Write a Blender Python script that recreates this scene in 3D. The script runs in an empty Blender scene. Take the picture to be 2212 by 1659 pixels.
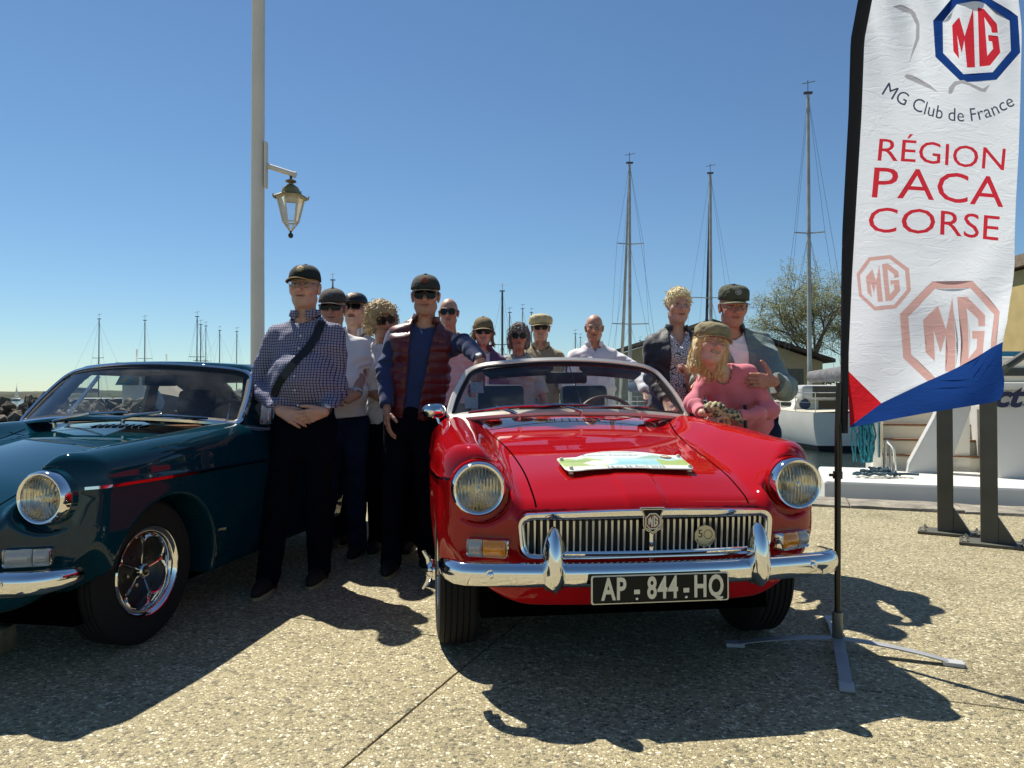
import bpy, bmesh, math, random
import numpy as np
from mathutils import Vector, Matrix, Euler
import mathutils.geometry
R = math.radians
sc = bpy.context.scene
COL = sc.collection
random.seed(7); RNG = np.random.default_rng(7)
# ---------------------------------------------------------------- camera
cam_d = bpy.data.cameras.new('camera'); cam = bpy.data.objects.new('camera', cam_d); COL.objects.link(cam)
cam_d.sensor_width = 36.0; cam_d.lens = 36.0*1600/2212; cam_d.clip_start = 0.05; cam_d.clip_end = 6000
cam.location = (0, 0, 1.05); cam.rotation_euler = (R(90+0.84), 0, 0)
sc.camera = cam
# ---------------------------------------------------------------- world, sun, exposure
SUN_AZ = R(-37.7); SUN_EL = R(57)
W = bpy.data.worlds.new('World'); sc.world = W; W.use_nodes = True
wn = W.node_tree; wn.nodes.clear()
sky = wn.nodes.new('ShaderNodeTexSky'); sky.sky_type = 'NISHITA'; sky.sun_disc = False
sky.sun_elevation = SUN_EL; sky.sun_rotation = SUN_AZ
sky.altitude = 0; sky.air_density = 1.0; sky.dust_density = 0.0; sky.ozone_density = 4.0
bg = wn.nodes.new('ShaderNodeBackground'); bg.inputs['Strength'].default_value = 0.062
wo = wn.nodes.new('ShaderNodeOutputWorld')
tint = wn.nodes.new('ShaderNodeMix'); tint.data_type = 'RGBA'; tint.blend_type = 'MULTIPLY'; tint.inputs[0].default_value = 1; tint.inputs[7].default_value = (.88, 1.03, 1.085, 1)
wn.links.new(sky.outputs[0], tint.inputs[6]); wn.links.new(tint.outputs[2], bg.inputs[0]); wn.links.new(bg.outputs[0], wo.inputs[0])
sd = bpy.data.lights.new('sun', 'SUN'); sd.energy = 5.0; sd.angle = R(0.53); sd.color = (1.0, 0.94, 0.82)
sun = bpy.data.objects.new('sun', sd); COL.objects.link(sun)
sdir = Vector((math.sin(SUN_AZ)*math.cos(SUN_EL), math.cos(SUN_AZ)*math.cos(SUN_EL), math.sin(SUN_EL)))
sun.rotation_euler = sdir.to_track_quat('Z', 'Y').to_euler(); sun.location = (0, 0, 30)
vs = sc.view_settings; vs.view_transform = 'Standard'; vs.look = 'None'; vs.gamma = 1.0; vs.exposure = 0.55
vs.use_curve_mapping = False
sc.cycles.max_bounces = 10; sc.cycles.transparent_max_bounces = 24; sc.cycles.transmission_bounces = 8
sc.cycles.diffuse_bounces = 3; sc.cycles.glossy_bounces = 4; sc.cycles.sample_clamp_indirect = 6.0
# ================================================================ materials
def newmat(name):
    m = bpy.data.materials.new(name); m.use_nodes = True; nt = m.node_tree
    b = nt.nodes.get('Principled BSDF'); return m, nt, b
def N(nt, typ, **kw):
    n = nt.nodes.new(typ)
    for k, v in kw.items():
        if hasattr(n, k): setattr(n, k, v)
        else: n.inputs[k].default_value = v
    return n
def L(nt, a, b): nt.links.new(a, b)
def ramp(nt, stops, interp='LINEAR'):
    r = nt.nodes.new('ShaderNodeValToRGB'); cr = r.color_ramp; cr.interpolation = interp
    while len(cr.elements) < len(stops): cr.elements.new(0.5)
    for e, (p, c) in zip(cr.elements, stops): e.position = p; e.color = (*c, 1) if len(c) == 3 else c
    return r
def mat(name, col, rough=0.5, metal=0.0, var=0.0, scale=8.0, bump=0.0, bscale=None, coat=0.0, sheen=0.0, spec=0.5, detail=4.0, bdist=0.01, sub=0.0):
    m, nt, b = newmat(name)
    b.inputs['Base Color'].default_value = (*col, 1); b.inputs['Roughness'].default_value = rough
    b.inputs['Metallic'].default_value = metal; b.inputs['Coat Weight'].default_value = coat
    b.inputs['Coat Roughness'].default_value = 0.02; b.inputs['Sheen Weight'].default_value = sheen
    b.inputs['Specular IOR Level'].default_value = spec
    if sub: b.inputs['Subsurface Weight'].default_value = sub; b.inputs['Subsurface Scale'].default_value = 0.01
    if var or bump:
        tc = N(nt, 'ShaderNodeTexCoord')
        if var:
            no = N(nt, 'ShaderNodeTexNoise', Scale=scale, Detail=detail); L(nt, tc.outputs['Object'], no.inputs['Vector'])
            r = ramp(nt, [(0.3, tuple(c*(1-var) for c in col)), (0.7, tuple(min(1, c*(1+var)) for c in col))])
            L(nt, no.outputs['Fac'], r.inputs[0]); L(nt, r.outputs[0], b.inputs['Base Color'])
        if bump:
            nb = N(nt, 'ShaderNodeTexNoise', Scale=bscale or scale*3, Detail=5.0); L(nt, tc.outputs['Object'], nb.inputs['Vector'])
            bp = N(nt, 'ShaderNodeBump', Strength=bump, Distance=bdist); L(nt, nb.outputs['Fac'], bp.inputs['Height']); L(nt, bp.outputs[0], b.inputs['Normal'])
    return m
def glassmat(name, tint=(0.9, 0.95, 0.93), refl=1.0, dirt=0.03):
    m, nt, b = newmat(name); nt.nodes.remove(b)
    out = nt.nodes.get('Material Output')
    tr = N(nt, 'ShaderNodeBsdfTransparent'); tr.inputs[0].default_value = (*tint, 1)
    gl = N(nt, 'ShaderNodeBsdfGlossy', Roughness=0.01); gl.inputs[0].default_value = (1, 1, 1, 1)
    fr = N(nt, 'ShaderNodeFresnel', IOR=1.5)
    mu = N(nt, 'ShaderNodeMath', operation='MULTIPLY'); mu.inputs[1].default_value = refl; L(nt, fr.outputs[0], mu.inputs[0])
    mx = N(nt, 'ShaderNodeMixShader'); L(nt, mu.outputs[0], mx.inputs[0]); L(nt, tr.outputs[0], mx.inputs[1]); L(nt, gl.outputs[0], mx.inputs[2])
    df = N(nt, 'ShaderNodeBsdfDiffuse'); df.inputs[0].default_value = (0.7, 0.7, 0.65, 1)
    tc = N(nt, 'ShaderNodeTexCoord'); no = N(nt, 'ShaderNodeTexNoise', Scale=6.0, Detail=8.0); L(nt, tc.outputs['Object'], no.inputs['Vector'])
    r = ramp(nt, [(0.45, (0, 0, 0)), (0.9, (dirt*3,)*3)]); L(nt, no.outputs['Fac'], r.inputs[0])
    m2 = N(nt, 'ShaderNodeMixShader'); L(nt, r.outputs[0], m2.inputs[0]); L(nt, mx.outputs[0], m2.inputs[1]); L(nt, df.outputs[0], m2.inputs[2])
    L(nt, m2.outputs[0], out.inputs[0]); return m
# ================================================================ mesh helpers
def mesh_from(name, V, F, smooth=True, normals=None):
    """V (n,3) array, F (m,k) int array or list of tuples"""
    me = bpy.data.meshes.new(name)
    V = np.asarray(V, dtype=np.float32)
    if isinstance(F, np.ndarray):
        k = F.shape[1]; m = len(F)
        me.vertices.add(len(V)); me.vertices.foreach_set('co', V.ravel())
        me.loops.add(m*k); me.loops.foreach_set('vertex_index', F.ravel().astype(np.int32))
        me.polygons.add(m); me.polygons.foreach_set('loop_start', np.arange(0, m*k, k, dtype=np.int32))
        me.polygons.foreach_set('loop_total', np.full(m, k, dtype=np.int32))
        me.update(calc_edges=True)
    else:
        me.from_pydata([tuple(map(float, v)) for v in V], [], F); me.update()
    if smooth: me.polygons.foreach_set('use_smooth', np.ones(len(me.polygons), dtype=bool))
    if normals is not None: me.normals_split_custom_set_from_vertices(normals)
    return me
def link(name, me, parent=None, m=None, loc=None, rot=None):
    o = bpy.data.objects.new(name, me); COL.objects.link(o)
    if parent is not None: o.parent = parent
    if m is not None and me is not None:
        for mm in (m if isinstance(m, (list, tuple)) else [m]): me.materials.append(mm)
    if loc is not None: o.location = loc
    if rot is not None: o.rotation_euler = rot
    return o
def tag(o, label=None, cat=None, group=None, kind=None):
    if label: o['label'] = label
    if cat: o['category'] = cat
    if group: o['group'] = group
    if kind: o['kind'] = kind
    return o
def empty(name, label, cat, loc=(0, 0, 0), rz=0.0, group=None):
    o = bpy.data.objects.new(name, None); COL.objects.link(o); o.empty_display_size = 0.1
    o.location = loc; o.rotation_euler = (0, 0, rz); return tag(o, label, cat, group)
class MB:
    """collects polygons of several primitives into one mesh"""
    def __init__(s): s.v = []; s.f = []; s.n = 0
    def add(s, V, F):
        V = [tuple(map(float, v)) for v in V]
        s.v += V; s.f += [tuple(i+s.n for i in f) for f in F]; s.n += len(V); return s
    def box(s, c, d, rz=0.0, M=None):
        x, y, z = [q/2 for q in d]
        V = [Vector((sx*x, sy*y, sz*z)) for sx in (-1, 1) for sy in (-1, 1) for sz in (-1, 1)]
        if M is None: M = Matrix.Rotation(rz, 3, 'Z')
        V = [M @ v + Vector(c) for v in V]
        return s.add(V, [(0, 1, 3, 2), (4, 6, 7, 5), (0, 4, 5, 1), (2, 3, 7, 6), (0, 2, 6, 4), (1, 5, 7, 3)])
    def tube(s, pts, r, n=8, cap=True, flat=None):
        pts = [Vector(p) for p in pts]; m = len(pts); rr = r if isinstance(r, (list, tuple)) else [r]*m
        T = [(pts[min(i+1, m-1)]-pts[max(i-1, 0)]).normalized() for i in range(m)]
        up = Vector((0, 0, 1)) if abs(T[0].z) < 0.9 else Vector((0, 1, 0))
        a = T[0].cross(up).normalized(); V = []
        for i in range(m):
            a = (a - T[i]*a.dot(T[i])).normalized(); b = T[i].cross(a)
            fl = 1.0 if flat is None else flat
            for k in range(n):
                t = 2*math.pi*k/n; V.append(pts[i] + a*(math.cos(t)*rr[i]) + b*(math.sin(t)*rr[i]*fl))
        F = [(i*n+k, i*n+(k+1) % n, (i+1)*n+(k+1) % n, (i+1)*n+k) for i in range(m-1) for k in range(n)]
        if cap: F += [tuple(range(n))[::-1], tuple((m-1)*n+k for k in range(n))]
        return s.add(V, F)
    def lathe(s, prof, n=24, M=None, a0=0.0, sweep=2*math.pi):
        """prof list of (r, h) about local z, M 4x4"""
        m = len(prof); V = []; full = abs(sweep-2*math.pi) < 1e-6; nn = n if full else n+1
        for r, h in prof:
            for k in range(nn):
                t = a0+sweep*k/n; V.append(Vector((r*math.cos(t), r*math.sin(t), h)))
        if M is not None: V = [M @ v for v in V]
        F = [(i*nn+k, i*nn+(k+1) % nn, (i+1)*nn+(k+1) % nn, (i+1)*nn+k) for i in range(m-1) for k in range(n if full else n)]
        return s.add(V, F)
    def prism(s, poly, d, M=None):
        """poly 2D (x,z) extruded along +y by d"""
        n = len(poly); V = [Vector((x, 0, z)) for x, z in poly]+[Vector((x, d, z)) for x, z in poly]
        if M is not None: V = [M @ v for v in V]
        F = [tuple(range(n)), tuple(range(n, 2*n))[::-1]]+[(i+n, (i+1) % n+n, (i+1) % n, i) for i in range(n)]
        return s.add(V, F)
    def build(s, name, m, parent=None, smooth=False, auto=None, loc=None, rot=None, bevel=None):
        me = bpy.data.meshes.new(name); me.from_pydata(s.v, [], s.f)
        bm = bmesh.new(); bm.from_mesh(me); bmesh.ops.recalc_face_normals(bm, faces=bm.faces)
        if bevel: bmesh.ops.bevel(bm, geom=bm.edges[:]+bm.verts[:], offset=bevel, segments=2, affect='EDGES', profile=0.5)
        if smooth:
            for f in bm.faces: f.smooth = True
            ang = auto if auto is not None else R(35)
            for e in bm.edges:
                if len(e.link_faces) == 2 and e.calc_face_angle(0) > ang: e.smooth = False
        bm.to_mesh(me); bm.free()
        return link(name, me, parent, m, loc, rot)
def grid_mesh(P, closed_u=False, closed_v=False):
    """P (nu,nv,3)"""
    nu, nv = P.shape[:2]; idx = np.arange(nu*nv).reshape(nu, nv)
    iu = np.arange(nu if closed_u else nu-1); iv = np.arange(nv if closed_v else nv-1)
    A = idx[iu][:, iv]; B = idx[(iu+1) % nu][:, iv]; C = idx[(iu+1) % nu][:, (iv+1) % nv]; D = idx[iu][:, (iv+1) % nv]
    return P.reshape(-1, 3), np.stack([A, B, C, D], -1).reshape(-1, 4)
class Spline:
    def __init__(s, xs, ys):
        x = np.array(xs, float); y = np.array(ys, float); n = len(x); h = np.diff(x)
        A = np.eye(n); r = np.zeros(n)
        for i in range(1, n-1):
            A[i, i-1] = h[i-1]; A[i, i] = 2*(h[i-1]+h[i]); A[i, i+1] = h[i]
            r[i] = 6*((y[i+1]-y[i])/h[i]-(y[i]-y[i-1])/h[i-1])
        s.x, s.y, s.m = x, y, np.linalg.solve(A, r)
    def __call__(s, t):
        t = np.clip(t, s.x[0], s.x[-1]); i = np.clip(np.searchsorted(s.x, t)-1, 0, len(s.x)-2)
        h = s.x[i+1]-s.x[i]; a = (s.x[i+1]-t)/h; b = (t-s.x[i])/h
        return a*s.y[i]+b*s.y[i+1]+((a**3-a)*s.m[i]+(b**3-b)*s.m[i+1])*h*h/6
# ================================================================ signed distance toolbox
def smin(a, b, k):
    h = np.maximum(k-np.abs(a-b), 0)/k; return np.minimum(a, b)-h*h*k*.25
def smax(a, b, k): return -smin(-a, -b, k)
def nrm(v): return np.sqrt((v*v).sum(-1))
def cone(p, a, b, ra, rb):
    a = np.asarray(a, float); b = np.asarray(b, float); ba = b-a; pa = p-a
    h = np.clip((pa@ba)/max(ba@ba, 1e-12), 0, 1); return nrm(pa-h[:, None]*ba)-(ra+(rb-ra)*h)
def ell(p, c, r, M=None):
    q = p-np.asarray(c, float)
    if M is not None: q = q@M
    r = np.asarray(r, float); k0 = nrm(q/r); k1 = nrm(q/(r*r)); return k0*(k0-1)/np.maximum(k1, 1e-9)
def rbox(p, c, h, r):
    q = np.abs(p-np.asarray(c, float))-(np.asarray(h, float)-r)
    return nrm(np.maximum(q, 0))+np.minimum(q.max(-1), 0)-r
def rotm(rx=0, ry=0, rz=0): return np.array(Euler((rx, ry, rz)).to_matrix())
def sins(p, f, seed=0, octv=3):
    """cheap smooth noise in -1..1"""
    rs = np.random.RandomState(seed); o = np.zeros(len(p)); a = 1.0; tot = 0
    for k in range(octv):
        for j in range(3):
            d = rs.normal(size=3); d /= np.linalg.norm(d); d2 = rs.normal(size=3); ph = rs.uniform(0, 6.28, 2)
            o += a*np.sin(f*(p@d)+ph[0]+1.3*np.sin(.6*f*(p@d2)+ph[1]))
        tot += a*2.0; a *= .5; f *= 2.0
    return o/tot
def sdf_mesh(f, xs, ys, zs, newton=2, lip=1.25, blk=8):
    xs, ys, zs = [np.asarray(a, float) for a in (xs, ys, zs)]; n = (len(xs), len(ys), len(zs))
    Vv = np.full(n, 9.0, np.float32)
    st = [np.arange(0, m, blk) for m in n]
    def span(a, s):
        lo = a[s]; hi = a[np.minimum(s+blk, len(a)-1)]; return (lo+hi)/2, (hi-lo)/2
    (cx, hx), (cy, hy), (cz, hz) = span(xs, st[0]), span(ys, st[1]), span(zs, st[2])
    C = np.stack(np.meshgrid(cx, cy, cz, indexing='ij'), -1).reshape(-1, 3)
    H = np.stack(np.meshgrid(hx, hy, hz, indexing='ij'), -1).reshape(-1, 3)
    I = np.stack(np.meshgrid(st[0], st[1], st[2], indexing='ij'), -1).reshape(-1, 3)
    fc = f(C); act = np.abs(fc) < lip*nrm(H)+.012
    for i in np.where(~act & (fc < 0))[0]:
        a, b, c = I[i]; Vv[a:a+blk, b:b+blk, c:c+blk] = -9
    I = I[act]; off = np.stack(np.meshgrid(*[np.arange(blk)]*3, indexing='ij'), -1).reshape(-1, 3)
    for s in range(0, len(I), 400):
        J = (I[s:s+400, None, :]+off[None]).reshape(-1, 3)
        J = J[(J[:, 0] < n[0]) & (J[:, 1] < n[1]) & (J[:, 2] < n[2])]
        Vv[J[:, 0], J[:, 1], J[:, 2]] = f(np.stack([xs[J[:, 0]], ys[J[:, 1]], zs[J[:, 2]]], -1))
    ins = Vv < 0
    ins[0] = ins[-1] = False; ins[:, 0] = ins[:, -1] = False; ins[:, :, 0] = ins[:, :, -1] = False
    cnt = np.zeros((n[0]-1, n[1]-1, n[2]-1), np.int8)
    for a in (0, 1):
        for b in (0, 1):
            for c in (0, 1): cnt += ins[a:n[0]-1+a, b:n[1]-1+b, c:n[2]-1+c]
    cell = (cnt > 0) & (cnt < 8); ci = np.argwhere(cell); idx = np.full(cell.shape, -1, np.int32); idx[cell] = np.arange(len(ci))
    cc = [(a, b, c) for a in (0, 1) for b in (0, 1) for c in (0, 1)]
    G = lambda c: np.stack([xs[ci[:, 0]+c[0]], ys[ci[:, 1]+c[1]], zs[ci[:, 2]+c[2]]], -1)
    P = np.zeros((len(ci), 3)); w = np.zeros(len(ci))
    for u in cc:
        for ax in range(3):
            if u[ax]: continue
            v = list(u); v[ax] = 1
            fa = Vv[ci[:, 0]+u[0], ci[:, 1]+u[1], ci[:, 2]+u[2]]; fb = Vv[ci[:, 0]+v[0], ci[:, 1]+v[1], ci[:, 2]+v[2]]
            m = (fa < 0) != (fb < 0); t = np.clip(np.where(m, fa/np.where(fa == fb, 1, fa-fb), 0), 0.02, .98)
            pa, pb = G(u), G(v); P += np.where(m[:, None], pa+(pb-pa)*t[:, None], 0); w += m
    P /= np.maximum(w, 1)[:, None]
    lo, hi = G((0, 0, 0)), G((1, 1, 1)); pad = (hi-lo)*.3; e = 6e-4
    def grad(P, f0):
        return np.stack([f(P+np.array([e if k == j else 0 for k in range(3)]))-f0 for j in range(3)], -1)/e
    for _ in range(newton):
        f0 = f(P); g = grad(P, f0); P = P-(f0/np.maximum((g*g).sum(-1), .2))[:, None]*g; P = np.clip(P, lo-pad, hi+pad)
    g = grad(P, f(P)); Nn = g/np.maximum(nrm(g), 1e-6)[:, None]
    Q = []
    for ax in range(3):
        b, c = [(1, 2), (2, 0), (0, 1)][ax]
        A = ins.take(range(n[ax]-1), ax); B = ins.take(range(1, n[ax]), ax)
        for sgn, M in ((1, A & ~B), (0, ~A & B)):
            e3 = np.argwhere(M); e3 = e3[(e3[:, b] > 0) & (e3[:, c] > 0) & (e3[:, b] < n[b]-1) & (e3[:, c] < n[c]-1)]
            if not len(e3): continue
            def at(db, dc):
                q = e3.copy(); q[:, b] -= db; q[:, c] -= dc; return idx[q[:, 0], q[:, 1], q[:, 2]]
            q = [at(1, 1), at(0, 1), at(0, 0), at(1, 0)]
            Q.append(np.stack(q if sgn else q[::-1], -1))
    F = np.concatenate(Q) if Q else np.zeros((0, 4), int); F = F[(F >= 0).all(1)]
    return P, F, Nn
def submesh(P, F, Nn, mask):
    F2 = F[mask]; u, inv = np.unique(F2, return_inverse=True); return P[u], inv.reshape(F2.shape), Nn[u]
def sdf_obj(name, f, lo, hi, cell, m, parent=None, grids=None, newton=2, lip=1.25):
    if grids is None: grids = [np.arange(lo[k]-2*cell, hi[k]+3*cell, cell) for k in range(3)]
    P, F, Nn = sdf_mesh(f, *grids, newton=newton, lip=lip)
    return link(name, mesh_from(name, P, F, True, Nn), parent, m)
def set_col(me, C):
    a = me.color_attributes.new('Col', 'FLOAT_COLOR', 'POINT'); C4 = np.ones((len(C), 4), np.float32); C4[:, :3] = C
    a.data.foreach_set('color', C4.ravel())
# ================================================================ flat lettering
def text_tris(s, size=1.0, align='CENTER', sx=1.0, bold=0.0, shear=0.0, space=1.0):
    """2D verts, faces of a text set with the built in font"""
    cu = bpy.data.curves.new('txt', 'FONT'); cu.body = s; cu.size = size; cu.align_x = align; cu.align_y = 'CENTER'
    cu.offset = bold; cu.shear = shear; cu.space_character = space; cu.resolution_u = 3; cu.fill_mode = 'FRONT'
    o = bpy.data.objects.new('txt', cu); COL.objects.link(o)
    dg = bpy.context.evaluated_depsgraph_get(); me = o.evaluated_get(dg).to_mesh()
    V = np.array([(v.co.x*sx, v.co.y) for v in me.vertices]); F = [tuple(p.vertices) for p in me.polygons]
    o.evaluated_get(dg).to_mesh_clear(); COL.objects.unlink(o); bpy.data.objects.remove(o); bpy.data.curves.remove(cu)
    return V, F
def text_obj(name, s, size, m, parent, M, depth=0.0, **kw):
    """text facing local -y in the x/z plane of M (4x4)"""
    V, F = text_tris(s, size, **kw)
    mb = MB(); mb.add([M @ Vector((x, 0, y)) for x, y in V], F)
    me = bpy.data.meshes.new(name); me.from_pydata(mb.v, [], mb.f)
    if depth:
        bm = bmesh.new(); bm.from_mesh(me); r = bmesh.ops.extrude_face_region(bm, geom=bm.faces[:])
        d = M.to_3x3() @ Vector((0, -depth, 0))
        for v in [g for g in r['geom'] if isinstance(g, bmesh.types.BMVert)]: v.co += d
        bmesh.ops.recalc_face_normals(bm, faces=bm.faces); bm.to_mesh(me); bm.free()
    return link(name, me, parent, m)
def octagon(r, rot=R(22.5), cx=0.0, cy=0.0): return [(cx+r*math.cos(rot+k*R(45)), cy+r*math.sin(rot+k*R(45))) for k in range(8)]
# letter strokes of the octagonal emblem, unit octagon apothem = 1 (x right, y up)
EMB_M = [(-.74, -.40), (-.74, .34), (-.38, .66), (-.26, .10), (-.04, .84), (-.04, -.84), (-.28, -.84), (-.28, -.02), (-.42, -.42), (-.54, .10), (-.54, -.60)]
EMB_G = [(.08, .84), (.34, .84), (.76, .42), (.76, .16), (.56, .16), (.56, .32), (.30, .58), (.30, -.56), (.52, -.34), (.52, -.12), (.38, -.12), (.38, .06), (.76, .06), (.76, -.44), (.36, -.84), (.08, -.84)]
def inpoly(P, poly):
    x, y = P[:, 0], P[:, 1]; r = np.zeros(len(P), bool); n = len(poly)
    for i in range(n):
        x1, y1 = poly[i]; x2, y2 = poly[(i+1) % n]
        if y1 == y2: continue
        c = ((y1 > y) != (y2 > y)) & (x < (x2-x1)*(y-y1)/(y2-y1)+x1); r ^= c
    return r
def ss(x, a, b): t = np.clip((x-a)/(b-a), 0, 1); return t*t*(3-2*t)
# ================================================================ setting
E1 = Vector((0.936, -0.352, 0)); E2 = Vector((0.352, 0.936, 0)); QA = math.atan2(-0.352, 0.936)
def q2w(a, b, z=0.0): return E1*a+E2*b+Vector((0, 0, z))
def at(u, v, Y, z=None):
    """world point whose direction passes the photo position u,v (2212 wide) at distance Y"""
    return Vector(((u-1106)/1600*Y, Y, 1.05-(v-853)/1600*Y if z is None else z))
def aggregate_mat():
    m, nt, b = newmat('exposed_aggregate'); tc = N(nt, 'ShaderNodeTexCoord')
    geo = N(nt, 'ShaderNodeNewGeometry')
    wob = N(nt, 'ShaderNodeTexNoise', Scale=55.0, Detail=2.0); L(nt, geo.outputs['Position'], wob.inputs['Vector'])
    mixv = N(nt, 'ShaderNodeVectorMath', operation='MULTIPLY_ADD'); mixv.inputs[1].default_value = (.012,)*3
    L(nt, wob.outputs['Color'], mixv.inputs[0]); L(nt, geo.outputs['Position'], mixv.inputs[2])
    vo = N(nt, 'ShaderNodeTexVoronoi', Scale=82.0, feature='F1'); L(nt, mixv.outputs[0], vo.inputs['Vector'])
    vo.inputs['Randomness'].default_value = 1.0
    ve = N(nt, 'ShaderNodeTexVoronoi', Scale=82.0, feature='DISTANCE_TO_EDGE'); L(nt, mixv.outputs[0], ve.inputs['Vector'])
    sep = N(nt, 'ShaderNodeSeparateColor'); L(nt, vo.outputs['Color'], sep.inputs[0])
    pal = ramp(nt, [(0, (.12, .12, .10)), (.13, (.22, .20, .145)), (.30, (.39, .35, .24)), (.54, (.53, .48, .335)), (.74, (.69, .64, .48)), (.89, (.85, .81, .67))], 'CONSTANT')
    L(nt, sep.outputs[0], pal.inputs[0])
    sz = N(nt, 'ShaderNodeMapRange'); sz.inputs[1].default_value = 0; sz.inputs[2].default_value = 1; sz.inputs[3].default_value = .02; sz.inputs[4].default_value = .26
    L(nt, sep.outputs[1], sz.inputs[0])
    gt = N(nt, 'ShaderNodeMath', operation='SUBTRACT'); L(nt, ve.outputs['Distance'], gt.inputs[0]); L(nt, sz.outputs[0], gt.inputs[1])
    st = N(nt, 'ShaderNodeMapRange'); st.inputs[1].default_value = -.05; st.inputs[2].default_value = .06; L(nt, gt.outputs[0], st.inputs[0])
    fine = N(nt, 'ShaderNodeTexNoise', Scale=420.0, Detail=2.0); L(nt, geo.outputs['Position'], fine.inputs['Vector'])
    mor = ramp(nt, [(.3, (.23, .20, .125)), (.7, (.50, .44, .28))]); L(nt, fine.outputs['Fac'], mor.inputs[0])
    mx = N(nt, 'ShaderNodeMix', data_type='RGBA'); L(nt, st.outputs[0], mx.inputs[0]); L(nt, mor.outputs[0], mx.inputs[6]); L(nt, pal.outputs[0], mx.inputs[7])
    big = N(nt, 'ShaderNodeTexNoise', Scale=1.3, Detail=9.0); big.inputs['Roughness'].default_value = .62; L(nt, geo.outputs['Position'], big.inputs['Vector'])
    br = ramp(nt, [(.30, (.66, .63, .54)), (.42, (.86, .83, .73)), (.75, (1.02, .985, .88))]); L(nt, big.outputs['Fac'], br.inputs[0])
    mm = N(nt, 'ShaderNodeMix', data_type='RGBA', blend_type='MULTIPLY'); mm.inputs[0].default_value = 1; L(nt, mx.outputs[2], mm.inputs[6]); L(nt, br.outputs[0], mm.inputs[7])
    L(nt, mm.outputs[2], b.inputs['Base Color']); b.inputs['Roughness'].default_value = .8
    bp = N(nt, 'ShaderNodeBump', Strength=.9, Distance=.004); L(nt, st.outputs[0], bp.inputs['Height'])
    bp2 = N(nt, 'ShaderNodeBump', Strength=.5, Distance=.002); L(nt, fine.outputs['Fac'], bp2.inputs['Height']); L(nt, bp.outputs[0], bp2.inputs['Normal'])
    L(nt, bp2.outputs[0], b.inputs['Normal']); return m
M_AGG = aggregate_mat()
M_JOINT = mat('joint_mortar', (.045, .04, .032), .95)
M_COPE = mat('coping_stone', (.24, .215, .17), .85, var=.45, scale=5, bump=.8, bscale=18, bdist=.02)
M_WHITE = mat('white_gelcoat', (.78, .76, .68), .35, var=.05, scale=2)
M_CREAM = mat('cream_gelcoat', (.66, .62, .50), .4, var=.06, scale=3)
M_GREYW = mat('grey_white_hull', (.50, .50, .48), .35, var=.08, scale=1.5)
M_DARK = mat('dark_window', (.01, .011, .013), .08)
M_BLACK = mat('black_paint', (.012, .012, .012), .4)
M_ALU = mat('aluminium', (.55, .55, .52), .35, metal=.85, var=.1, scale=3)
M_MAST = mat('mast_alloy', (.42, .42, .38), .5, metal=.2, var=.2, scale=2)
M_MASTD = mat('mast_dark', (.07, .075, .08), .5)
M_STEEL = mat('stainless', (.62, .62, .60), .14, metal=1)
M_TEAK = mat('teak_nosing', (.22, .10, .045), .6, var=.3, scale=20)
M_ROPE = mat('blue_rope', (.03, .07, .10), .8, var=.5, scale=60)
M_GREYCV = mat('grey_sail_cover', (.16, .16, .17), .85, var=.25, scale=4, bump=.5, bscale=9, bdist=.05)
M_BLUECV = mat('dark_blue_cover', (.015, .03, .07), .8, var=.3, scale=4)
M_NET = mat('turquoise_net', (.02, .20, .25), .8, var=.5, scale=30, bump=1, bscale=60)
M_PINK = mat('pink_buoy', (.65, .12, .25), .6)
# quay body below the paving, paving slabs, coping
def qbox(mb, a0, a1, b0, b1, z0, z1):
    c = [q2w(a, b, z) for z in (z0, z1) for a, b in ((a0, b0), (a1, b0), (a1, b1), (a0, b1))]
    mb.add(c, [(3, 2, 1, 0), (4, 5, 6, 7), (0, 1, 5, 4), (1, 2, 6, 5), (2, 3, 7, 6), (3, 0, 4, 7)])
mb = MB(); qbox(mb, -120, 120, -160, 8.15, -3, -.03)
quay = mb.build('quay', M_JOINT); tag(quay, kind='structure')
mb = MB(); qbox(mb, -120, 120, -160, -16.7, -.029, 0.0); o = mb.build('pavement', M_AGG); tag(o, kind='structure'); pavement = o
for i in range(-5, 6):
    for j in range(-4, 1):
        a0 = -1.186+4.62*i; b0 = 2.92+4.62*j
        if -6 < a0 < 30 or True:
            mb = MB(); g = .004; qbox(mb, a0+g, a0+4.62-g, b0+g, b0+4.62-g, -.029, 0.0)
            s = mb.build('paving_slab', M_AGG, pavement, bevel=.003)
a = -26.0
while a < 14:
    w = random.uniform(.9, 1.5); h = random.uniform(.012, .035)
    mb = MB(); n = 6; P = []
    for i in range(n+1):
        for j, (bb, hh) in enumerate(((7.545, -.02), (7.56, h), (7.8, h+.008), (8.1, h), (8.22, h-.03), (8.24, -.9))):
            P.append(q2w(a+.006+(w-.012)*i/n, bb+random.uniform(-.008, .008), hh+random.uniform(-.006, .006)))
    F = [(i*6+j, i*6+j+1, (i+1)*6+j+1, (i+1)*6+j) for i in range(n) for j in range(5)]+[tuple(range(6)), tuple(n*6+k for k in range(6))[::-1]]
    mb.add(P, F); mb.build('coping_stone', M_COPE, quay, smooth=True, auto=R(50)); a += w
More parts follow.
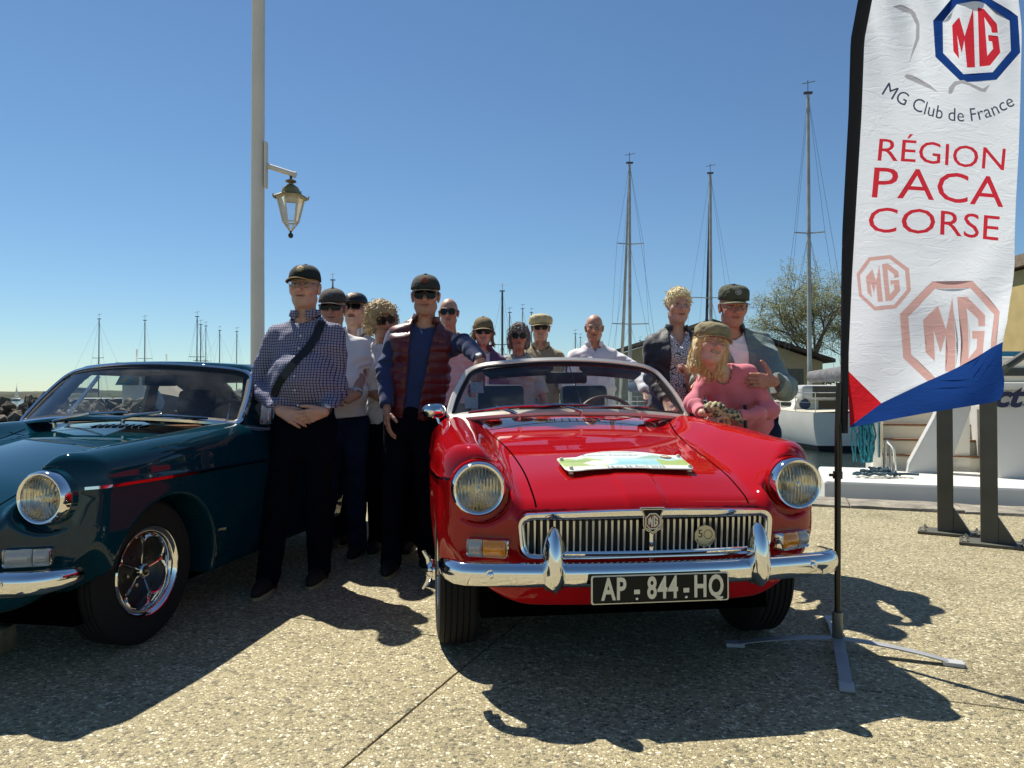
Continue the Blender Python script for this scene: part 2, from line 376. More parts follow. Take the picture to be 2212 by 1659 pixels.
# sea
def sea_mat():
    m, nt, b = newmat('harbour_water'); b.inputs['Base Color'].default_value = (.018, .028, .022, 1); b.inputs['Roughness'].default_value = .06
    geo = N(nt, 'ShaderNodeNewGeometry'); mp = N(nt, 'ShaderNodeMapping'); mp.inputs['Scale'].default_value = (1.3, 2.6, 1); L(nt, geo.outputs['Position'], mp.inputs[0])
    n1 = N(nt, 'ShaderNodeTexNoise', Scale=1.6, Detail=6.0); L(nt, mp.outputs[0], n1.inputs['Vector'])
    bp = N(nt, 'ShaderNodeBump', Strength=.35, Distance=.12); L(nt, n1.outputs['Fac'], bp.inputs['Height']); L(nt, bp.outputs[0], b.inputs['Normal']); return m
WZ = -.63
mb = MB(); mb.add([(-5000, -300, WZ), (5000, -300, WZ), (5000, 5500, WZ), (-5000, 5500, WZ)], [(0, 1, 2, 3)])
tag(mb.build('water', sea_mat()), kind='structure')
# far shore: low wooded land
M_SHORE = mat('far_scrub', (.045, .055, .03), .95, var=.5, scale=.08, bump=1, bscale=.3, bdist=2)
def ridge(name, x0, x1, Y, h, seed, dep=60, base=WZ-.5, m=M_SHORE):
    rs = np.random.RandomState(seed); n = 160; xs = np.linspace(x0, x1, n); prof = np.zeros(n)
    for k in range(1, 9): prof += rs.uniform(.3, 1)/k*np.sin(xs/(x1-x0)*k*9+rs.uniform(0, 6))
    prof = (prof-prof.min())/(prof.max()-prof.min()); hh = h*(.45+.55*prof)+rs.uniform(0, h*.12, n)
    hh *= np.minimum(1, 12*np.minimum((xs-x0), (x1-xs))/(x1-x0))
    P = np.zeros((n, 4, 3))
    for j, (dy, f) in enumerate(((0, 0), (dep*.15, .75), (dep*.5, 1), (dep, 0))):
        P[:, j, 0] = xs; P[:, j, 1] = Y+dy; P[:, j, 2] = base+(hh-base)*f
    V, F = grid_mesh(P); o = link(name, mesh_from(name, V, F), None, m); tag(o, kind='structure'); return o
ridge('far_shore', -900, 500, 900, 6.5, 3)
ridge('hill', -420, 60, 300, 2.9, 5, 40)
# land on the far side of the basin
mb = MB(); mb.box((33, 64, -.6), (58, 40, 1.2)); tag(mb.build('far_quay', M_COPE), kind='structure')
# breakwater of loose rocks
M_ROCK = mat('breakwater_rock', (.115, .098, .07), .9, var=.55, scale=1.3, bump=.8, bscale=6, bdist=.06)
def rock_mesh(seed):
    rs = np.random.RandomState(seed); bm = bmesh.new(); bmesh.ops.create_icosphere(bm, subdivisions=1, radius=1)
    for v in bm.verts: v.co = Vector([c*k for c, k in zip(v.co*rs.uniform(.72, 1.2), (1, .8, .62))])
    me = bpy.data.meshes.new('rock'); bm.to_mesh(me); bm.free(); me.materials.append(M_ROCK); return me
rocks = [rock_mesh(s) for s in range(9)]
bw = bpy.data.objects.new('breakwater', None); COL.objects.link(bw); bw.location = (-20, 30, WZ)
tag(bw, kind='structure'); rs = np.random.RandomState(4)
mb = MB(); mb.prism([(-16, -.6), (13, -.6), (13, .7), (11, 1.0), (-16, 1.0)], 4.0); core = mb.build('rock_core', M_ROCK, bw, loc=(0, -.2, 0)); core['kind'] = 'stuff'
for i in range(290):
    t = rs.uniform(0, 1) ** .8; x = rs.uniform(-2.5, 13.2); y = -2.6+3.2*t; s = rs.uniform(.20, .40)
    o = link('rock', rocks[i % 9], bw, loc=(x, y, -.15+1.55*t+rs.uniform(-.1, .12)), rot=tuple(rs.uniform(0, 6.28, 3))); o.scale = (s*1.25, s, s)
# ---------------------------------------------------------------- boats
BOOT = {}
def boot(m):
    """hull material with dark antifouling paint up to the boot line"""
    if m.name in BOOT: return BOOT[m.name]
    c = m.copy(); c.name = m.name+'_hull'; nt = c.node_tree; b = nt.nodes['Principled BSDF']; src = b.inputs['Base Color'].links[0].from_socket
    tc = N(nt, 'ShaderNodeTexCoord'); sp = N(nt, 'ShaderNodeSeparateXYZ'); L(nt, tc.outputs['Object'], sp.inputs[0]); lt = N(nt, 'ShaderNodeMath', operation='LESS_THAN'); L(nt, sp.outputs[2], lt.inputs[0]); lt.inputs[1].default_value = .17
    mx = N(nt, 'ShaderNodeMix', data_type='RGBA'); L(nt, lt.outputs[0], mx.inputs[0]); L(nt, src, mx.inputs[6]); mx.inputs[7].default_value = (.012, .013, .016, 1); L(nt, mx.outputs[2], b.inputs['Base Color']); BOOT[m.name] = c; return c
def hull(L_, B, fb, m, parent, draft=.5, tr=.75, name='hull', stripe=None):
    """bow at +y, stern at 0"""
    nt_, ns = 14, 9; P = np.zeros((nt_, 2*ns-1, 3))
    for i in range(nt_):
        t = i/(nt_-1); hb = B/2*(tr+(1-tr)*math.sin(min(t/.45, 1)*math.pi/2)) if t < .45 else B/2*max(1-((t-.45)/.55)**2.2, .012)
        dk = fb*(1+.28*t**2); dr = draft*(1-t**3)*.8+.1
        for j in range(ns):
            a = j/(ns-1)*math.pi/2; x = hb*math.cos(a)**.55 if j < ns-1 else 0; z = dk-(dk+dr)*math.sin(a)**1.25
            y = t*L_+(dk-z)*(-.10 if t > .5 else .22)*(1 if t in (0, 1) or True else 0)
            P[i, j] = (x, y, z); P[i, 2*ns-2-j] = (-x, y, z)
    V, F = grid_mesh(P); mb = MB(); mb.add(V, [tuple(f) for f in F]); mb.f.append(tuple(range(2*ns-1)))
    hl = mb.build(name, boot(m), parent, smooth=True, auto=R(40))
    mb = MB(); D = []
    for i in range(nt_): D += [Vector(P[i, 0])+Vector((0, 0, .012)), Vector((0, P[i, 0][1], P[i, 0][2]+.06)), Vector(P[i, -1])+Vector((0, 0, .012))]
    mb.add(D, [(i*3+j, i*3+j+1, (i+1)*3+j+1, (i+1)*3+j) for i in range(nt_-1) for j in (0, 1)]); mb.build('deck', M_CREAM, parent, smooth=True)
    return P
def rigging(parent, mx, my, z0, ztop, spreaders, B, Ls, m, furl=None, r=.07, lean=0.0, wr=.006, back=True):
    mb = MB(); n = 7; mb.tube([(mx+lean*k/n, my, z0+(ztop-z0)*k/n) for k in range(n+1)], [r*(1-.35*k/n) for k in range(n+1)], 8)
    mt = mb.build('mast', m, parent, smooth=True)
    mb = MB(); mb.tube([(mx+lean, my, ztop), (mx+lean, my, ztop+.5)], .012, 4); mb.tube([(mx+lean-.2, my, ztop+.38), (mx+lean+.25, my, ztop+.46)], .014, 4); mb.box((mx+lean, my, ztop+.05), (.3, .12, .06))
    mb.build('masthead_vane', M_MASTD, mt)
    w = MB()
    for s in spreaders:
        zz = z0+(ztop-z0)*s[0]; hw = s[1]
        q = MB(); q.tube([(mx-hw, my-.1, zz), (mx, my, zz-.02), (mx+hw, my-.1, zz)], .025, 6); q.build('spreader', m, mt)
    for sg in (-1, 1):
        pts = [(mx+lean, my, ztop)]+[(mx+sg*s[1], my-.1, z0+(ztop-z0)*s[0]) for s in sorted(spreaders, reverse=True)]+[(mx+sg*B*.48, my-.2, .8)]
        w.tube(pts, wr, 3); w.tube([(mx, my, z0+(ztop-z0)*spreaders[-1][0]), (mx+sg*B*.42, my-.6, .8)], wr, 3)
        w.tube([(mx, my, z0+(ztop-z0)*spreaders[0][0]), (mx+sg*B*.42, my+.4, .8)], wr, 3)
    if back: w.tube([(mx+lean, my, ztop), (mx+.3, 0.1, .9)], wr, 3)
    w.tube([(mx+lean, my, ztop*.97), (mx, Ls, 1.0)], wr, 3); w.build('rigging', M_MASTD, parent)
    if furl:
        q = MB(); q.tube([(mx+lean, my+.1, ztop*.96), (mx+furl[1], Ls*.75, ztop*.5), (mx+furl[1]*2, Ls*.98, 1.2)], [.03, .07, .09], 8); q.build('furled_jib', furl[0], parent, smooth=True)
def sailboat(u, vtop, Y, Lb, B, label, hm, mm, az=0.0, spreaders=((.45, .75),), furl=None, fb=.85, boom=None, r=.07, rails=True, lean=0.0, cabin=True, cat='sailboat', grp='sailboats moored in the harbour'):
    base = at(u, 0, Y, WZ); zt = (853-vtop)/1600*Y+1.05-WZ
    my = Lb*.5; c = Vector((base.x+math.sin(az)*my, base.y-math.cos(az)*my, WZ))
    e = empty('sailboat', label, cat, c, az, grp); hull(Lb, B, fb, hm, e)
    if cabin:
        mb = MB(); P = []
        for y, w, h in ((Lb*.28, B*.36, .42), (Lb*.5, B*.34, .38), (Lb*.7, B*.22, .22), (Lb*.76, B*.16, .02)):
            P += [(-w, y, fb), (-w*.85, y, fb+h), (w*.85, y, fb+h), (w, y, fb)]
        mb.add(P, [(i*4+j, i*4+j+1, (i+1)*4+j+1, (i+1)*4+j) for i in range(3) for j in range(3)]+[(0, 1, 2, 3)]); mb.build('cabin', M_WHITE, e)
        mb = MB(); mb.box((0, Lb*.28-.02, fb+.2), (.55, .03, .38))
        for sg in (-1, 1): mb.box((sg*B*.335, Lb*.45, fb+.22), (.05, Lb*.22, .14))
        mb.build('cabin_window', M_DARK, e)
    rigging(e, 0, my, fb, zt, spreaders, B, Lb*.97, mm, furl, r, lean)
    if boom:
        mb = MB(); mb.tube([(0, my-.15, fb+1.15), (boom[1]*.5, my*.5, fb+1.2), (boom[1], .6, fb+1.15)], [.16, .2, .12], 10, flat=1.3); mb.build('boom_cover', boom[0], e, smooth=True)
    if rails:
        mb = MB()
        for sg in (-1, 1):
            pts = []
            for k in range(7):
                t = k/6*.95; hb = B/2*(.75+.25*math.sin(min(t/.45, 1)*math.pi/2)) if t < .45 else B/2*max(1-((t-.45)/.55)**2.2, .02)
                p = (sg*hb*.95, t*Lb, fb*(1+.28*t*t)); pts.append((p[0], p[1], p[2]+.6)); mb.tube([p, pts[-1]], .014, 4)
            mb.tube(pts, .012, 4); mb.tube([(a_, b_, c_-.3) for a_, b_, c_ in pts], .008, 3)
        mb.tube([(-B*.35, .02, fb+.6), (B*.35, .02, fb+.6)], .014, 4); mb.build('guard_rail', M_STEEL, e)
    return e
# (u, top v, distance, ...) far masts first
FAR = [(213, 690, 62, 'thin dark mast of the leftmost moored sailboat, above the green car windscreen', 8.5, M_GREYW, .055),
       (312, 693, 64, 'dark mast with slanting stay above the middle of the green car roof', 8.5, M_WHITE, .06),
       (425, 685, 60, 'sailboat with tallest mast of the close trio above the green roof', 9, M_WHITE, .055),
       (433, 702, 66, 'sailboat with pale mast in the middle of the trio above the green roof', 9, M_GREYW, .055),
       (444, 705, 72, 'sailboat with mast just right of the trio above the green roof', 9, M_WHITE, .055),
       (474, 715, 70, 'sailboat with short dark mast second left of the checked shirt', 8.5, M_WHITE, .055),
       (511, 717, 74, 'sailboat with short dark mast nearest the checked shirt', 8.5, M_GREYW, .055),
       (718, 606, 46, 'sailboat whose masthead shows above the grey capped man', 9, M_WHITE, .08),
       (1085, 630, 44, 'sailboat with dark mast between the visor woman and the round sunglasses woman', 9, M_WHITE, .085),
       (1101, 676, 62, 'sailboat with short mast over the round sunglasses woman', 8.5, M_WHITE, .06),
       (1129, 668, 66, 'sailboat with thin mast and vane left of the beige flat cap', 8.5, M_GREYW, .06),
       (1148, 676, 70, 'sailboat with thin mast touching the beige flat cap', 8.5, M_WHITE, .06),
       (1243, 722, 72, 'sailboat with short mast left of the bald man in white', 8.5, M_WHITE, .06),
       (1254, 730, 80, 'sailboat with shortest mast beside the bald man in white', 8.5, M_WHITE, .05),
       (1383, 736, 84, 'sailboat with small mast right of the tall pair of masts', 8, M_WHITE, .06),
       (1395, 738, 88, 'sailboat with tiny mast left of the dark denim jacket', 8, M_GREYW, .06)]
for i, (u, v, Y, lab, Lb, hm, r) in enumerate(FAR):
    sailboat(u, v, Y, Lb, 2.8, lab, hm, M_MASTD if i % 3 != 1 else M_MAST, az=random.uniform(-.5, .5), spreaders=((.55, .6),), r=r, boom=(random.choice([M_BLUECV, M_GREYCV, M_WHITE]), .1), rails=False)
sailboat(1361, 352, 32, 10, 3.1, 'white sailboat with tall twin spreader mast behind the bald man in white', M_WHITE, M_MAST, az=.05, spreaders=((.36, .80), (.68, .58)), furl=(M_MAST, .22), r=.085, boom=(M_BLUECV, 0))
sailboat(1536, 374, 36, 10, 3.2, 'sailboat with tan mast and dark blue furled sail behind the green capped man', M_WHITE, M_MAST, az=-.06, spreaders=((.48, 1.0),), furl=(M_BLUECV, .28), r=.1, boom=(M_BLUECV, 0))
# the white sailboat seen stern on beside the banner
sb = sailboat(1749, 200, 26, 8.6, 3.05, 'white sailboat moored stern on with a grey boom cover, left of the banner pole', M_WHITE, M_MAST, az=-.10, spreaders=((.56, .52),), r=.085, boom=(M_GREYCV, .75), fb=1.15)
mb = MB()
for sg in (-.18, .18): mb.tube([(sg+.35, -.22, .15), (sg+.35, -.14, 1.1)], .02, 5)
for k in range(4): mb.tube([(.17, -.2+.02*k, .25+k*.22), (.53, -.2+.02*k, .25+k*.22)], .016, 5)
mb.build('boarding_ladder', M_STEEL, sb)
mb = MB(); mb.box((-.75, 3.6, 2.2), (.7, .05, .75)); mb.build('solar_panel', M_DARK, sb)
mb = MB(); mb.box((0, 2.7, 1.75), (1.9, 1.6, .5)); mb.build('spray_hood', M_GREYW, sb, bevel=.12)
mb = MB(); mb.box((0, 1.88, 1.78), (1.2, .04, .36)); mb.build('hood_window', M_DARK, sb)
for sg in (-1, 1):
    mb = MB(); mb.lathe([(0, -.03), (.17, -.03), (.17, .03), (0, .03)], 14, Matrix.Translation((sg*.85, 1.9, 1.38)) @ Matrix.Rotation(R(90), 4, 'X')); mb.build('instrument', M_BLUECV, sb)
# boats of the basin behind the green car (seen through its glass)
for i, (u, Y, Lb, lab) in enumerate([(120, 40, 7, 'white motorboat seen through the left edge of the green car windscreen'), (390, 46, 8, 'small white motorboat behind the green car seats'), (470, 34, 7, 'low white motorboat seen through the right of the green car windscreen')]):
    e = empty('motorboat', lab, 'motorboat', at(u, 0, Y, WZ), random.uniform(-1, 1), 'motorboats in the basin'); hull(Lb, 2.5, .8, M_WHITE, e)
    mb = MB(); mb.box((0, Lb*.5, 1.15), (1.6, Lb*.3, .7)); mb.build('cabin', M_WHITE, e, bevel=.08)
    mb = MB(); mb.box((0, Lb*.35-.03, 1.3), (1.3, .04, .3)); mb.box((.83, Lb*.5, 1.3), (.03, Lb*.24, .28)); mb.box((-.83, Lb*.5, 1.3), (.03, Lb*.24, .28)); mb.build('window', M_DARK, e)
e = empty('fishing_boat', 'tall grey fishing boat with wheelhouse seen through the green car glass', 'fishing boat', at(300, 0, 30, WZ), .3)
hull(8, 3, 1.1, M_GREYW, e)
mb = MB(); mb.box((0, 3.6, 2.0), (2.1, 2.6, 1.9)); mb.build('wheelhouse', M_GREYW, e, bevel=.06)
mb = MB(); mb.box((0, 3.55, 3.02), (2.5, 3.1, .1)); mb.tube([(-.6, 3, 3), (-.6, 3, 3.7)], .03, 6); mb.tube([(.6, 3, 3), (.6, 3, 3.5)], .03, 6); mb.build('wheelhouse_roof', M_WHITE, e)
for k in (-.65, 0, .65):
    mb = MB(); mb.box((k, 2.27, 2.4), (.5, .04, .6)); mb.build('window', M_DARK, e)
e = empty('sailing_dinghy', 'tiny white sail far out beyond the left end of the breakwater', 'sailboat', at(31, 0, 210, WZ), .4)
hull(6, 2, .6, M_WHITE, e); mb = MB(); mb.add([(0, 3, 1), (0, 3, 4.6), (0, .2, 1), (0.05, 5.6, .9), (0.05, 3.1, 3.9), (.05, 3.1, 1)], [(0, 1, 2), (3, 4, 5)])
mb.add([(0, 2.97, .5), (.03, 2.97, 5.0), (-.03, 2.97, 5.0)], [(0, 1, 2)]); mb.build('sail', M_WHITE, e)
# dark inflatable with gear at the quay beyond the green car
e = empty('dinghy', 'dark inflatable dinghy loaded with black gear, left of the green car', 'dinghy', (-8.6, 12.4, WZ), R(-70))
mb = MB(); mb.tube([(-.7, -1.4, .42), (-.7, .8, .45), (-.4, 1.5, .55), (0, 1.75, .62), (.4, 1.5, .55), (.7, .8, .45), (.7, -1.4, .42)], .24, 12); mb.build('tube', M_BLACK, e, smooth=True)
mb = MB(); mb.box((0, -.2, .25), (1.2, 2.6, .1)); mb.build('floor_board', M_BLACK, e)
for k in range(7):
    o = link('gear_bag', rocks[k % 9], e, loc=(random.uniform(-.4, .4), random.uniform(-1.1, .9), random.uniform(.55, .8))); o.scale = (.4, .3, .3); o.data = rocks[k % 9].copy(); o.data.materials.clear(); o.data.materials.append(M_BLACK if k % 2 else M_GREYCV)
# ---------------------------------------------------------------- motor yacht, stern to the quay
yc = empty('motor_yacht', 'large white motor yacht moored stern to the quay, with stairs and grey side panel', 'yacht', (5.2, 8.9, WZ))
YM = Matrix.Translation((-5.2, -8.9, -WZ))
def ypoly(name, pts, d, m, parent=yc, bev=None):
    """polygon given as (u, v, Y) extruded away from the camera by d"""
    A = [at(u, v, b/(.936+.352*(u-1106)/1600)) for u, v, b in pts]; n = len(A); B = [p+E2*d for p in A]
    mb = MB(); mb.add([YM @ p for p in A+B], [tuple(range(n)), tuple(range(n, 2*n))[::-1]]+[(i, i+n, (i+1) % n+n, (i+1) % n) for i in range(n)])
    return mb.build(name, m, parent, bevel=bev)
def ybox(name, x0, x1, y0, y1, z0, z1, m, parent=yc, bev=.01):
    mb = MB(); mb.box(YM @ q2w((x0+x1)/2, (y0+y1)/2, (z0+z1)/2), (x1-x0, y1-y0, z1-z0), rz=QA); return mb.build(name, m, parent, bevel=bev)
ybox('swim_platform', .32, 4.6, 8.42, 10.05, -.33, .155, M_WHITE, bev=.03)
ybox('platform_bracket', .6, 4.4, 8.8, 10.2, -.6, -.35, M_GREYW)
ybox('hull', 1.6, 4.6, 11.4, 16, -.9, .72, M_WHITE, bev=.05)
for k in range(6):
    b = 10.0+.25*k; z = .16+.175*k
    ybox('step', 1.06, 3.4, b, b+1.2, z-.16, z+.155, M_CREAM)
    ybox('step_nosing', 1.05, 3.4, b-.03, b+.05, z+.157, z+.177, M_TEAK, bev=.004)
ybox('stair_wall', .92, 1.045, 9.95, 10.8, .0, .80, M_WHITE, bev=.03)
ypoly('side_panel', [(1962, 1001, 9.6), (1945, 1078, 9.6), (2052, 1083, 9.6), (2052, 1003, 9.6), (2098, 884, 9.6), (2098, 800, 9.6), (2055, 800, 9.6), (2018, 900, 9.6)], .2, M_GREYW, bev=.02)
ypoly('inner_panel', [(2053, 990, 10.), (2053, 1088, 10.), (2094, 1088, 10.), (2094, 850, 10.), (2092, 850, 10.)], .2, M_WHITE)
ypoly('hull_side', [(2149, 873, 9.3), (2153, 1098, 9.3), (2400, 1110, 9.3), (2400, 873, 9.3)], 5, M_GREYW, bev=.03)
ypoly('rub_rail', [(2146, 826, 9.25), (2146, 842, 9.25), (2400, 842, 9.25), (2400, 826, 9.25)], 5, M_WHITE, bev=.02)
ypoly('hull_band', [(2146, 843, 9.32), (2149, 872, 9.32), (2400, 872, 9.32), (2400, 843, 9.32)], 5, M_GREYW)
ypoly('superstructure', [(2120, 770, 10.6), (2120, 826, 10.6), (2400, 826, 10.6), (2400, 770, 10.6)], 4, M_CREAM, bev=.03)
ypoly('window', [(2160, 795, 10.57), (2160, 812, 10.57), (2380, 812, 10.57), (2380, 795, 10.57)], .02, M_DARK)
V, F = text_tris('ct', .32, shear=.35, bold=.012); c = at(2172, 858, 9.22/(.936+.352*.666))
mb = MB(); mb.add([YM @ (c+E1*x+Vector((0, -.004, y))) for x, y in V], F); mb.build('lettering', mat('navy_letter', (.005, .008, .05), .4), yc)
for k, (x, y) in enumerate(((4.62, 8.62), (4.86, 8.66), (5.02, 8.75))):
    pass
mb = MB()
def P3(u, v, Y=8.1): return YM @ at(u, v, Y)
mb.tube([P3(1910, 1078), P3(1911, 990), P3(1911, 953), P3(1914, 951), P3(1926, 963), P3(1930, 972), P3(1938, 1080)], .014, 8)
mb.tube([P3(1924, 1082, 8.2), P3(1921, 957, 8.2)], .014, 8); mb.tube([P3(1911, 1003), P3(1931, 1031)], .01, 8)
mb.build('handrail', M_STEEL, yc, smooth=True)
mb = MB(); mb.tube([P3(1900, 912, 8.9), P3(1900, 988, 8.9)], .028, 10); mb.build('stanchion', M_STEEL, yc, smooth=True)
for (u, v, d) in ((2095, 1024, .03), (2098, 1036, .03), (1984, 990, .02), (1984, 1038, .02)):
    mb = MB(); mb.box(P3(u, v, 8.66 if u < 2050 else 8.95), (d*2.4, .05, d)); mb.build('latch', M_STEEL, yc)
# rope coil on the platform and the turquoise net hanging behind
e = mb = MB(); pts = []
for k in range(150):
    t = k/10; rr = .19-.0009*k+.015*math.sin(k*1.7); pts.append(Vector((rr*1.35*math.cos(t), rr*.8*math.sin(t), .018+.0005*k+.008*math.sin(k*.9))))
for k in range(5): pts.append(Vector((.2+.06*k, -.05-.004*k*k+.1*math.sin(k*.6), .03)))
mb.tube(pts, .013, 6); rp = mb.build('rope_coil', M_ROPE, smooth=True, loc=(3.95, 8.05, .16)); tag(rp, 'dark blue mooring rope coiled on the yacht swim platform', 'rope')
nt_ = MB(); rs = np.random.RandomState(2)
for k in range(46):
    x, y = rs.normal(0, .03, 2); n = 9; nt_.tube([(x*(1+.6*math.sin(q/8*3))+rs.normal(0, .012), y*(1+.6*math.sin(q/8*3)), .72-q*.078) for q in range(n)], .011, 4)
p = at(1869, 0, 8.75, .05); o = nt_.build('fishing_net', M_NET, smooth=True, loc=(p.x, p.y, .16)); tag(o, 'bundle of turquoise net hanging beside the yacht stair wall', 'net')
# ---------------------------------------------------------------- buildings
M_WALLB = mat('beige_render', (.46, .38, .22), .9, var=.12, scale=1.2, bump=.2)
M_ROOF = mat('dark_roof', (.07, .055, .04), .85, var=.4, scale=2)
M_TILE = mat('roof_tile', (.20, .15, .11), .85, var=.4, scale=3)
e = empty('harbour_shed', 'beige gabled shed with dark sloping roof behind the moored sailboat', 'shed', (12.3, 46, 0))
mb = MB(); mb.prism([(-7.4, 0), (7.0, 0), (7.0, 3.1), (0, 5.45), (-7.4, 3.0)], 9); mb.build('wall', M_WALLB, e)
for sg, x1, z1 in ((-1, -8.0, 2.95), (1, 7.6, 3.05)):
    mb = MB(); mb.prism([(0, 5.5), (x1, z1), (x1, z1+.22), (0, 5.75)] if sg > 0 else [(0, 5.75), (x1, z1+.22), (x1, z1), (0, 5.5)], 9.8)
    mb.build('roof', M_ROOF if sg > 0 else M_TILE, e, loc=(0, -.5, 0))
mb = MB(); mb.box((4.8, -.04, 1.1), (.9, .1, 2.2)); mb.build('door', M_DARK, e)
mb = MB(); mb.box((4.8, -.06, 2.35), (1.1, .12, .25)); mb.build('lintel', M_WHITE, e)
mb = MB(); mb.box((1.0, -.03, 1.6), (1.2, .08, .9)); mb.build('window', M_DARK, e)
M_YEL = mat('yellow_render', (.50, .38, .16), .9, var=.1, scale=1.5)
e = empty('yellow_building', 'yellow building with tiled eave at the right edge behind the banner', 'building', (27, 34, 0))
mb = MB(); mb.box((0, 0, 3.2), (10.4, 8, 6.4)); mb.build('wall', M_YEL, e)
mb = MB(); mb.box((0, 0, 6.75), (11, 8.6, .5)); mb.build('roof', M_TILE, e)
mb = MB(); mb.box((0, -4.05, 2.2), (10.6, .12, .14)); mb.build('string_course', M_ROOF, e)
mb = MB(); mb.add([(-4, 0, 0), (4, 0, 0), (4, .4, 1.1), (-4, .4, 1.1)], [(0, 1, 2, 3)]); mb.box((0, .6, .55), (8, 1, 1.05))
o = mb.build('tarpaulin', mat('light_blue_tarp', (.10, .38, .50), .6, var=.2, scale=3, bump=.4), loc=(16.3, 20, 1.15)); tag(o, 'light blue tarpaulin cover right of the banner edge', 'tarpaulin')
# ---------------------------------------------------------------- tree
M_BARK = mat('bark', (.16, .14, .105), .95, var=.4, scale=6, bump=.6)
M_LEAF, _nt, _b = newmat('sparse_leaf'); _b.inputs['Base Color'].default_value = (.25, .26, .13, 1); _b.inputs['Roughness'].default_value = .7
_tl = N(_nt, 'ShaderNodeBsdfTranslucent'); _tl.inputs[0].default_value = (.32, .34, .15, 1); _mx = N(_nt, 'ShaderNodeMixShader'); _mx.inputs[0].default_value = .5; L(_nt, _b.outputs[0], _mx.inputs[1]); L(_nt, _tl.outputs[0], _mx.inputs[2]); L(_nt, _mx.outputs[0], _nt.nodes['Material Output'].inputs[0])
def tree(loc, H, spread, seed, label):
    rs = np.random.RandomState(seed); e = empty('tamarisk_tree', label, 'tree', loc); tr, br, lf = MB(), MB(), MB(); tips = []
    def grow(p, d, ln, r, lev):
        n = 4; pts = [p]; 
        for k in range(n):
            d = (d+Vector(rs.normal(0, .13, 3))+Vector((0, 0, .05 if lev < 3 else -.02))).normalized(); p = p+d*ln/n; pts.append(p)
        (tr if lev < 2 else br).tube(pts, [r*(1-.5*k/n) for k in range(n+1)], 7 if lev < 2 else 3, cap=False)
        if lev >= 3: tips.extend([(q, d) for q in pts[1:]])
        if lev == 5: return
        for k in range([3, 4, 4, 3, 3][lev]):
            q = pts[rs.randint(1 if lev else 3, n+1)]; a = Vector(rs.normal(0, 1, 3)).normalized()
            nd = (d+a*[.55, .75, .85, .9, .9][lev]).normalized(); grow(q, nd, ln*rs.uniform(.62, .82), r*.52, lev+1)
    for k in range(2): grow(Vector((k*.5, 0, 0)), Vector((.25*(-1)**k*.8, .1, 1)).normalized(), H*.30, .22-.04*k, 0)
    tips = [t for t in tips if rs.uniform() < .95]
    for q, d in tips:
        for j in range(3):
            c = q+Vector(rs.normal(0, .12, 3)); a = Vector(rs.normal(0, 1, 3)).normalized()*rs.uniform(.05, .11); b = a.orthogonal().normalized()*.035
            lf.add([c-a, c-b, c+a, c+b], [(0, 1, 2, 3)])
    tr.build('trunk', M_BARK, e, smooth=True); o = br.build('branches', M_BARK, e, smooth=True); o['kind'] = 'stuff'
    o = lf.build('crown', M_LEAF, e); o['kind'] = 'stuff'; return e
tree((20.2, 50, 0), 13.2, 4, 11, 'bare spreading tree with sparse leaves behind the shed and the tall mast')
tree((24.0, 52, 0), 12.5, 4, 23, 'second bare tree showing beside the banner pole')
for i, (x, Y, s) in enumerate([(15.5, 78, 5), (22, 80, 6), (29, 78, 5), (36, 80, 6)]):
    rs = np.random.RandomState(i); lf = MB()
    for k in range(900):
        d = Vector(rs.normal(0, 1, 3)).normalized()*rs.uniform(.5, 1)**.5; c = Vector((d.x*s*.9, d.y*s*.6, abs(d.z)*s*.62+.2)); a = Vector(rs.normal(0, .22, 3)); b = Vector(rs.normal(0, .22, 3)); lf.add([c, c+a, c+b], [(0, 1, 2)])
    e = empty('evergreen_bush', ['leftmost', 'second', 'third', 'rightmost'][i]+' dark green bush on the far quay behind the shed', 'bush', (x, Y, 0)); lf.build('crown', M_SHORE, e)
    mb = MB(); mb.tube([(0, 0, 0), (0, 0, s*.5)], .15, 6); mb.build('trunk', M_BARK, e)
# ---------------------------------------------------------------- lamp post
M_POLE = mat('pole_grey_white', (.62, .60, .53), .55, var=.12, scale=1.2, bump=.15, bscale=20)
M_BRASS = mat('aged_brass', (.30, .24, .11), .42, metal=.6, var=.35, scale=12)
M_LAMPW = mat('cream_lantern_paint', (.60, .56, .46), .5, var=.1)
lp = empty('street_lamp', 'tall pale steel lamp post with hanging hexagonal brass lantern behind the checked shirt man', 'street lamp', (-2.535, 7.4, 0))
mb = MB(); mb.tube([(0, 0, 0), (-.015, 0, 2.5), (-.02, 0, 8.0)], [.070, .066, .060], 28); mb.build('pole', M_POLE, lp, smooth=True)
mb = MB(); mb.box((0, 0, .015), (.32, .32, .03)); mb.build('base_plate', M_POLE, lp)
z = lambda v: 1.05-(v-853)/1600*7.4
mb = MB(); mb.box((.07, -.01, z(355)), (.02, .07, .46)); mb.build('bracket_plate', M_POLE, lp, bevel=.003)
mb = MB(); mb.tube([(.065, 0, z(355)), (.36, 0, z(376))], .026, 14); mb.tube([(.345, 0, z(375)), (.365, 0, z(376.5))], .031, 14); mb.build('arm', M_POLE, lp, smooth=True)
lx = (626.5-1106)/1600*7.4+2.535; zz = lambda v: z(v)
lt = MB()
mb = MB(); mb.tube([(lx, 0, z(377)), (lx, 0, z(386))], .013, 10); mb.build('stem', M_BLACK, lp)
mb = MB(); mb.lathe([(0, zz(383)), (.012, zz(384)), (.02, zz(386)), (.05, zz(388.5)), (.055, zz(391)), (.022, zz(394)), (.022, zz(396)), (.045, zz(399)), (.075, zz(404)), (.088, zz(410)), (.092, zz(414)), (.10, zz(418))], 24, Matrix.Translation((lx, 0, 0))); mb.build('dome', M_BRASS, lp, smooth=True)
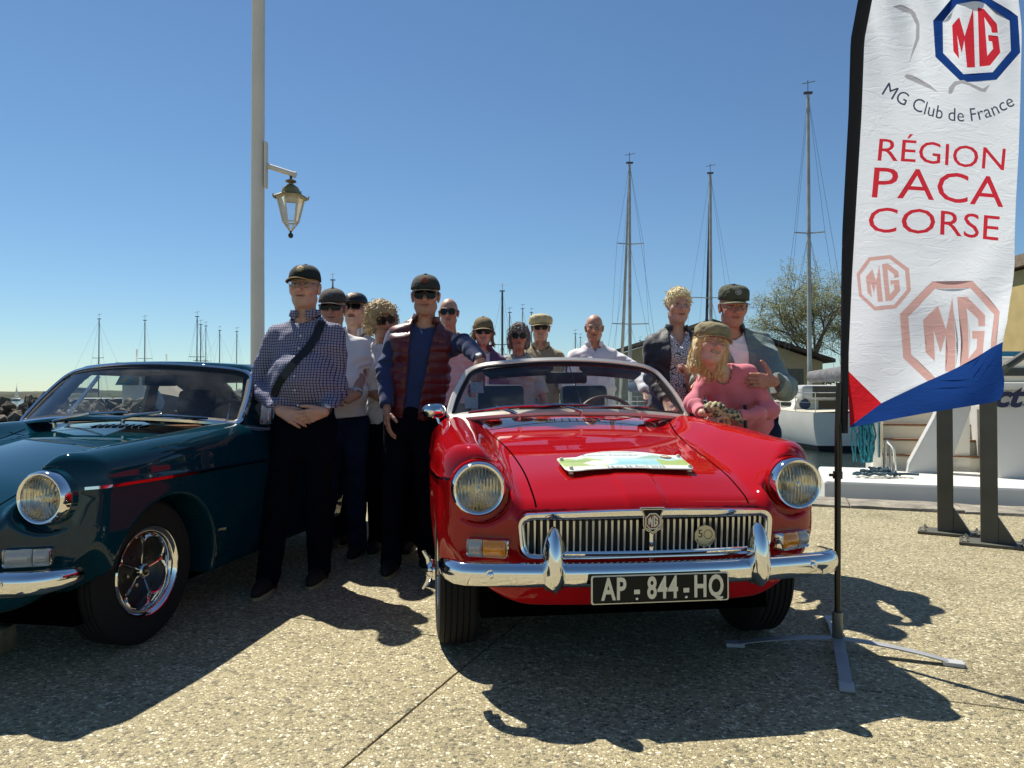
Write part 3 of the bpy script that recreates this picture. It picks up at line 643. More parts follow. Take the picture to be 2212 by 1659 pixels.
HX = lambda r, v, k: Vector((lx+r*math.cos(R(60*k+20)), r*math.sin(R(60*k+20)), zz(v)))
mb = MB(); mb.add([HX(.10, 416, k) for k in range(6)]+[HX(.175, 424, k) for k in range(6)]+[HX(.172, 428, k) for k in range(6)]+[HX(.12, 421, k) for k in range(6)], [(i*6+k, i*6+(k+1) % 6, (i+1)*6+(k+1) % 6, (i+1)*6+k) for i in range(3) for k in range(6)]+[tuple(range(18, 24))]); mb.build('roof_skirt', M_BRASS, lp)
for k in range(6): mb = MB(); mb.lathe([(0, .03), (.008, .02), (.004, .01), (.01, 0)], 8, Matrix.Translation(HX(.172, 424, k))); mb.build('finial', M_BRASS, lp)
M_LGL = glassmat('lantern_glass', (.93, .96, .97), .8, .12)
for k in range(6):
    mb = MB(); mb.tube([HX(.135, 424, k), HX(.075, 479, k)], .0085, 6); mb.tube([HX(.075, 479, k), HX(.012, 498, k)], .007, 6)
    mb.tube([HX(.075, 479, k), HX(.075, 479, k+1)], .008, 6); mb.tube([HX(.135, 425, k), HX(.135, 425, k+1)], .009, 6); mb.build('frame_bar', M_LAMPW, lp)
    mb = MB(); mb.add([HX(.13, 425, k), HX(.13, 425, k+1), HX(.073, 478, k+1), HX(.073, 478, k)], [(0, 1, 2, 3)]); mb.build('glass_pane', M_LGL, lp)
    mb = MB(); mb.add([HX(.073, 479, k), HX(.073, 479, k+1), HX(.011, 497, k)], [(0, 1, 2)]); mb.build('glass_pane', M_LGL, lp)
mb = MB(); mb.lathe([(0, zz(426)), (.115, zz(426)), (.11, zz(432)), (0, zz(433))], 6, Matrix.Translation((lx, 0, 0)), a0=R(20)); mb.build('reflector', M_LAMPW, lp)
mb = MB(); mb.lathe([(0, zz(497)), (.011, zz(498)), (.010, zz(502)), (.024, zz(505)), (.026, zz(508)), (.02, zz(512)), (0, zz(514))], 14, Matrix.Translation((lx, 0, 0))); mb.build('drop_finial', M_BLACK, lp, smooth=True)
# ---------------------------------------------------------------- dark steel posts at right
M_POST = mat('grey_green_steel', (.085, .085, .068), .6, var=.2, scale=4, bump=.1)
for i, (u, v, lab) in enumerate([(2040, 1152, 'dark steel post with bolted base plate, farther of the two behind the banner'), (2134, 1176, 'dark steel post with bolted base plate, nearer of the two at the right')]):
    Y = 1680/(v-853); p = at(u, v, Y); e = empty('steel_post', lab, 'post', (p.x, p.y, 0), R(-32), 'steel posts behind the banner')
    mb = MB(); mb.box((0, 0, .70), (.105, .10, 1.36)); mb.build('upright', M_POST, e, bevel=.006)
    mb = MB(); mb.box((.03, 0, .012), (.42, .24, .02)); mb.build('base_plate', M_POST, e, bevel=.003)
    mb = MB(); mb.prism([(.054, .023), (.16, .023), (.054, .20)], .09, Matrix.Translation((0, -.045, 0))); mb.build('gusset', M_POST, e)
    for bx, by in ((-.14, .08), (-.14, -.08), (.2, .08), (.2, -.08)):
        mb = MB(); mb.lathe([(0, .05), (.008, .05), (.008, .038), (.016, .038), (.016, .022), (.026, .022)], 6, Matrix.Translation((bx, by, 0))); mb.build('bolt', M_STEEL, e)
e = MB(); e.tube([at(2170, 795, 5.3), at(2260, 735, 5.5)], .028, 6); e.tube([at(2036, 842, 5.6), at(2136, 830, 5.2), at(2170, 795, 5.3)], .03, 6)
o = e.build('cross_rail', M_POST); tag(o, 'dark slanting steel rail joining the tops of the two posts', 'rail')
# ================================================================ classic sports cars
def paint(name, col, c2):
    m, nt, b = newmat(name); b.inputs['Base Color'].default_value = (*col, 1); b.inputs['Roughness'].default_value = .7; b.inputs['Metallic'].default_value = 0
    b.inputs['Coat Weight'].default_value = 1; b.inputs['Coat Roughness'].default_value = .015; b.inputs['Coat IOR'].default_value = 1.46; b.inputs['Specular IOR Level'].default_value = .0
    tc = N(nt, 'ShaderNodeTexCoord'); no = N(nt, 'ShaderNodeTexNoise', Scale=2.2, Detail=7.0); L(nt, tc.outputs['Object'], no.inputs['Vector'])
    r = ramp(nt, [(.35, col), (.7, c2)]); L(nt, no.outputs['Fac'], r.inputs[0]); L(nt, r.outputs[0], b.inputs['Base Color'])
    n2 = N(nt, 'ShaderNodeTexNoise', Scale=14.0, Detail=6.0); L(nt, tc.outputs['Object'], n2.inputs['Vector'])
    rr = ramp(nt, [(.5, (.006,)*3), (.85, (.04,)*3)]); L(nt, n2.outputs['Fac'], rr.inputs[0]); L(nt, rr.outputs[0], b.inputs['Coat Roughness'])
    n3 = N(nt, 'ShaderNodeTexNoise', Scale=7.0, Detail=2.0); L(nt, tc.outputs['Object'], n3.inputs['Vector'])
    bp = N(nt, 'ShaderNodeBump', Strength=.03, Distance=.003); L(nt, n3.outputs['Fac'], bp.inputs['Height']); L(nt, bp.outputs[0], b.inputs['Coat Normal']); return m
M_RED = paint('red_paint', (.37, .0035, .005), (.33, .003, .005))
M_TEAL = paint('teal_paint', (.002, .029, .046), (.002, .025, .040))
M_CHROME = mat('chrome', (.80, .80, .79), .05, metal=1)
M_CHROMEW = mat('worn_chrome', (.66, .65, .62), .16, metal=1, var=.12, scale=20)
M_RUB = mat('tyre_rubber', (.0045, .0045, .0045), .9, bump=.3, bscale=60, bdist=.002)
M_TRIMB = mat('black_rubber', (.006, .006, .006), .5)
M_MATTB = mat('matt_black', (.002, .002, .002), 1.0, spec=0)  # black for the added light block under the cars, shared by panel gaps
M_VINYL = mat('black_vinyl', (.014, .016, .018), .42, var=.2, scale=6, bump=.25, bscale=40, bdist=.003)
M_SEATG = mat('brown_grey_seat', (.045, .036, .030), .6, var=.2, scale=6)
M_HEADL = mat('grey_headlining', (.22, .20, .18), .9)
M_GLASS = glassmat('windscreen_glass', (.86, .91, .90), 1.0, .035)
M_AMBER = mat('amber_lens', (.80, .27, .01), .18, coat=1, bump=.5, bscale=90, bdist=.004, var=.2, scale=30)
M_CLEAR = mat('ribbed_clear_lens', (.42, .41, .38), .16, coat=1, bump=.6, bscale=80, bdist=.004)
M_PLATEB = mat('plate_black', (.010, .010, .008), .55, spec=.2)
M_PLATEW = mat('plate_cream', (.74, .69, .53), .5)
M_MAROON = mat('badge_maroon', (.16, .012, .010), .35, coat=.6)
def lens_mat():
    m, nt, b = newmat('headlamp_lens'); b.inputs['Transmission Weight'].default_value = 1; b.inputs['Roughness'].default_value = .04; b.inputs['IOR'].default_value = 1.35
    b.inputs['Base Color'].default_value = (.97, .96, .90, 1)
    tc = N(nt, 'ShaderNodeTexCoord'); wv = N(nt, 'ShaderNodeTexWave', Scale=26.0, Distortion=.6, bands_direction='X'); wv.inputs['Detail Scale'].default_value = 1.0
    L(nt, tc.outputs['Object'], wv.inputs['Vector']); vo = N(nt, 'ShaderNodeTexVoronoi', Scale=16.0, distance='CHEBYCHEV'); L(nt, tc.outputs['Object'], vo.inputs['Vector'])
    ad = N(nt, 'ShaderNodeMath', operation='ADD'); L(nt, wv.outputs['Fac'], ad.inputs[0]); L(nt, vo.outputs['Distance'], ad.inputs[1])
    bp = N(nt, 'ShaderNodeBump', Strength=.9, Distance=.006); L(nt, ad.outputs[0], bp.inputs['Height']); L(nt, bp.outputs[0], b.inputs['Normal']); return m
M_LENS = lens_mat()
M_REFL = mat('lamp_reflector', (.86, .82, .70), .16, metal=1)
# ---- body surface
T0 = Spline([-.3, -.12, -.04, .04, .15, .3, .5, .8, 1.1, 1.35, 1.6, 2.3, 2.9, 3.3, 3.75], [.56, .625, .668, .702, .742, .778, .815, .862, .902, .930, .935, .915, .90, .865, .76])
CR = Spline([-.3, 0, .15, .3, .6, .9, 1.2, 1.6, 2.3, 2.9, 3.3, 3.75], [.815, .842, .853, .862, .884, .904, .922, .915, .895, .89, .87, .80])
SW = Spline([-.3, -.05, .1, .3, .55, .9, 1.5, 2.5, 3.1, 3.5, 3.8], [.70, .728, .742, .755, .768, .762, .757, .760, .748, .715, .66])
LX, LZ = .607, .712
def car_sdf(gt, cockpit):
    def f(p):
        x = np.abs(p[:, 0]); y = p[:, 1]; z = p[:, 2]
        t0 = T0(y)-.024*(x/.42)**2; s = ss(x, .435, .615)
        # centre bulge towards the badge
        t0 = t0+.006*(1-ss(x, .062, .085))*ss(y, -.2, -.08)*(1-ss(y, .05, .28))
        rearb = ss(y, 1.25, 1.6)
        T = t0*(1-s)+(CR(y)+.016)*s; T = T*(1-rearb)+rearb*(T0(y)-.02*(x/.6)**2)
        S = SW(y)-.75*np.maximum(z-.68, 0)**2-.26*np.maximum(.60-z, 0)**2+.0035*np.exp(-((z-.738)/.018)**2)
        G = -.088+.098*(x/.60)**3.0+.55*np.maximum(.50-z, 0)**1.6+.10*np.maximum(z-.6, 0)
        d = smax(z-T, x-S, .090); d = smax(d, G-y, .075); d = smax(d, y-3.72, .16)
        zb = .288-.05*ss(y, .2, .6); d = smax(d, zb+2.1*np.maximum(x-.40, 0)**2*(1-ss(y, .1, .3))-z, .03)
        # lamp scallops
        pl = np.stack([x, y, z], -1); cy = np.hypot(x-(LX-.006), z-(LZ-.013)); d = smax(d, -np.maximum(cy-.112, y-.045), .020)
        # grille mouth
        q = np.stack([np.abs(x)-.462+.03, np.abs(z-.551)-.078+.03], -1)
        g = np.maximum(nrm(np.maximum(q, 0))+np.minimum(q.max(-1), 0)-.03, y-.08); d = smax(d, -g, .012)
        # wheel arches, hollow front
        for wy in (.545, 2.86):
            d = smax(d, -np.maximum(np.hypot(y-wy, z-.30)-.355, .40-x), .018)
        d = np.maximum(d, -np.maximum.reduce([np.abs(y-2.2)-2.12, x-.55, z-.42]))
        if cockpit: d = smax(d, -rbox(np.stack([x, y, z], -1), (0, 2.08, 1.0), (.60, .62, .62), .14), .02)
        return d
    return f
def car_body(car, m, gt):
    f = car_sdf(gt, True); xs = np.arange(-.80, .801, .0125)
    ys = np.concatenate([np.arange(-.20, .16, .009), np.arange(.16, 1.45, .0145), np.arange(1.45, 3.86, .04)])
    zs = np.concatenate([np.arange(.18, .42, .02), np.arange(.42, .98, .0095)])
    P, F, Nn = sdf_mesh(f, xs, ys, zs, newton=3, lip=1.6); c = P[F].mean(1); ax = np.abs(c[:, 0]); nz = Nn[F].mean(1)
    seam = SEAM(c[:, 1])
    bon = (ax < seam) & (c[:, 1] < 1.16-.10*(c[:, 0]/.5)**2) & (c[:, 2] > .645) & (nz[:, 2] > -.2) & (c[:, 1] > -.2) & ((c[:, 1] > .02) | (c[:, 2] > .64))
    bon &= c[:, 2] > T0(c[:, 1])-.06
    door = (ax > .66) & (c[:, 1] > 1.42) & (c[:, 1] < 2.38) & (c[:, 2] > .30) & (nz[:, 0]*np.sign(c[:, 0]) > .3)
    parts = [('body', ~(bon | door)), ('bonnet', bon), ('door', door & (c[:, 0] > 0)), ('door', door & (c[:, 0] < 0))]
    out = {}
    for nm, k in parts:
        V, F2, N2 = submesh(P, F, Nn, k); out[nm] = link(nm, mesh_from(nm, V, F2, True, N2), car, m)
    return f, out
SEAM = Spline([-.15, 0, .3, .6, .9, 1.16], [.398, .402, .408, .425, .462, .515])
def on_top(f, x, y, z0=1.0):
    p = np.array([[a, b, z0] for a, b in zip(np.atleast_1d(x), np.atleast_1d(y))], float)
    for _ in range(60): p[:, 2] -= f(p)*.8
    return p
def ribbon(pts, nor, w, h, mb):
    """flat strip along pts lying on the surface"""
    n = len(pts); V = []
    for i in range(n):
        t = Vector(pts[min(i+1, n-1)])-Vector(pts[max(i-1, 0)]); nn = Vector(nor[i]); s = t.cross(nn).normalized()*w/2; p = Vector(pts[i])
        V += [p-s-nn*.004, p-s+nn*h, p+s+nn*h, p+s-nn*.004]
    mb.add(V, [(i*4+j, i*4+j+1, (i+1)*4+j+1, (i+1)*4+j) for i in range(n-1) for j in range(3)])
def sgrad(f, P):
    e = 1e-3; f0 = f(P); g = np.stack([f(P+np.array([e if k == j else 0 for k in range(3)]))-f0 for j in range(3)], -1); return g/nrm(g)[:, None]
def loop_rr(hw, z0, z1, r, bow=0.0, n=10, taper=0.0):
    """closed rounded rectangle (x,z), top bowed upward"""
    P = []
    for cx, cz, a0 in ((hw-r, z1-r, 0), (-hw+r, z1-r, 90), (-hw+r, z0+r, 180), (hw-r, z0+r, 270)):
        for k in range(n): a = R(a0+90*k/(n-1)); P.append((cx+r*math.cos(a), cz+r*math.sin(a)))
    Q = []
    for i in range(len(P)):
        a, b = P[i], P[(i+1) % len(P)]; m = max(1, int(math.hypot(b[0]-a[0], b[1]-a[1])/.03))
        Q += [(a[0]+(b[0]-a[0])*k/m, a[1]+(b[1]-a[1])*k/m) for k in range(m)]
    return [(x*(1-taper*(z1-z)/(z1-z0)), z+(bow*(1-(x/hw)**2) if z > (z0+z1)/2 else 0)) for x, z in Q]
def face_y(x): return -.088+.098*(abs(x)/.60)**3.0
def emblem(parent, M, r, m_ring, m_let, depth=.003, m_field=None, fill=True):
    """octagonal two letter emblem on the x/z plane of M"""
    o1 = octagon(r/math.cos(R(22.5))); o2 = octagon(r*.86/math.cos(R(22.5)))
    mb = MB()
    if fill: mb.prism(o1, depth, M @ Matrix.Translation((0, -depth, 0))); mb.build('emblem_field', m_field, parent)
    mb = MB(); V = []
    for dd in (0, depth*.6):
        V += [M @ Vector((x, -depth-dd, z)) for x, z in o1]+[M @ Vector((x, -depth-dd, z)) for x, z in o2]
    F = [(16+k, 16+(k+1) % 8, 24+(k+1) % 8, 24+k) for k in range(8)]+[(k, (k+1) % 8, 16+(k+1) % 8, 16+k) for k in range(8)]+[(8+k, 24+k, 24+(k+1) % 8, 8+(k+1) % 8) for k in range(8)]
    mb.add(V, F); mb.build('emblem_ring', m_ring, parent)
    for L_ in (EMB_M, EMB_G):
        mb = MB(); mb.prism([(x*r*.82, z*r*.82) for x, z in L_], depth*.6, M @ Matrix.Translation((0, -depth*1.7, 0))); mb.build('emblem_letter', m_let, parent)
def headlamp(car, sx, f):
    c = Vector((sx*LX, .0, LZ)); M = Matrix.Translation(c) @ Matrix.Rotation(R(90), 4, 'X')
    h = MB(); h.lathe([(.0985, -.05), (.0985, -.012), (.0965, .004), (.090, .013), (.083, .012), (.078, .004), (.077, -.006)], 56, M); o = h.build('headlight', M_CHROME, car, smooth=True, auto=R(60))
    mb = MB(); mb.lathe([(.078*math.cos(t), .004+.019*math.sin(t)) for t in np.linspace(0, math.pi/2, 12)], 48, M); mb.build('lens', M_LENS, o, smooth=True)
    mb = MB(); mb.lathe([(.0775*(1-k/12)**.6 if k < 12 else .0, -.004-.035*(k/12)) for k in range(13)], 48, M); mb.build('reflector', M_REFL, o, smooth=True)
    mb = MB(); mb.lathe([(0, .006), (.012, .004), (.016, -.01), (.016, -.04)], 16, M); mb.build('bulb_shield', M_CHROMEW, o, smooth=True)
    mb = MB(); mb.lathe([(.105, -.055), (.102, -.03), (.0985, -.028)], 48, M); mb.build('lamp_bowl', M_RED if car.name == 'classic_car' else M_TEAL, o, smooth=True)
def indicator(car, sx, amber_in=True):
    x0 = sx*.575; y0 = face_y(.575); ang = math.atan2(.098*3.0*(.575/.6)**2/.6, 1)*sx
    M = Matrix.Translation((x0, y0-.020, .505)) @ Matrix.Rotation(ang, 4, 'Z')
    lp1 = loop_rr(.078, -.033, .033, .010, n=4); lp2 = loop_rr(.070, -.026, .026, .007, n=4)
    n = min(len(lp1), len(lp2)); lp2 = [(x*.070/.078, z*.026/.033) for x, z in lp1]
    mb = MB(); n = len(lp1); V = [M @ Vector((x, .03, z)) for x, z in lp1]+[M @ Vector((x, -.014, z)) for x, z in lp1]+[M @ Vector((x*.96, -.018, z*.93)) for x, z in lp1]+[M @ Vector((x, -.012, z)) for x, z in lp2]
    mb.add(V, [(j*n+k, j*n+(k+1) % n, (j+1)*n+(k+1) % n, (j+1)*n+k) for j in range(3) for k in range(n)]); o = mb.build('indicator_light', M_CHROME, car, smooth=True, auto=R(50))
    for a, b, m in ((-.070, -.018, M_CLEAR), (-.016, .070, M_AMBER)):
        if sx > 0: a, b = -b, -a
        if not amber_in: m = M_CLEAR
        mb = MB(); P = np.zeros((9, 5, 3))
        for i in range(9):
            for j in range(5):
                xx = a+(b-a)*i/8; zq = -.026+.052*j/4; P[i, j] = M @ Vector((xx, -.012-.014*math.sin(math.pi*j/4)**.5*(1 if 0 < i < 8 else .2), zq))
        V, F = grid_mesh(P); mb.add(V, [tuple(q) for q in F]); mb.build('lens', m, o, smooth=True)
def bumper(car, plate_z=0):
    BY = lambda x: -.185+.085*(abs(x)/.70)**2.2
    path = [(x, BY(x)) for x in np.linspace(-.62, .62, 41)]
    tail = [(.660, BY(.66)+.004), (.690, -.082), (.710, -.045), (.720, .0), (.722, .04)]
    path = [(-x, y) for x, y in tail[::-1]]+path+tail
    prof = [(.012, .046), (.002, .0475), (-.010, .044), (-.019, .034), (-.0245, .018), (-.0255, 0), (-.0225, -.020), (-.0175, -.034), (-.016, -.0385), (-.006, -.047), (.010, -.047)]
    P = np.zeros((len(path), len(prof), 3))
    for i, (x, y) in enumerate(path):
        a, b = path[max(i-1, 0)], path[min(i+1, len(path)-1)]; t = Vector((b[0]-a[0], b[1]-a[1])).normalized(); nx, ny = -t.y, t.x   # outward = -n
        end = min(1, min(i, len(path)-1-i)/4+.35); end = end if end < 1 else 1
        for j, (d, h) in enumerate(prof): P[i, j] = (x+nx*d, y+ny*d, .436+h*.80*(.55+.45*end))
    V, F = grid_mesh(P); mb = MB(); mb.add(V, [tuple(q) for q in F]); o = mb.build('bumper', M_CHROME, car, smooth=True, auto=R(60))
    sm = o.modifiers.new('s', 'SOLIDIFY'); sm.thickness = .003; sm.offset = 1
    for x in (-.58, .58):
        mb = MB(); mb.lathe([(0, .010), (.008, .008), (.012, .003), (.012, 0), (.018, 0)], 16, Matrix.Translation((x, BY(x)-.0275, .44)) @ Matrix.Rotation(R(90), 4, 'X')); mb.build('bolt', M_CHROME, o, smooth=True)
    for sx in (-1, 1):
        c = Vector((sx*.365, BY(.365)-.028, .445)); P = np.zeros((22, 22, 3)); zs = np.linspace(-.062, .155, 22)
        for i, zz in enumerate(zs):
            t = (zz+.062)/.217; w = .043*(math.sin(math.pi*min(t*1.15+.10, 1)**.8)**.55 if t < .78 else 1)*(1 if t < .25 else (1-((t-.25)/.76)**2.0*.80)); w = max(w, .002)
            w = .043*max(1-((t-.30)/.705)**2.2, .0)**.55 if t > .30 else .043*max(1-((.30-t)/.305)**2.2, 0)**.5
            dp = .062*max(1-((t-.35)/.67)**2, 0)**.5 if t > .35 else .062*max(1-((.35-t)/.40)**2, 0)**.5
            for j in range(22):
                a = 2*math.pi*j/22; ca, sa = math.cos(a), math.sin(a)
                P[i, j] = (c.x+w*ca*(1-.25*max(-sa, 0)), c.y+.018+(dp*min(sa, 0)*1.0 if sa < 0 else .02*sa), c.z+zz)
        V, F = grid_mesh(P, closed_v=True); mb = MB(); mb.add(V, [tuple(q) for q in F]); r = mb.build('overrider', M_CHROME, car, smooth=True, auto=R(80))
        mb = MB(); mb.tube([c+Vector((0, .02, -.058)), c+Vector((0, .02, .0)), c+Vector((0, .022, .09))], [.03, .049, .03], 18, flat=.3); mb.build('rubber_seal', M_TRIMB, r, smooth=True)
    mb = MB(); mb.tube([(x, -.175+.03*(x/.36)**2, .505) for x in np.linspace(-.35, .35, 13)], .0085, 10); mb.build('badge_bar', M_CHROME, car, smooth=True)
    return BY
def tyre_wheel(car, x, y, kind, steer=0.0, z=.302, sx=1):
    """axle along local z of the lathe, outward = +"""
    w = bpy.data.objects.new('wheel', None); COL.objects.link(w); w.parent = car; w.location = (x, y, z); w.rotation_euler = (0, 0, steer)
    M = Matrix.Rotation(R(90)*sx, 4, 'Y'); ro = .302
    prof = [(.185, -.075), (.20, -.083), (.25, -.086), (.285, -.080), (.298, -.064), (.3015, -.04)]
    for k in range(-2, 3): prof += [(.302, k*.024-.009), (.302, k*.024+.007), (.296, k*.024+.009), (.296, k*.024+.013)]
    prof += [(.3015, .062), (.298, .066), (.285, .080), (.25, .087), (.20, .083), (.188, .075)]
    mb = MB(); mb.lathe(prof, 56, M); mb.build('tyre', M_RUB, w, smooth=True, auto=R(30))
    if kind == 'wire':
        mb = MB(); mb.lathe([(.19, .078), (.182, .080), (.172, .06), (.168, .02), (.168, -.07)], 48, M); mb.build('rim', M_CHROMEW, w, smooth=True)
        mb = MB(); mb.lathe([(.0, .085), (.032, .085), (.04, .07), (.045, .0), (.05, -.06)], 24, M); mb.build('hub', M_CHROME, w, smooth=True)
        for k in range(40):
            a = 2*math.pi*k/40; a2 = a+(.35 if k % 2 else -.35); mb = MB(); mb.tube([M @ Vector((.04*math.cos(a2), .04*math.sin(a2), .05 if k % 4 < 2 else -.03)), M @ Vector((.17*math.cos(a), .17*math.sin(a), .03))], .0022, 4); mb.build('spoke', M_CHROMEW, w)
        mb = MB(); mb.lathe([(0, .132), (.02, .131), (.032, .122), (.036, .108), (.043, .104), (.043, .094), (.034, .090), (.034, .084)], 28, M)
        o = mb.build('spinner', M_CHROME, w, smooth=True, auto=R(45))
        for s in (-1, 1):
            mb = MB(); mb.tube([M @ Vector((0, 0, .115)) + Vector((0, s*.0, s*.02)), M @ Vector((0, 0, .122))+Vector((0, 0, s*.05)), M @ Vector((0, 0, .145))+Vector((0, 0, s*.082))], [.016, .013, .006], 10, flat=.6); mb.build('spinner_ear', M_CHROME, o, smooth=True)
    else:
        mb = MB(); mb.lathe([(.192, .080), (.188, .088), (.182, .086), (.176, .074), (.170, .070), (.163, .071), (.158, .064), (.154, .035), (.152, .0)], 56, M); mb.build('rim', M_CHROME, w, smooth=True, auto=R(50))
        mb = MB(); mb.lathe([(.152, .004), (.12, .0), (.06, .018), (.04, .03), (0, .03)], 48, M); mb.build('wheel_disc', M_BLACK, w, smooth=True)
        for k in range(5):
            a = R(72*k+28); P = []
            def pt(r, da, h): return M @ Vector((r*math.cos(a+da), r*math.sin(a+da), h))
            mb = MB()
            mb.tube([pt(.030, 0, .047), pt(.075, 0, .046), pt(.115, 0, .042), pt(.135, 0, .041)], [.004, .0045, .006, .009], 8)
            for s in (-1, 1): mb.tube([pt(.125, s*.03, .041), pt(.143, s*.14, .043), pt(.153, s*.30, .050), pt(.158, s*.50, .056)], [.007, .008, .007, .004], 8)
            mb.build('spoke', M_CHROME if k % 5 else M_CHROME, w, smooth=True)
            mb = MB(); a += R(36); mb.lathe([(0, .034), (.009, .034), (.009, .012)], 6, Matrix.Translation(pt(.062, 0, 0)) @ M); mb.build('wheel_nut', M_CHROMEW, w)
        mb = MB(); mb.lathe([(0, .071), (.024, .070), (.030, .064), (.031, .03)], 32, M); o = mb.build('hub_cap', M_CHROMEW, w, smooth=True)
        EM = Matrix.Rotation(R(90)*sx, 4, 'Z') @ Matrix.Translation((0, -.071, 0))
        mb = MB(); q = octagon(.019); mb.prism(q, .002, EM @ Matrix.Translation((0, -.002, 0))); mb.build('hub_emblem', M_BLACK, o)
        V, F = text_tris('MG', .017, bold=.001); mb = MB(); mb.add([EM @ Vector((x_, -.0035, y_)) for x_, y_ in V], F); mb.build('hub_letters', M_CHROMEW, o)
def wiper(car, base, mid, tip_a, tip_b, m=None, m2=None):
    mb = MB(); base, mid = Vector(base), Vector(mid); mb.tube([base+Vector((0, 0, -.02)), base+Vector((0, -.004, .012)), base*.7+mid*.3+Vector((0, -.012, .012)), mid+Vector((0, -.01, .004))], [.011, .012, .009, .006], 8); o = mb.build('wiper', m or M_CHROMEW, car, smooth=True)
    a, b = Vector(tip_a), Vector(tip_b); mb = MB(); mb.tube([a, a*.5+b*.5+Vector((0, -.014, .006)), b], [.004, .009, .004], 6); mb.build('blade_bridge', M_CHROMEW, o, smooth=True)
    mb = MB(); mb.tube([a+Vector((0, .003, -.004)), b+Vector((0, .003, -.004))], .0055, 5); mb.build('blade_rubber', M_TRIMB, o)
def screen_curves(gt):
    hb, ht = .655, .525 if not gt else .575
    yb = lambda t: 1.275-.150*(1-t*t); zb = lambda t: .925+.040*(1-t*t)
    zt0, zt1 = (1.200, .037) if not gt else (1.215, .040)
    yt = lambda t: (1.56 if gt else 1.50)-.135*(1-t*t); zt = lambda t: zt0+zt1*(1-t*t)
    bot = lambda t: Vector((hb*t, yb(t), zb(t))); top = lambda t: Vector((ht*t, yt(t), zt(t)))
    def side(sx, s):   # s 0..1 from bottom corner to top corner
        p = bot(sx)*(1-s)+top(sx)*s; return p+Vector((sx*.018*math.sin(math.pi*s), 0, 0))
    return bot, top, side
def screen_loop(gt, r=.12, n=12):
    bot, top, side = screen_curves(gt); P = [bot(t) for t in np.linspace(-.97, .97, 31)]
    P += [side(1, s) for s in np.linspace(.07, .84, 12)]
    c0, c1, c2 = side(1, .84), side(1, 1.0), top(.82)
    P += [c0*(1-t)**2+c1*2*t*(1-t)+c2*t*t for t in np.linspace(.12, .88, 7)]
    P += [top(t) for t in np.linspace(.82, -.82, 27)]
    c0, c1, c2 = top(-.82), side(-1, 1.0), side(-1, .84)
    P += [c0*(1-t)**2+c1*2*t*(1-t)+c2*t*t for t in np.linspace(.12, .88, 7)]
    P += [side(-1, s) for s in np.linspace(.84, .07, 12)]
    return P
def closed_strip(mb, P, prof, up):
    """sweep small (a: outward in the loop plane, b: forward) profile round the closed loop"""
    n = len(P); c = sum(P, Vector())/n; V = []
    for i in range(n):
        t = (P[(i+1) % n]-P[i-1]).normalized(); o = t.cross(up); o = o.normalized()
        if o.dot(P[i]-c) < 0: o = -o
        for a, b in prof: V.append(P[i]+o*a+up*b)
    k = len(prof); mb.add(V, [(i*k+j, i*k+(j+1) % k, ((i+1) % n)*k+(j+1) % k, ((i+1) % n)*k+j) for i in range(n) for j in range(k)])
def windscreen(car, gt):
    P = screen_loop(gt); up = Vector((0, -.75, .66)).normalized()
    mb = MB(); closed_strip(mb, P, [(.012, -.014), (.015, .004), (.006, .014), (-.008, .012), (-.012, .0), (-.010, -.014)] if gt else [(.020, -.014), (.024, .002), (.016, .014), (-.006, .014), (-.012, .0), (-.010, -.014)], up)
    o = mb.build('windscreen_frame', M_CHROME if gt else M_ALU_SC, car, smooth=True, auto=R(40))
    mb = MB(); closed_strip(mb, P, [(-.010, -.012), (-.010, .008), (-.028, .006), (-.030, -.012)], up); mb.build('rubber_seal', M_TRIMB, o)
    mb = MB(); bot, top, side = screen_curves(gt); nu, nv = 24, 10; G = np.zeros((nu, nv, 3))
    for i in range(nu):
        for j in range(nv): t = -1+2*i/(nu-1); s = j/(nv-1); G[i, j] = bot(t*.985)*(1-s)+top(t*.985)*s
    V, F = grid_mesh(G); mb.add(V, [tuple(q) for q in F]); mb.build('windscreen_glass', M_GLASS, car, smooth=True)
M_ALU_SC = mat('screen_aluminium', (.74, .72, .66), .38, metal=.35)
M_SLAT = mat('slat_alloy', (.72, .69, .60), .28, metal=.8)
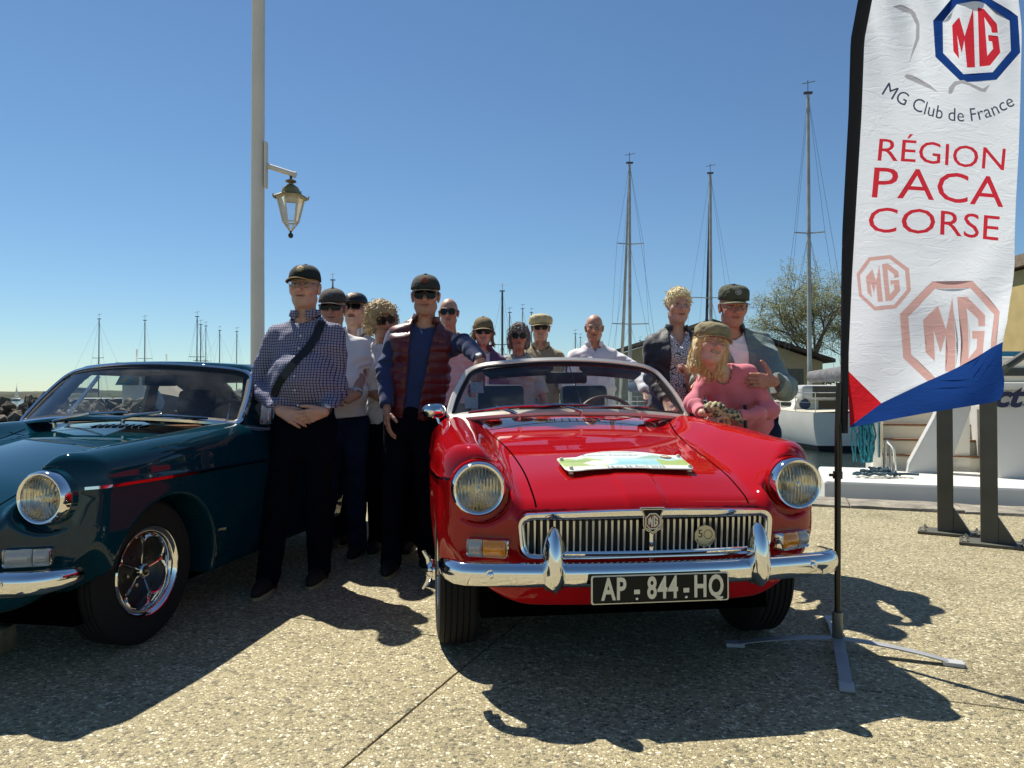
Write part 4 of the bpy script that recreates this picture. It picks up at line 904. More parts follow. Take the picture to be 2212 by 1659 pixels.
def front_end(car, f, plate, gt):
    for sx in (-1, 1): headlamp(car, sx, f); indicator(car, sx, not gt)
    # grille
    g = bpy.data.objects.new('grille', None); COL.objects.link(g); g.parent = car
    lo = loop_rr(.478, .474, .628, .045, bow=.016, taper=.03); n = len(lo)
    def inn(x, z): zc = .545; return (x*.945, (.6040+(z-.628)*.5) if z > .606 else (.492 if z < .492 else z*.86+.14*zc))
    li = [inn(x, z) for x, z in lo]; V = []
    for k, (a, b) in enumerate(((0, .03), (0, -.012), (.10, -.023), (.5, -.0225), (.88, -.018), (1, -.008), (1, .03))):
        V += [(x0+(x1-x0)*a, face_y(x0)+b-.006, z0+(z1-z0)*a) for (x0, z0), (x1, z1) in zip(lo, li)]
    mb = MB(); mb.add(V, [(j*n+i, j*n+(i+1) % n, (j+1)*n+(i+1) % n, (j+1)*n+i) for j in range(6) for i in range(n)]); mb.build('grille_surround', M_CHROME, g, smooth=True, auto=R(50))
    for k in range(-19, 20):
        if k == 0: continue
        x = k*.0228; y = face_y(x)-.004; top = .603; 
        mb = MB(); mb.add([(x-.0055, y+.002, .604), (x+.0015, y-.003, .604), (x+.0055, y+.018, .604), (x-.003, y+.012, .490), (x+.0012, y+.008, .490), (x+.003, y+.02, .490)], [(0, 1, 4, 3), (1, 2, 5, 4), (2, 0, 3, 5), (0, 2, 1), (3, 4, 5)]); mb.build('slat', M_SLAT, g)
    mb = MB(); mb.box((0, -.098, .530), (.016, .018, .13)); mb.build('centre_bar', M_CHROME, g, bevel=.004)
    mb = MB(); P = [(x, face_y(x)+.035, z) for x in np.linspace(-.45, .45, 13) for z in (.47, .61)]; mb.add(P, [(2*i, 2*i+1, 2*i+3, 2*i+2) for i in range(12)]); mb.build('grille_backing', M_TRIMB, g)
    # shield badge
    sh = [(-.044, .045), (.044, .045), (.043, .037), (.035, .022), (.0345, -.018), (.031, -.034), (.012, -.044), (0, -.053), (-.012, -.044), (-.031, -.034), (-.0345, -.018), (-.035, .022), (-.043, .037)]
    M = Matrix.Translation((0, -.118, .608)); mb = MB(); mb.prism(sh, .022, M); b = mb.build('shield_badge', M_CHROME, g, bevel=.0015)
    # sub-parts go one level up to keep three levels
    for sc_, m, dd in ((.93, M_PLATEB, .001), (.86, M_CHROMEW, .0018), (.80, M_PLATEB, .0026)):
        mb = MB(); mb.prism([(x*sc_, z*sc_) for x, z in sh], .001, Matrix.Translation((0, -.118-dd, .608))); mb.build('badge_inlay', m, g)
    emblem(g, Matrix.Translation((0, -.1210, .604)), .0285, M_PLATEW, M_PLATEW, .0016, M_MAROON)
    BY = bumper(car)
def plate_obj(car, BY0, text, z, x=0):
    M = Matrix.Translation((x, BY0, z)); lp1 = loop_rr(.240, -.048, .048, .008, n=4); n = len(lp1)
    mb = MB(); mb.prism(lp1, .004, M); p = mb.build('licence_plate', M_PLATEB, car)
    mb = MB(); V = [M @ Vector((x_, -.001, z_)) for x_, z_ in lp1]+[M @ Vector((x_*.978, -.003, z_*.92)) for x_, z_ in lp1]; mb.add(V, [(i, (i+1) % n, n+(i+1) % n, n+i) for i in range(n)]); mb.build('plate_border', M_PLATEW, p)
    for s, xx, sz in text: text_obj('plate_characters', s, sz, M_PLATEW, p, M @ Matrix.Translation((xx, -.002, -.001)), .0015, sx=.66, bold=.0028, space=1.10)
    for xx in (-.083, .089): mb = MB(); mb.lathe([(0, .0045), (.0045, .003), (.005, 0)], 10, M @ Matrix.Translation((xx, 0, -.032)) @ Matrix.Rotation(R(90), 4, 'X')); mb.build('rivet', M_CHROMEW, p)
def side_trim(car, f, m):
    for sx in (-1, 1):
        ys = np.linspace(.035, 3.35, 60); P = np.array([[sx*.85, y, .738-.012*(y/3)] for y in ys])
        for _ in range(60): P[:, 0] -= sx*f(P)*.8
        ok = np.abs(P[:, 0]) > .6; P = P[ok]; g = sgrad(f, P); mb = MB(); ribbon(P, g, .011, .006, mb); mb.build('side_trim', M_CHROME, car, smooth=True)
def seams(car, f):
    def gapline(P, w): o = MB(); ribbon(P, sgrad(f, P), w, .0007, o); o.build('panel_gap', M_MATTB, car)
    mb = MB(); mb.box((0, 1.75, .27), (1.16, 3.1, .16)); mb.box((0, .55, .36), (.98, .75, .30)); mb.build('light_block', M_MATTB, car)  # unseen black boxes added to stop light passing under the car
    for sx in (-1, 1):
        ys = np.concatenate([np.linspace(-.075, .1, 14), np.linspace(.12, 1.16, 40)]); P = on_top(f, sx*SEAM(ys), ys); gapline(P, .0064)
    xs = np.linspace(-.515, .515, 40); P = on_top(f, xs, 1.16-.10*(xs/.5)**2); gapline(P, .0055)
    for sx in (-1, 1):
        for y0 in (1.42, 2.38):
            z = np.linspace(.32, .86, 20); P = np.array([[sx*.85, y0, q] for q in z])
            for _ in range(60): P[:, 0] -= sx*f(P)*.8
            gapline(P, .005)
def cowl_vent(car, f):
    mb = MB(); P = on_top(f, [-.15, .15, .15, -.15], [1.185, 1.185, 1.245, 1.245]); mb.add([p+np.array([0, 0, .001]) for p in P], [(0, 1, 2, 3)]); o = mb.build('cowl_vent', M_DARK, car)
    for k in range(8):
        x = -.14+.04*k; p = on_top(f, [x, x+.006], [1.18, 1.25]); mb = MB(); mb.tube([p[0]+[0, 0, .004], p[1]+[0, 0, .004]], .004, 6); mb.build('vent_slat', M_CHROMEW, o)
def cabin_trim(car, seat_m, z_top, gt):
    mb = MB(); mb.box((0, 1.47, .80), (1.16, .16, .14)); mb.build('dashboard', M_VINYL, car, bevel=.03)
    for sx in (-1, 1):
        s = bpy.data.objects.new('seat', None); COL.objects.link(s); s.parent = car; s.location = (sx*.29+.03, 2.06, .30)
        bk = MB(); bk.box((0, .20, .30), (.46, .12, .56), M=Matrix.Rotation(R(-12), 3, 'X')); bk.build('backrest', seat_m, s, bevel=.045)
        bk = MB(); bk.box((0, -.05, .0), (.46, .48, .12)); bk.build('seat_cushion', seat_m, s, bevel=.04)
        bk = MB(); bk.box((0, .29, .70), (.33 if not gt else .27, .09, .24), M=Matrix.Rotation(R(-10), 3, 'X')); bk.build('headrest', seat_m, s, bevel=.038, smooth=True)
    mb = MB(); c = Vector((.32, 1.70, .86)); tl = R(-24); Mx = Matrix.Translation(c) @ Matrix.Rotation(R(90)+tl, 4, 'X')
    pts = [Mx @ Vector((.195*math.cos(t), .195*math.sin(t), 0)) for t in np.linspace(0, 2*math.pi, 49)]; mb.tube(pts, .012, 10, cap=False); o = mb.build('steering_wheel', M_SEATG if gt else mat('wood_rim', (.10, .06, .03), .35), car, smooth=True)
    for k in range(3): mb = MB(); a = R(90+120*k); mb.tube([Mx @ Vector((0, 0, -.02)), Mx @ Vector((.19*math.cos(a), .19*math.sin(a), 0))], .009, 6); mb.build('wheel_spoke', M_CHROMEW, o)
# ---------------------------------------------------------------- red roadster
RC = Vector((.482, 2.743, 0)); RYAW = R(7.4)
red = empty('classic_car', 'red open roadster with chrome bumper, rally plaque on its bonnet and people leaning on it', 'car', RC, RYAW)
fR, oR = car_body(red, M_RED, False); front_end(red, fR, True, False); seams(red, fR); side_trim(red, fR, M_CHROME); cowl_vent(red, fR); windscreen(red, False); cabin_trim(red, M_VINYL, .9, False)
plate_obj(red, -.238, [('AP', -.162, .102), ('-', -.083, .102), ('844', .006, .102), ('-', .089, .102), ('HQ', .168, .102)], .399, -.012)
for sx in (-1, 1):
    for y in (.545, 2.86): tyre_wheel(red, sx*.655, y, 'wire', 0, sx=sx)
wiper(red, (-.30, 1.155, .935), (-.42, 1.16, .985), (-.56, 1.19, .962), (-.20, 1.12, 1.0))
wiper(red, (.02, 1.11, .955), (-.12, 1.125, 1.0), (-.30, 1.14, .985), (.05, 1.10, 1.0))
wiper(red, (.36, 1.165, .94), (.22, 1.15, .99), (.02, 1.12, .985), (.40, 1.17, .985))
# sun visors, inner mirror, paper on the screen
bot, top, side = screen_curves(False)
for a, b in ((-.86, -.14), (.14, .86)):
    mb = MB(); P = np.zeros((10, 3, 3))
    for i in range(10):
        t = a+(b-a)*i/9; e_ = min(1, min(i, 9-i)/1.5+.45)
        for j in range(3): P[i, j] = top(t)+Vector((0, .03-.004*j, -.018-.030*j*e_))
    V, F = grid_mesh(P); mb.add(V, [tuple(q) for q in F]); o = mb.build('sun_visor', M_TRIMB, red, smooth=True); o.modifiers.new('s', 'SOLIDIFY').thickness = .014
mb = MB(); mb.tube([top(0)+Vector((0, .01, -.01)), Vector((0, 1.40, 1.17))], .006, 6); mb.tube([top(0.01)+Vector((0, .0, -.01)), bot(.06)+Vector((0, .01, 0))], .0025, 5); mb.build('mirror_stay', M_CHROMEW, red)
mb = MB(); mb.box((0, 1.395, 1.145), (.235, .03, .066)); mb.build('interior_mirror', M_TRIMB, red, bevel=.014, smooth=True)
for k, (t, s) in enumerate(((-.93, .58), (-.93, .28))):
    p = bot(t)*(1-s)+top(t)*s+Vector((.04, .006, 0)); mb = MB(); mb.box(p, (.07, .002, .075), M=Matrix.Rotation(R(-38), 3, 'X')); mb.build('paper_sticker', mat('faded_paper', (.62, .68, .66), .8, var=.2, scale=60), red)
# wing mirror on the left of the picture
mm_ = MB(); P = np.zeros((12, 20, 3)); c = Vector((-.735, 1.30, .965))
for i in range(12):
    t = i/11; r = .052*math.sqrt(max(1-(1-t)**2.4, 0)) if t > 0 else .001
    for j in range(20): a = 2*math.pi*j/20; P[i, j] = (c.x+1.25*r*abs(math.cos(a))**.8*np.sign(math.cos(a)), c.y-.045+.06*t, c.z+.82*r*math.sin(a))
V, F = grid_mesh(P, closed_v=True); mm_.add(V, [tuple(q) for q in F]+[tuple(range(220, 240))]); o = mm_.build('wing_mirror', M_CHROME, red, smooth=True)
mb = MB(); mb.tube([(c.x+.01, c.y-.01, c.z-.03), (c.x+.03, c.y-.02, c.z-.075), (c.x+.065, c.y-.01, c.z-.085)], [.010, .009, .014], 10); mb.build('mirror_arm', M_CHROME, o, smooth=True)
# rally plaque
def plaque():
    hw, hh = .262, .070
    pl = bpy.data.objects.new('rally_plaque', None); COL.objects.link(pl); pl.parent = red; tag(pl, 'white pictorial rally plaque with landscape and horses, fixed on the bonnet')
    def bend(x, s): # s 0 bottom .. 1 top -> on bonnet
        return x, .150+.245*s
    OUT = [(-.262, .10), (-.270, .60), (-.262, .66), (-.185, .68), (-.13, .86), (-.06, .97), (0, 1.0), (.06, .985), (.13, .92), (.18, .82), (.215, .76), (.262, .76), (.272, .70), (.268, .58), (.27, .12), (.262, .03), (.18, .02), (.05, .04), (-.06, .06), (-.15, .045), (-.22, .0), (-.25, .0)]
    OUT = [(x*.98+.0, s) for x, s in OUT]
    nx, ns = 70, 34; X = np.linspace(-.27, .27, nx); S = np.linspace(0, 1, ns); XX, SS = np.meshgrid(X, S, indexing='ij')
    Z = on_top(fR, XX.ravel(), .150+.245*SS.ravel())[:, 2].reshape(nx, ns)
    zl = Z.max(0)*.5+np.interp(X, X, X*0)[:, None]*0+.5*Z+.016
    def lift(x, s, d=0.0):
        i = np.clip((np.asarray(x)+.27)/.54*(nx-1), 0, nx-1.001); j = np.clip(np.asarray(s)*(ns-1), 0, ns-1.001); i0 = i.astype(int); j0 = j.astype(int); a, b = i-i0, j-j0
        z = zl[i0, j0]*(1-a)*(1-b)+zl[i0+1, j0]*a*(1-b)+zl[i0, j0+1]*(1-a)*b+zl[i0+1, j0+1]*a*b
        return np.stack([np.asarray(x, float), .150+.245*np.asarray(s), z+d], -1)
    C = np.stack([(XX[:-1, :-1]+XX[1:, 1:])/2, (SS[:-1, :-1]+SS[1:, 1:])/2], -1).reshape(-1, 2)
    # triangulate outline + inner grid so that the edge is crisp
    edge = []; n = len(OUT)
    for i in range(n):
        a, b = OUT[i], OUT[(i+1) % n]; m = max(1, int(abs(a[0]-b[0])/.012)); edge += [(a[0]+(b[0]-a[0])*k/m, a[1]+(b[1]-a[1])*k/m) for k in range(m)]
    G = [(x, s) for x in np.linspace(-.26, .26, 60) for s in np.linspace(.02, .98, 26)]; G = np.array(G); G = G[inpoly(G, edge)]
    vs_ = [Vector(e) for e in edge]+[Vector(g) for g in G]; r = mathutils.geometry.delaunay_2d_cdt(vs_, [(i, (i+1) % len(edge)) for i in range(len(edge))], [], 0, 1e-6)
    V2 = np.array([tuple(v) for v in r[0]]); T = [t for t in r[2]]; cen = np.array([V2[list(t)].mean(0) for t in T]); keep = inpoly(cen, edge); T = [t for t, k in zip(T, keep) if k]
    P = lift(V2[:, 0], V2[:, 1]); me = mesh_from('plaque_sheet', P, T); x, s = V2[:, 0]/.265, V2[:, 1]
    Cc = np.tile(np.array([.72, .78, .72]), (len(x), 1))
    def lay(m, c, w=1.0): m = np.asarray(m, float)*w; Cc[:] = Cc*(1-m[:, None])+np.array(c)*m[:, None]
    lay(ss(s, .62, .50)*ss(s, .16, .2), (.42, .66, .68)); lay(((s < .40) & (s > .18)), (.25, .58, .62), .7)
    lay((x < -.35-.3*(s-.5)) & (s < .58+.03*np.sin(x*20)) & (s > .18), (.42, .52, .16)); lay((x < -.5) & (s > .42) & (s < .50), (.22, .36, .12), .7)
    lay((x > .52) & (s < .46+.05*np.sin(x*15)) & (s > .18), (.38, .50, .14)); lay((np.abs(x-.55) < .32*(.76-s)/.2) & (s > .54) & (s < .74), (.28, .46, .34), .9)
    lay((s < .18) & (x < .75), (.74, .76, .68)); lay(((x+.42)/.20)**2+((s-.33)/.12)**2 < 1, (.80, .80, .70)); lay(((x+.22)/.11)**2+((s-.40)/.13)**2 < 1, (.82, .82, .72))
    lay(sins(np.stack([V2[:, 0], V2[:, 1]*.2, x*0], -1), 160, 5) > .45, (.25, .35, .18), .22*((s > .2) & (s < .5)))
    set_col(me, Cc); m, nt, b = newmat('plaque_print'); ca = N(nt, 'ShaderNodeVertexColor', layer_name='Col'); L(nt, ca.outputs[0], b.inputs['Base Color']); b.inputs['Roughness'].default_value = .35; b.inputs['Coat Weight'].default_value = .3
    o = link('plaque_sheet', me, pl, m); so = o.modifiers.new('s', 'SOLIDIFY'); so.thickness = .003; so.offset = -1
    mt = mat('plaque_ink', (.22, .26, .30), .6)
    for t, sz, cx, cs in (('24 au 26 Avril 2025', .030, .03, .105), ('Collines, Camargue', .030, -.035, .74), ('BALADE PRINTEMPS', .017, 0, .90)):
        V, F = text_tris(t, sz, sx=1.0); q = lift(V[:, 0]+cx, cs+V[:, 1]/.25*1.1, .0015); mb = MB(); mb.add(q, F); mb.build('plaque_lettering', mt, pl)
    qo = np.array(octagon(.024)); q = lift(qo[:, 0]+.195, .62+qo[:, 1]/.25, .0015); mb = MB(); mb.add(q, [tuple(range(8))]); mb.build('plaque_emblem', M_MAROON, pl)
    V, F = text_tris('MG', .024, bold=.001); q = lift(V[:, 0]+.195, .62+V[:, 1]/.25, .0025); mb = MB(); mb.add(q, F); mb.build('plaque_emblem_letters', M_PLATEW, pl)
    for x_, s_ in ((-.248, .55), (-.232, .09), (.25, .66), (.25, .12)):
        c = Vector(lift([x_], [s_])[0]); mb = MB(); mb.lathe([(.009, -.02), (.009, .004), (.006, .010), (0, .011)], 12, Matrix.Translation(c)); mb.build('suction_knob', M_PLATEW, pl, smooth=True)
plaque()
# round club badge on the grille
bd = bpy.data.objects.new('club_badge', None); COL.objects.link(bd); bd.parent = red; tag(bd, 'cream ten sided anniversary badge fixed on the right of the grille')
Mb = Matrix.Translation((.196, -.112, .545)) @ Matrix.Rotation(R(3), 4, 'Z'); M_BCR = mat('badge_cream', (.58, .50, .30), .35, metal=.3)
dec = [(.040*math.cos(R(36*k+18)), .040*math.sin(R(36*k+18))) for k in range(10)]
mb = MB(); mb.prism(dec, .006, Mb); mb.build('badge_disc', M_BCR, bd, bevel=.001)
mb = MB(); q = octagon(.0175, cx=.011, cy=.006); V = [Mb @ Vector((x, -.001, z)) for x, z in q]+[Mb @ Vector((.011+(x-.011)*.88, -.001, .006+(z-.006)*.88)) for x, z in q]; mb.add(V, [(k, (k+1) % 8, 8+(k+1) % 8, 8+k) for k in range(8)]); mb.build('badge_numeral', M_PLATEB, bd)
text_obj('badge_numeral', '5', .040, M_PLATEB, bd, Mb @ Matrix.Translation((-.018, -.001, .008)), 0)
for i, ch in enumerate('MG CLUB DE FRANCE'):
    a = R(-90+(i-8)*8.5); V, F = text_tris(ch, .0085)
    if len(V): mb = MB(); Mr = Mb @ Matrix.Translation((.033*math.cos(a), -.001, .033*math.sin(a))) @ Matrix.Rotation(-(a+R(90)), 4, 'Y'); mb.add([Mr @ Vector((x, 0, y)) for x, y in V], F); mb.build('badge_lettering', M_PLATEB, bd)
# ---------------------------------------------------------------- teal fixed head coupe
TYAW = R(-9.0); TL = Vector((-1.697, 2.667, 0)); TC = TL-Vector((.60*math.cos(TYAW), .60*math.sin(TYAW), 0))
gt = empty('classic_car', 'dark teal coupe with chrome trimmed windscreen and spoked wheels, left of the group', 'car', TC+Vector((0, 0, -.034)), TYAW)
fG, oG = car_body(gt, M_TEAL, True); front_end(gt, fG, False, True); seams(gt, fG); side_trim(gt, fG, M_CHROME); cowl_vent(gt, fG); windscreen(gt, True); cabin_trim(gt, M_SEATG, .9, True)
for sx in (-1, 1):
    for y in (.545, 2.86): tyre_wheel(gt, sx*.590, y-.03, 'rostyle', R(-3) if y < 1 else 0, z=.336, sx=sx)
wiper(gt, (-.34, 1.16, .93), (-.10, 1.13, .985), (-.28, 1.15, .965), (.12, 1.125, .995)); wiper(gt, (.10, 1.11, .955), (.30, 1.15, .99), (.14, 1.12, .975), (.52, 1.20, .965))
def greenhouse(car):
    bot, top, side = screen_curves(True)
    def fg(p):
        x = np.abs(p[:, 0]); y = p[:, 1]; z = p[:, 2]; t = (z-.88)/.38
        zt = 1.285-.022*(x/.5)**2-.10*np.maximum(y-2.25, 0)**2*.75-.035*np.maximum(1.9-y, 0)**2*1.6
        w = .690-.115*np.clip(t, 0, 1.2)-.035*np.maximum(y-2.6, 0)
        fr = 1.285+(z-.93)*1.02-y-.15*(1-(x/.62)**2); d = smax(z-zt, x-w, .10); d = smax(d, fr, .03)
        yr = y-(3.55-(z-.88)*1.9); d = smax(d, yr, .08); d = smax(d, .86-z, .01)
        inner = d+.030
        d = np.maximum(d, -inner)
        # openings: screen, side glass, quarter glass, rear glass
        scr = np.maximum.reduce([x-(.650-.11*(z-.93)/.29)+.012, z-(1.222+.036*(1-(x/.55)**2)), y-1.80]); d = np.maximum(d, -scr)
        sg = np.maximum.reduce([.42-x, z-(1.205-.05*np.maximum(y-2.2, 0)), .925-z, (1.47+(z-.93)*.80)-y, y-2.30]); d = np.maximum(d, -sg)
        qg = np.maximum.reduce([.42-x, z-(1.195-.16*np.maximum(y-2.35, 0)), .95-z, 2.40+(1.2-z)*.15-y, y-(3.08-(z-.93)*.9)]); d = np.maximum(d, -qg)
        rg = np.maximum.reduce([x-.43+.15*(z-.95), 3.02+(z-1.0)*-1.2-y, .96-z, z-1.175]); d = np.maximum(d, -rg)
        return d
    P, F, Nn = sdf_mesh(fg, np.arange(-.74, .741, .0135), np.arange(1.05, 3.7, .022), np.arange(.84, 1.33, .0125), newton=2, lip=1.8)
    c = P[F].mean(1); nn = Nn[F].mean(1); ins = fg(c+nn*.0) ; inner = ((nn*np.stack([c[:, 0]/.6, (c[:, 1]-2.3)/1.3, (c[:, 2]-.95)/.3], -1)).sum(-1) < 0)
    for nm, k, m in (('roof', ~inner, M_TEAL), ('headlining', inner, M_HEADL)):
        V, F2, N2 = submesh(P, F, Nn, k); link(nm, mesh_from(nm, V, F2, True, N2), car, m)
    for sx in (-1, 1):
        for y0, y1 in ((1.45, 2.32), (2.42, 3.0)):
            mb = MB(); G = []
            for z_, dx in ((.90, .0), (1.21, .0)):
                w = .675-.115*(z_-.88)/.38; G += [(sx*w, y0+(z_-.93)*.8*(y0 < 2), z_), (sx*w, y1-(z_-.93)*.3, z_)]
            mb.add(G, [(0, 1, 3, 2)]); mb.build('side_window', M_GLASS, car)
        mb = MB(); mb.tube([(sx*.672, 1.60, .91), (sx*.60, 1.82, 1.20)], .012, 6); mb.build('quarterlight_bar', M_CHROMEW, car)
    mb = MB(); mb.add([(-.42, 3.30, .96), (.42, 3.30, .96), (.38, 2.90, 1.17), (-.38, 2.90, 1.17)], [(0, 1, 2, 3)]); mb.build('rear_window', M_GLASS, car)
greenhouse(gt)
mb = MB(); mb.box((.05, 1.50, 1.165), (.20, .03, .062)); mb.build('interior_mirror', M_TRIMB, gt, bevel=.014, smooth=True)
mb = MB(); mb.box((.02, 1.50, 1.222), (.09, .04, .026)); mb.build('roof_lamp', M_PLATEW, gt, bevel=.008)
mb = MB(); mb.box((-.085, 1.37, 1.165), (.085, .002, .066), M=Matrix.Rotation(R(-38), 3, 'X')); mb.build('screen_sticker', mat('turquoise_sticker', (.12, .45, .42), .6, var=.4, scale=40), gt)
mb = MB(); mb.box((.0855-.17, 1.366, 1.164), (.03, .002, .04), M=Matrix.Rotation(R(-38), 3, 'X')); mb.build('screen_sticker', mat('yellow_sticker', (.6, .5, .1), .6), gt)
mb = MB(); mb.box((.36, 1.36, .905), (.42, .16, .03)); mb.build('orange_cloth', mat('orange_cloth', (.5, .24, .12), .9, var=.6, scale=14, bump=1), gt, bevel=.012)
# weathered block under the nose of the teal car
bm_ = MB(); P = np.zeros((14, 8, 3)); rs = np.random.RandomState(8)
for i in range(14):
    for j in range(8): a = 2*math.pi*j/8+.39; P[i, j] = (-.30+.042*i+rs.normal(0, .004), .062*np.sign(math.cos(a))*abs(math.cos(a))**.5+rs.normal(0, .004), .052+.052*np.sign(math.sin(a))*abs(math.sin(a))**.5+rs.normal(0, .003))
V, F = grid_mesh(P, closed_v=True); bm_.add(V, [tuple(q) for q in F]+[tuple(range(8)), tuple(range(104, 112))])
o = bm_.build('wooden_block', mat('weathered_block', (.26, .22, .14), .9, var=.4, scale=9, bump=.9, bscale=20), smooth=True, auto=R(50), loc=(-2.30, 3.02, 0), rot=(0, 0, R(4))); tag(o, 'weathered beige block lying under the nose of the teal coupe', 'block')
# ================================================================ feather banner
def cloth(name, col, tr=.5):
    m, nt, b = newmat(name); nt.nodes.remove(b); out = nt.nodes.get('Material Output')
    df = N(nt, 'ShaderNodeBsdfDiffuse'); df.inputs[0].default_value = (*col, 1); tl = N(nt, 'ShaderNodeBsdfTranslucent'); tl.inputs[0].default_value = (*[min(1, c*1.0) for c in col], 1)
    mx = N(nt, 'ShaderNodeMixShader'); mx.inputs[0].default_value = tr; L(nt, df.outputs[0], mx.inputs[1]); L(nt, tl.outputs[0], mx.inputs[2])
    tc = N(nt, 'ShaderNodeTexCoord'); mp = N(nt, 'ShaderNodeMapping'); mp.inputs['Scale'].default_value = (3.5, 1, 11); mp.inputs['Rotation'].default_value = (0, R(-12), 0); L(nt, tc.outputs['Object'], mp.inputs[0])
    n1 = N(nt, 'ShaderNodeTexNoise', Scale=1.6, Detail=5.0); n1.inputs['Distortion'].default_value = 1.2; L(nt, mp.outputs[0], n1.inputs['Vector'])
    r = ramp(nt, [(.42, (0,)*3), (.49, (1,)*3), (.52, (.35,)*3), (.62, (.6,)*3)]); L(nt, n1.outputs['Fac'], r.inputs[0])
    n2 = N(nt, 'ShaderNodeTexNoise', Scale=9.0, Detail=4.0); L(nt, tc.outputs['Object'], n2.inputs['Vector'])
    ad = N(nt, 'ShaderNodeMath', operation='ADD'); L(nt, r.outputs[0], ad.inputs[0]); L(nt, n2.outputs['Fac'], ad.inputs[1])
    bp = N(nt, 'ShaderNodeBump', Strength=.16, Distance=.008); L(nt, ad.outputs[0], bp.inputs['Height'])
    for q in (df, tl): L(nt, bp.outputs[0], q.inputs['Normal'])
    L(nt, mx.outputs[0], out.inputs[0]); return m
FC = [cloth('banner_white', (.76, .80, .86), .55), cloth('banner_red_letters', (.62, .035, .055), .5), cloth('banner_blue', (.014, .055, .24), .5), cloth('banner_pale_red', (.68, .42, .39), .5),
      cloth('banner_dark_ink', (.06, .07, .12), .5), cloth('banner_grey', (.42, .42, .46), .5), cloth('banner_red', (.62, .02, .03), .55)]
def bedges(V, F):
    c = {}
    for f in F:
        for i in range(len(f)):
            a, b = f[i], f[(i+1) % len(f)]; k = (min(a, b), max(a, b)); c[k] = c.get(k, 0)+1
    return [k for k, n in c.items() if n == 1]
def edge_inside(P, V, E):
    x, y = P[:, 0], P[:, 1]; r = np.zeros(len(P), bool)
    for a, b in E:
        (x1, y1), (x2, y2) = V[a], V[b]
        if y1 != y2: r ^= ((y1 > y) != (y2 > y)) & (x < (x2-x1)*(y-y1)/(y2-y1)+x1)
    return r
def dedup(V):
    k = np.round(V, 6); u, inv = np.unique(k, axis=0, return_inverse=True); return u, inv.ravel()
def flag():
    FX = lambda z: np.interp(z, [-330, -300, -250, -180, -80, 0, 90, 250, 430, 600, 760, 922], [2120, 2050, 1985, 1935, 1898, 1880, 1862, 1855, 1843, 1832, 1824, 1821])
    out = [(float(FX(v)), v) for v in (922, 840, 760, 680, 600, 515, 430, 340, 250, 170, 90, 40, 0, -40, -80, -130, -180, -215, -250, -275, -300)]+[(2120, -318), (2190, -300), (2216, -240), (2219, -100), (2218, 60), (2217, 200), (2213, 330), (2208, 430), (2205, 560), (2199, 640), (2200, 690), (2193, 737), (2188, 790), (2190, 820), (2186, 848), (2177, 862), (2165, 867), (2100, 877), (2000, 893), (1900, 910)]
    shapes = []   # (verts, edges, material)
    def poly(P, m): P = np.array(P, float); shapes.append((P, [(i, (i+1) % len(P)) for i in range(len(P))], m))
    def text(s, fn, m, **kw):
        V, F = text_tris(s, 1.0, align='LEFT', **kw); E = bedges(V, F); u, inv = dedup(V); w = u[:, 0].max(); x0 = u[:, 0].min()
        Q = np.array([fn((x-x0)/(w-x0), y) for x, y in u]); shapes.append((Q, [(inv[a], inv[b]) for a, b in E if inv[a] != inv[b]], m))
    cap = lambda V: V
    def line(p0, p1, hgt, lean):   # baseline start and end, cap height px; built in font cap height is about .7 and vertically centred
        def fn(t, y): y0 = (y+.35)/.70; return (p0[0]+(p1[0]-p0[0])*t+lean*y0, p0[1]+(p1[1]-p0[1])*t-hgt*y0)
        return fn
    text('RÉGION', line((1896, 350), (2180, 366), 48, 4), 1); text('PACA', line((1885, 430), (2179, 448), 66, 5), 1, bold=.0); text('CORSE', line((1877, 503), (2168, 520), 54, 4), 1)
    base = np.array([(1903, 205), (1935, 224), (1960, 236), (1999, 249), (2044, 258), (2090, 260), (2120, 257), (2160, 246), (2206, 222)], float)
    sl = np.concatenate([[0], np.cumsum(np.hypot(*np.diff(base, axis=0).T))]); sl /= sl[-1]
    def arc(t, y):
        x = np.interp(t, sl, base[:, 0]); v = np.interp(t, sl, base[:, 1]); x2 = np.interp(t+.04, sl, base[:, 0]); v2 = np.interp(t+.04, sl, base[:, 1]); x1 = np.interp(t-.04, sl, base[:, 0]); v1 = np.interp(t-.04, sl, base[:, 1])
        l = math.hypot(x2-x1, v2-v1); h = (y+.35)/.70*29; return (x+(v2-v1)/l*h, v-(x2-x1)/l*h)
    text('MG Club de France', arc, 4, bold=.0)
    def emb(cx, cy, a, rot, mr, ml, ring=.18):
        c, s = math.cos(rot), math.sin(rot); T = lambda x, y: (cx+a*(x*c-y*s*-1*-1), cy-a*(y*c+x*s*-1))
        T = lambda x, y: (cx+a*(x*c+y*s), cy-a*(y*c-x*s)*1.0)
        k = 1/math.cos(R(22.5)); poly([T(x*k, y*k) for x, y in octagon(1)], mr); poly([T(x*k*(1-ring), y*k*(1-ring)) for x, y in octagon(1)], 0)
        for Lp in (EMB_M, EMB_G): poly([T(x*(.97-ring), y*(.97-ring)) for x, y in Lp], ml)
    emb(2118, 73, 95, R(-4), 2, 1); emb(1909, 610, 58, R(-6), 3, 3, .14); emb(2062, 722, 115, R(-2), 3, 3, .14)
    poly([(1934, 8), (1945, 8), (1975, 28), (1986, 52), (1984, 85), (1963, 138), (1976, 85), (1977, 56), (1965, 32)], 5)
    poly([(1953, 165), (1958, 160), (1968, 162), (2010, 182), (2032, 196), (1990, 184), (1958, 170)], 5)
    poly([(2056, 198), (2057, 184), (2070, 170), (2092, 166), (2112, 173), (2135, 184), (2150, 175), (2140, 192), (2130, 190), (2104, 177), (2086, 174), (2072, 180), (2064, 197)], 5)
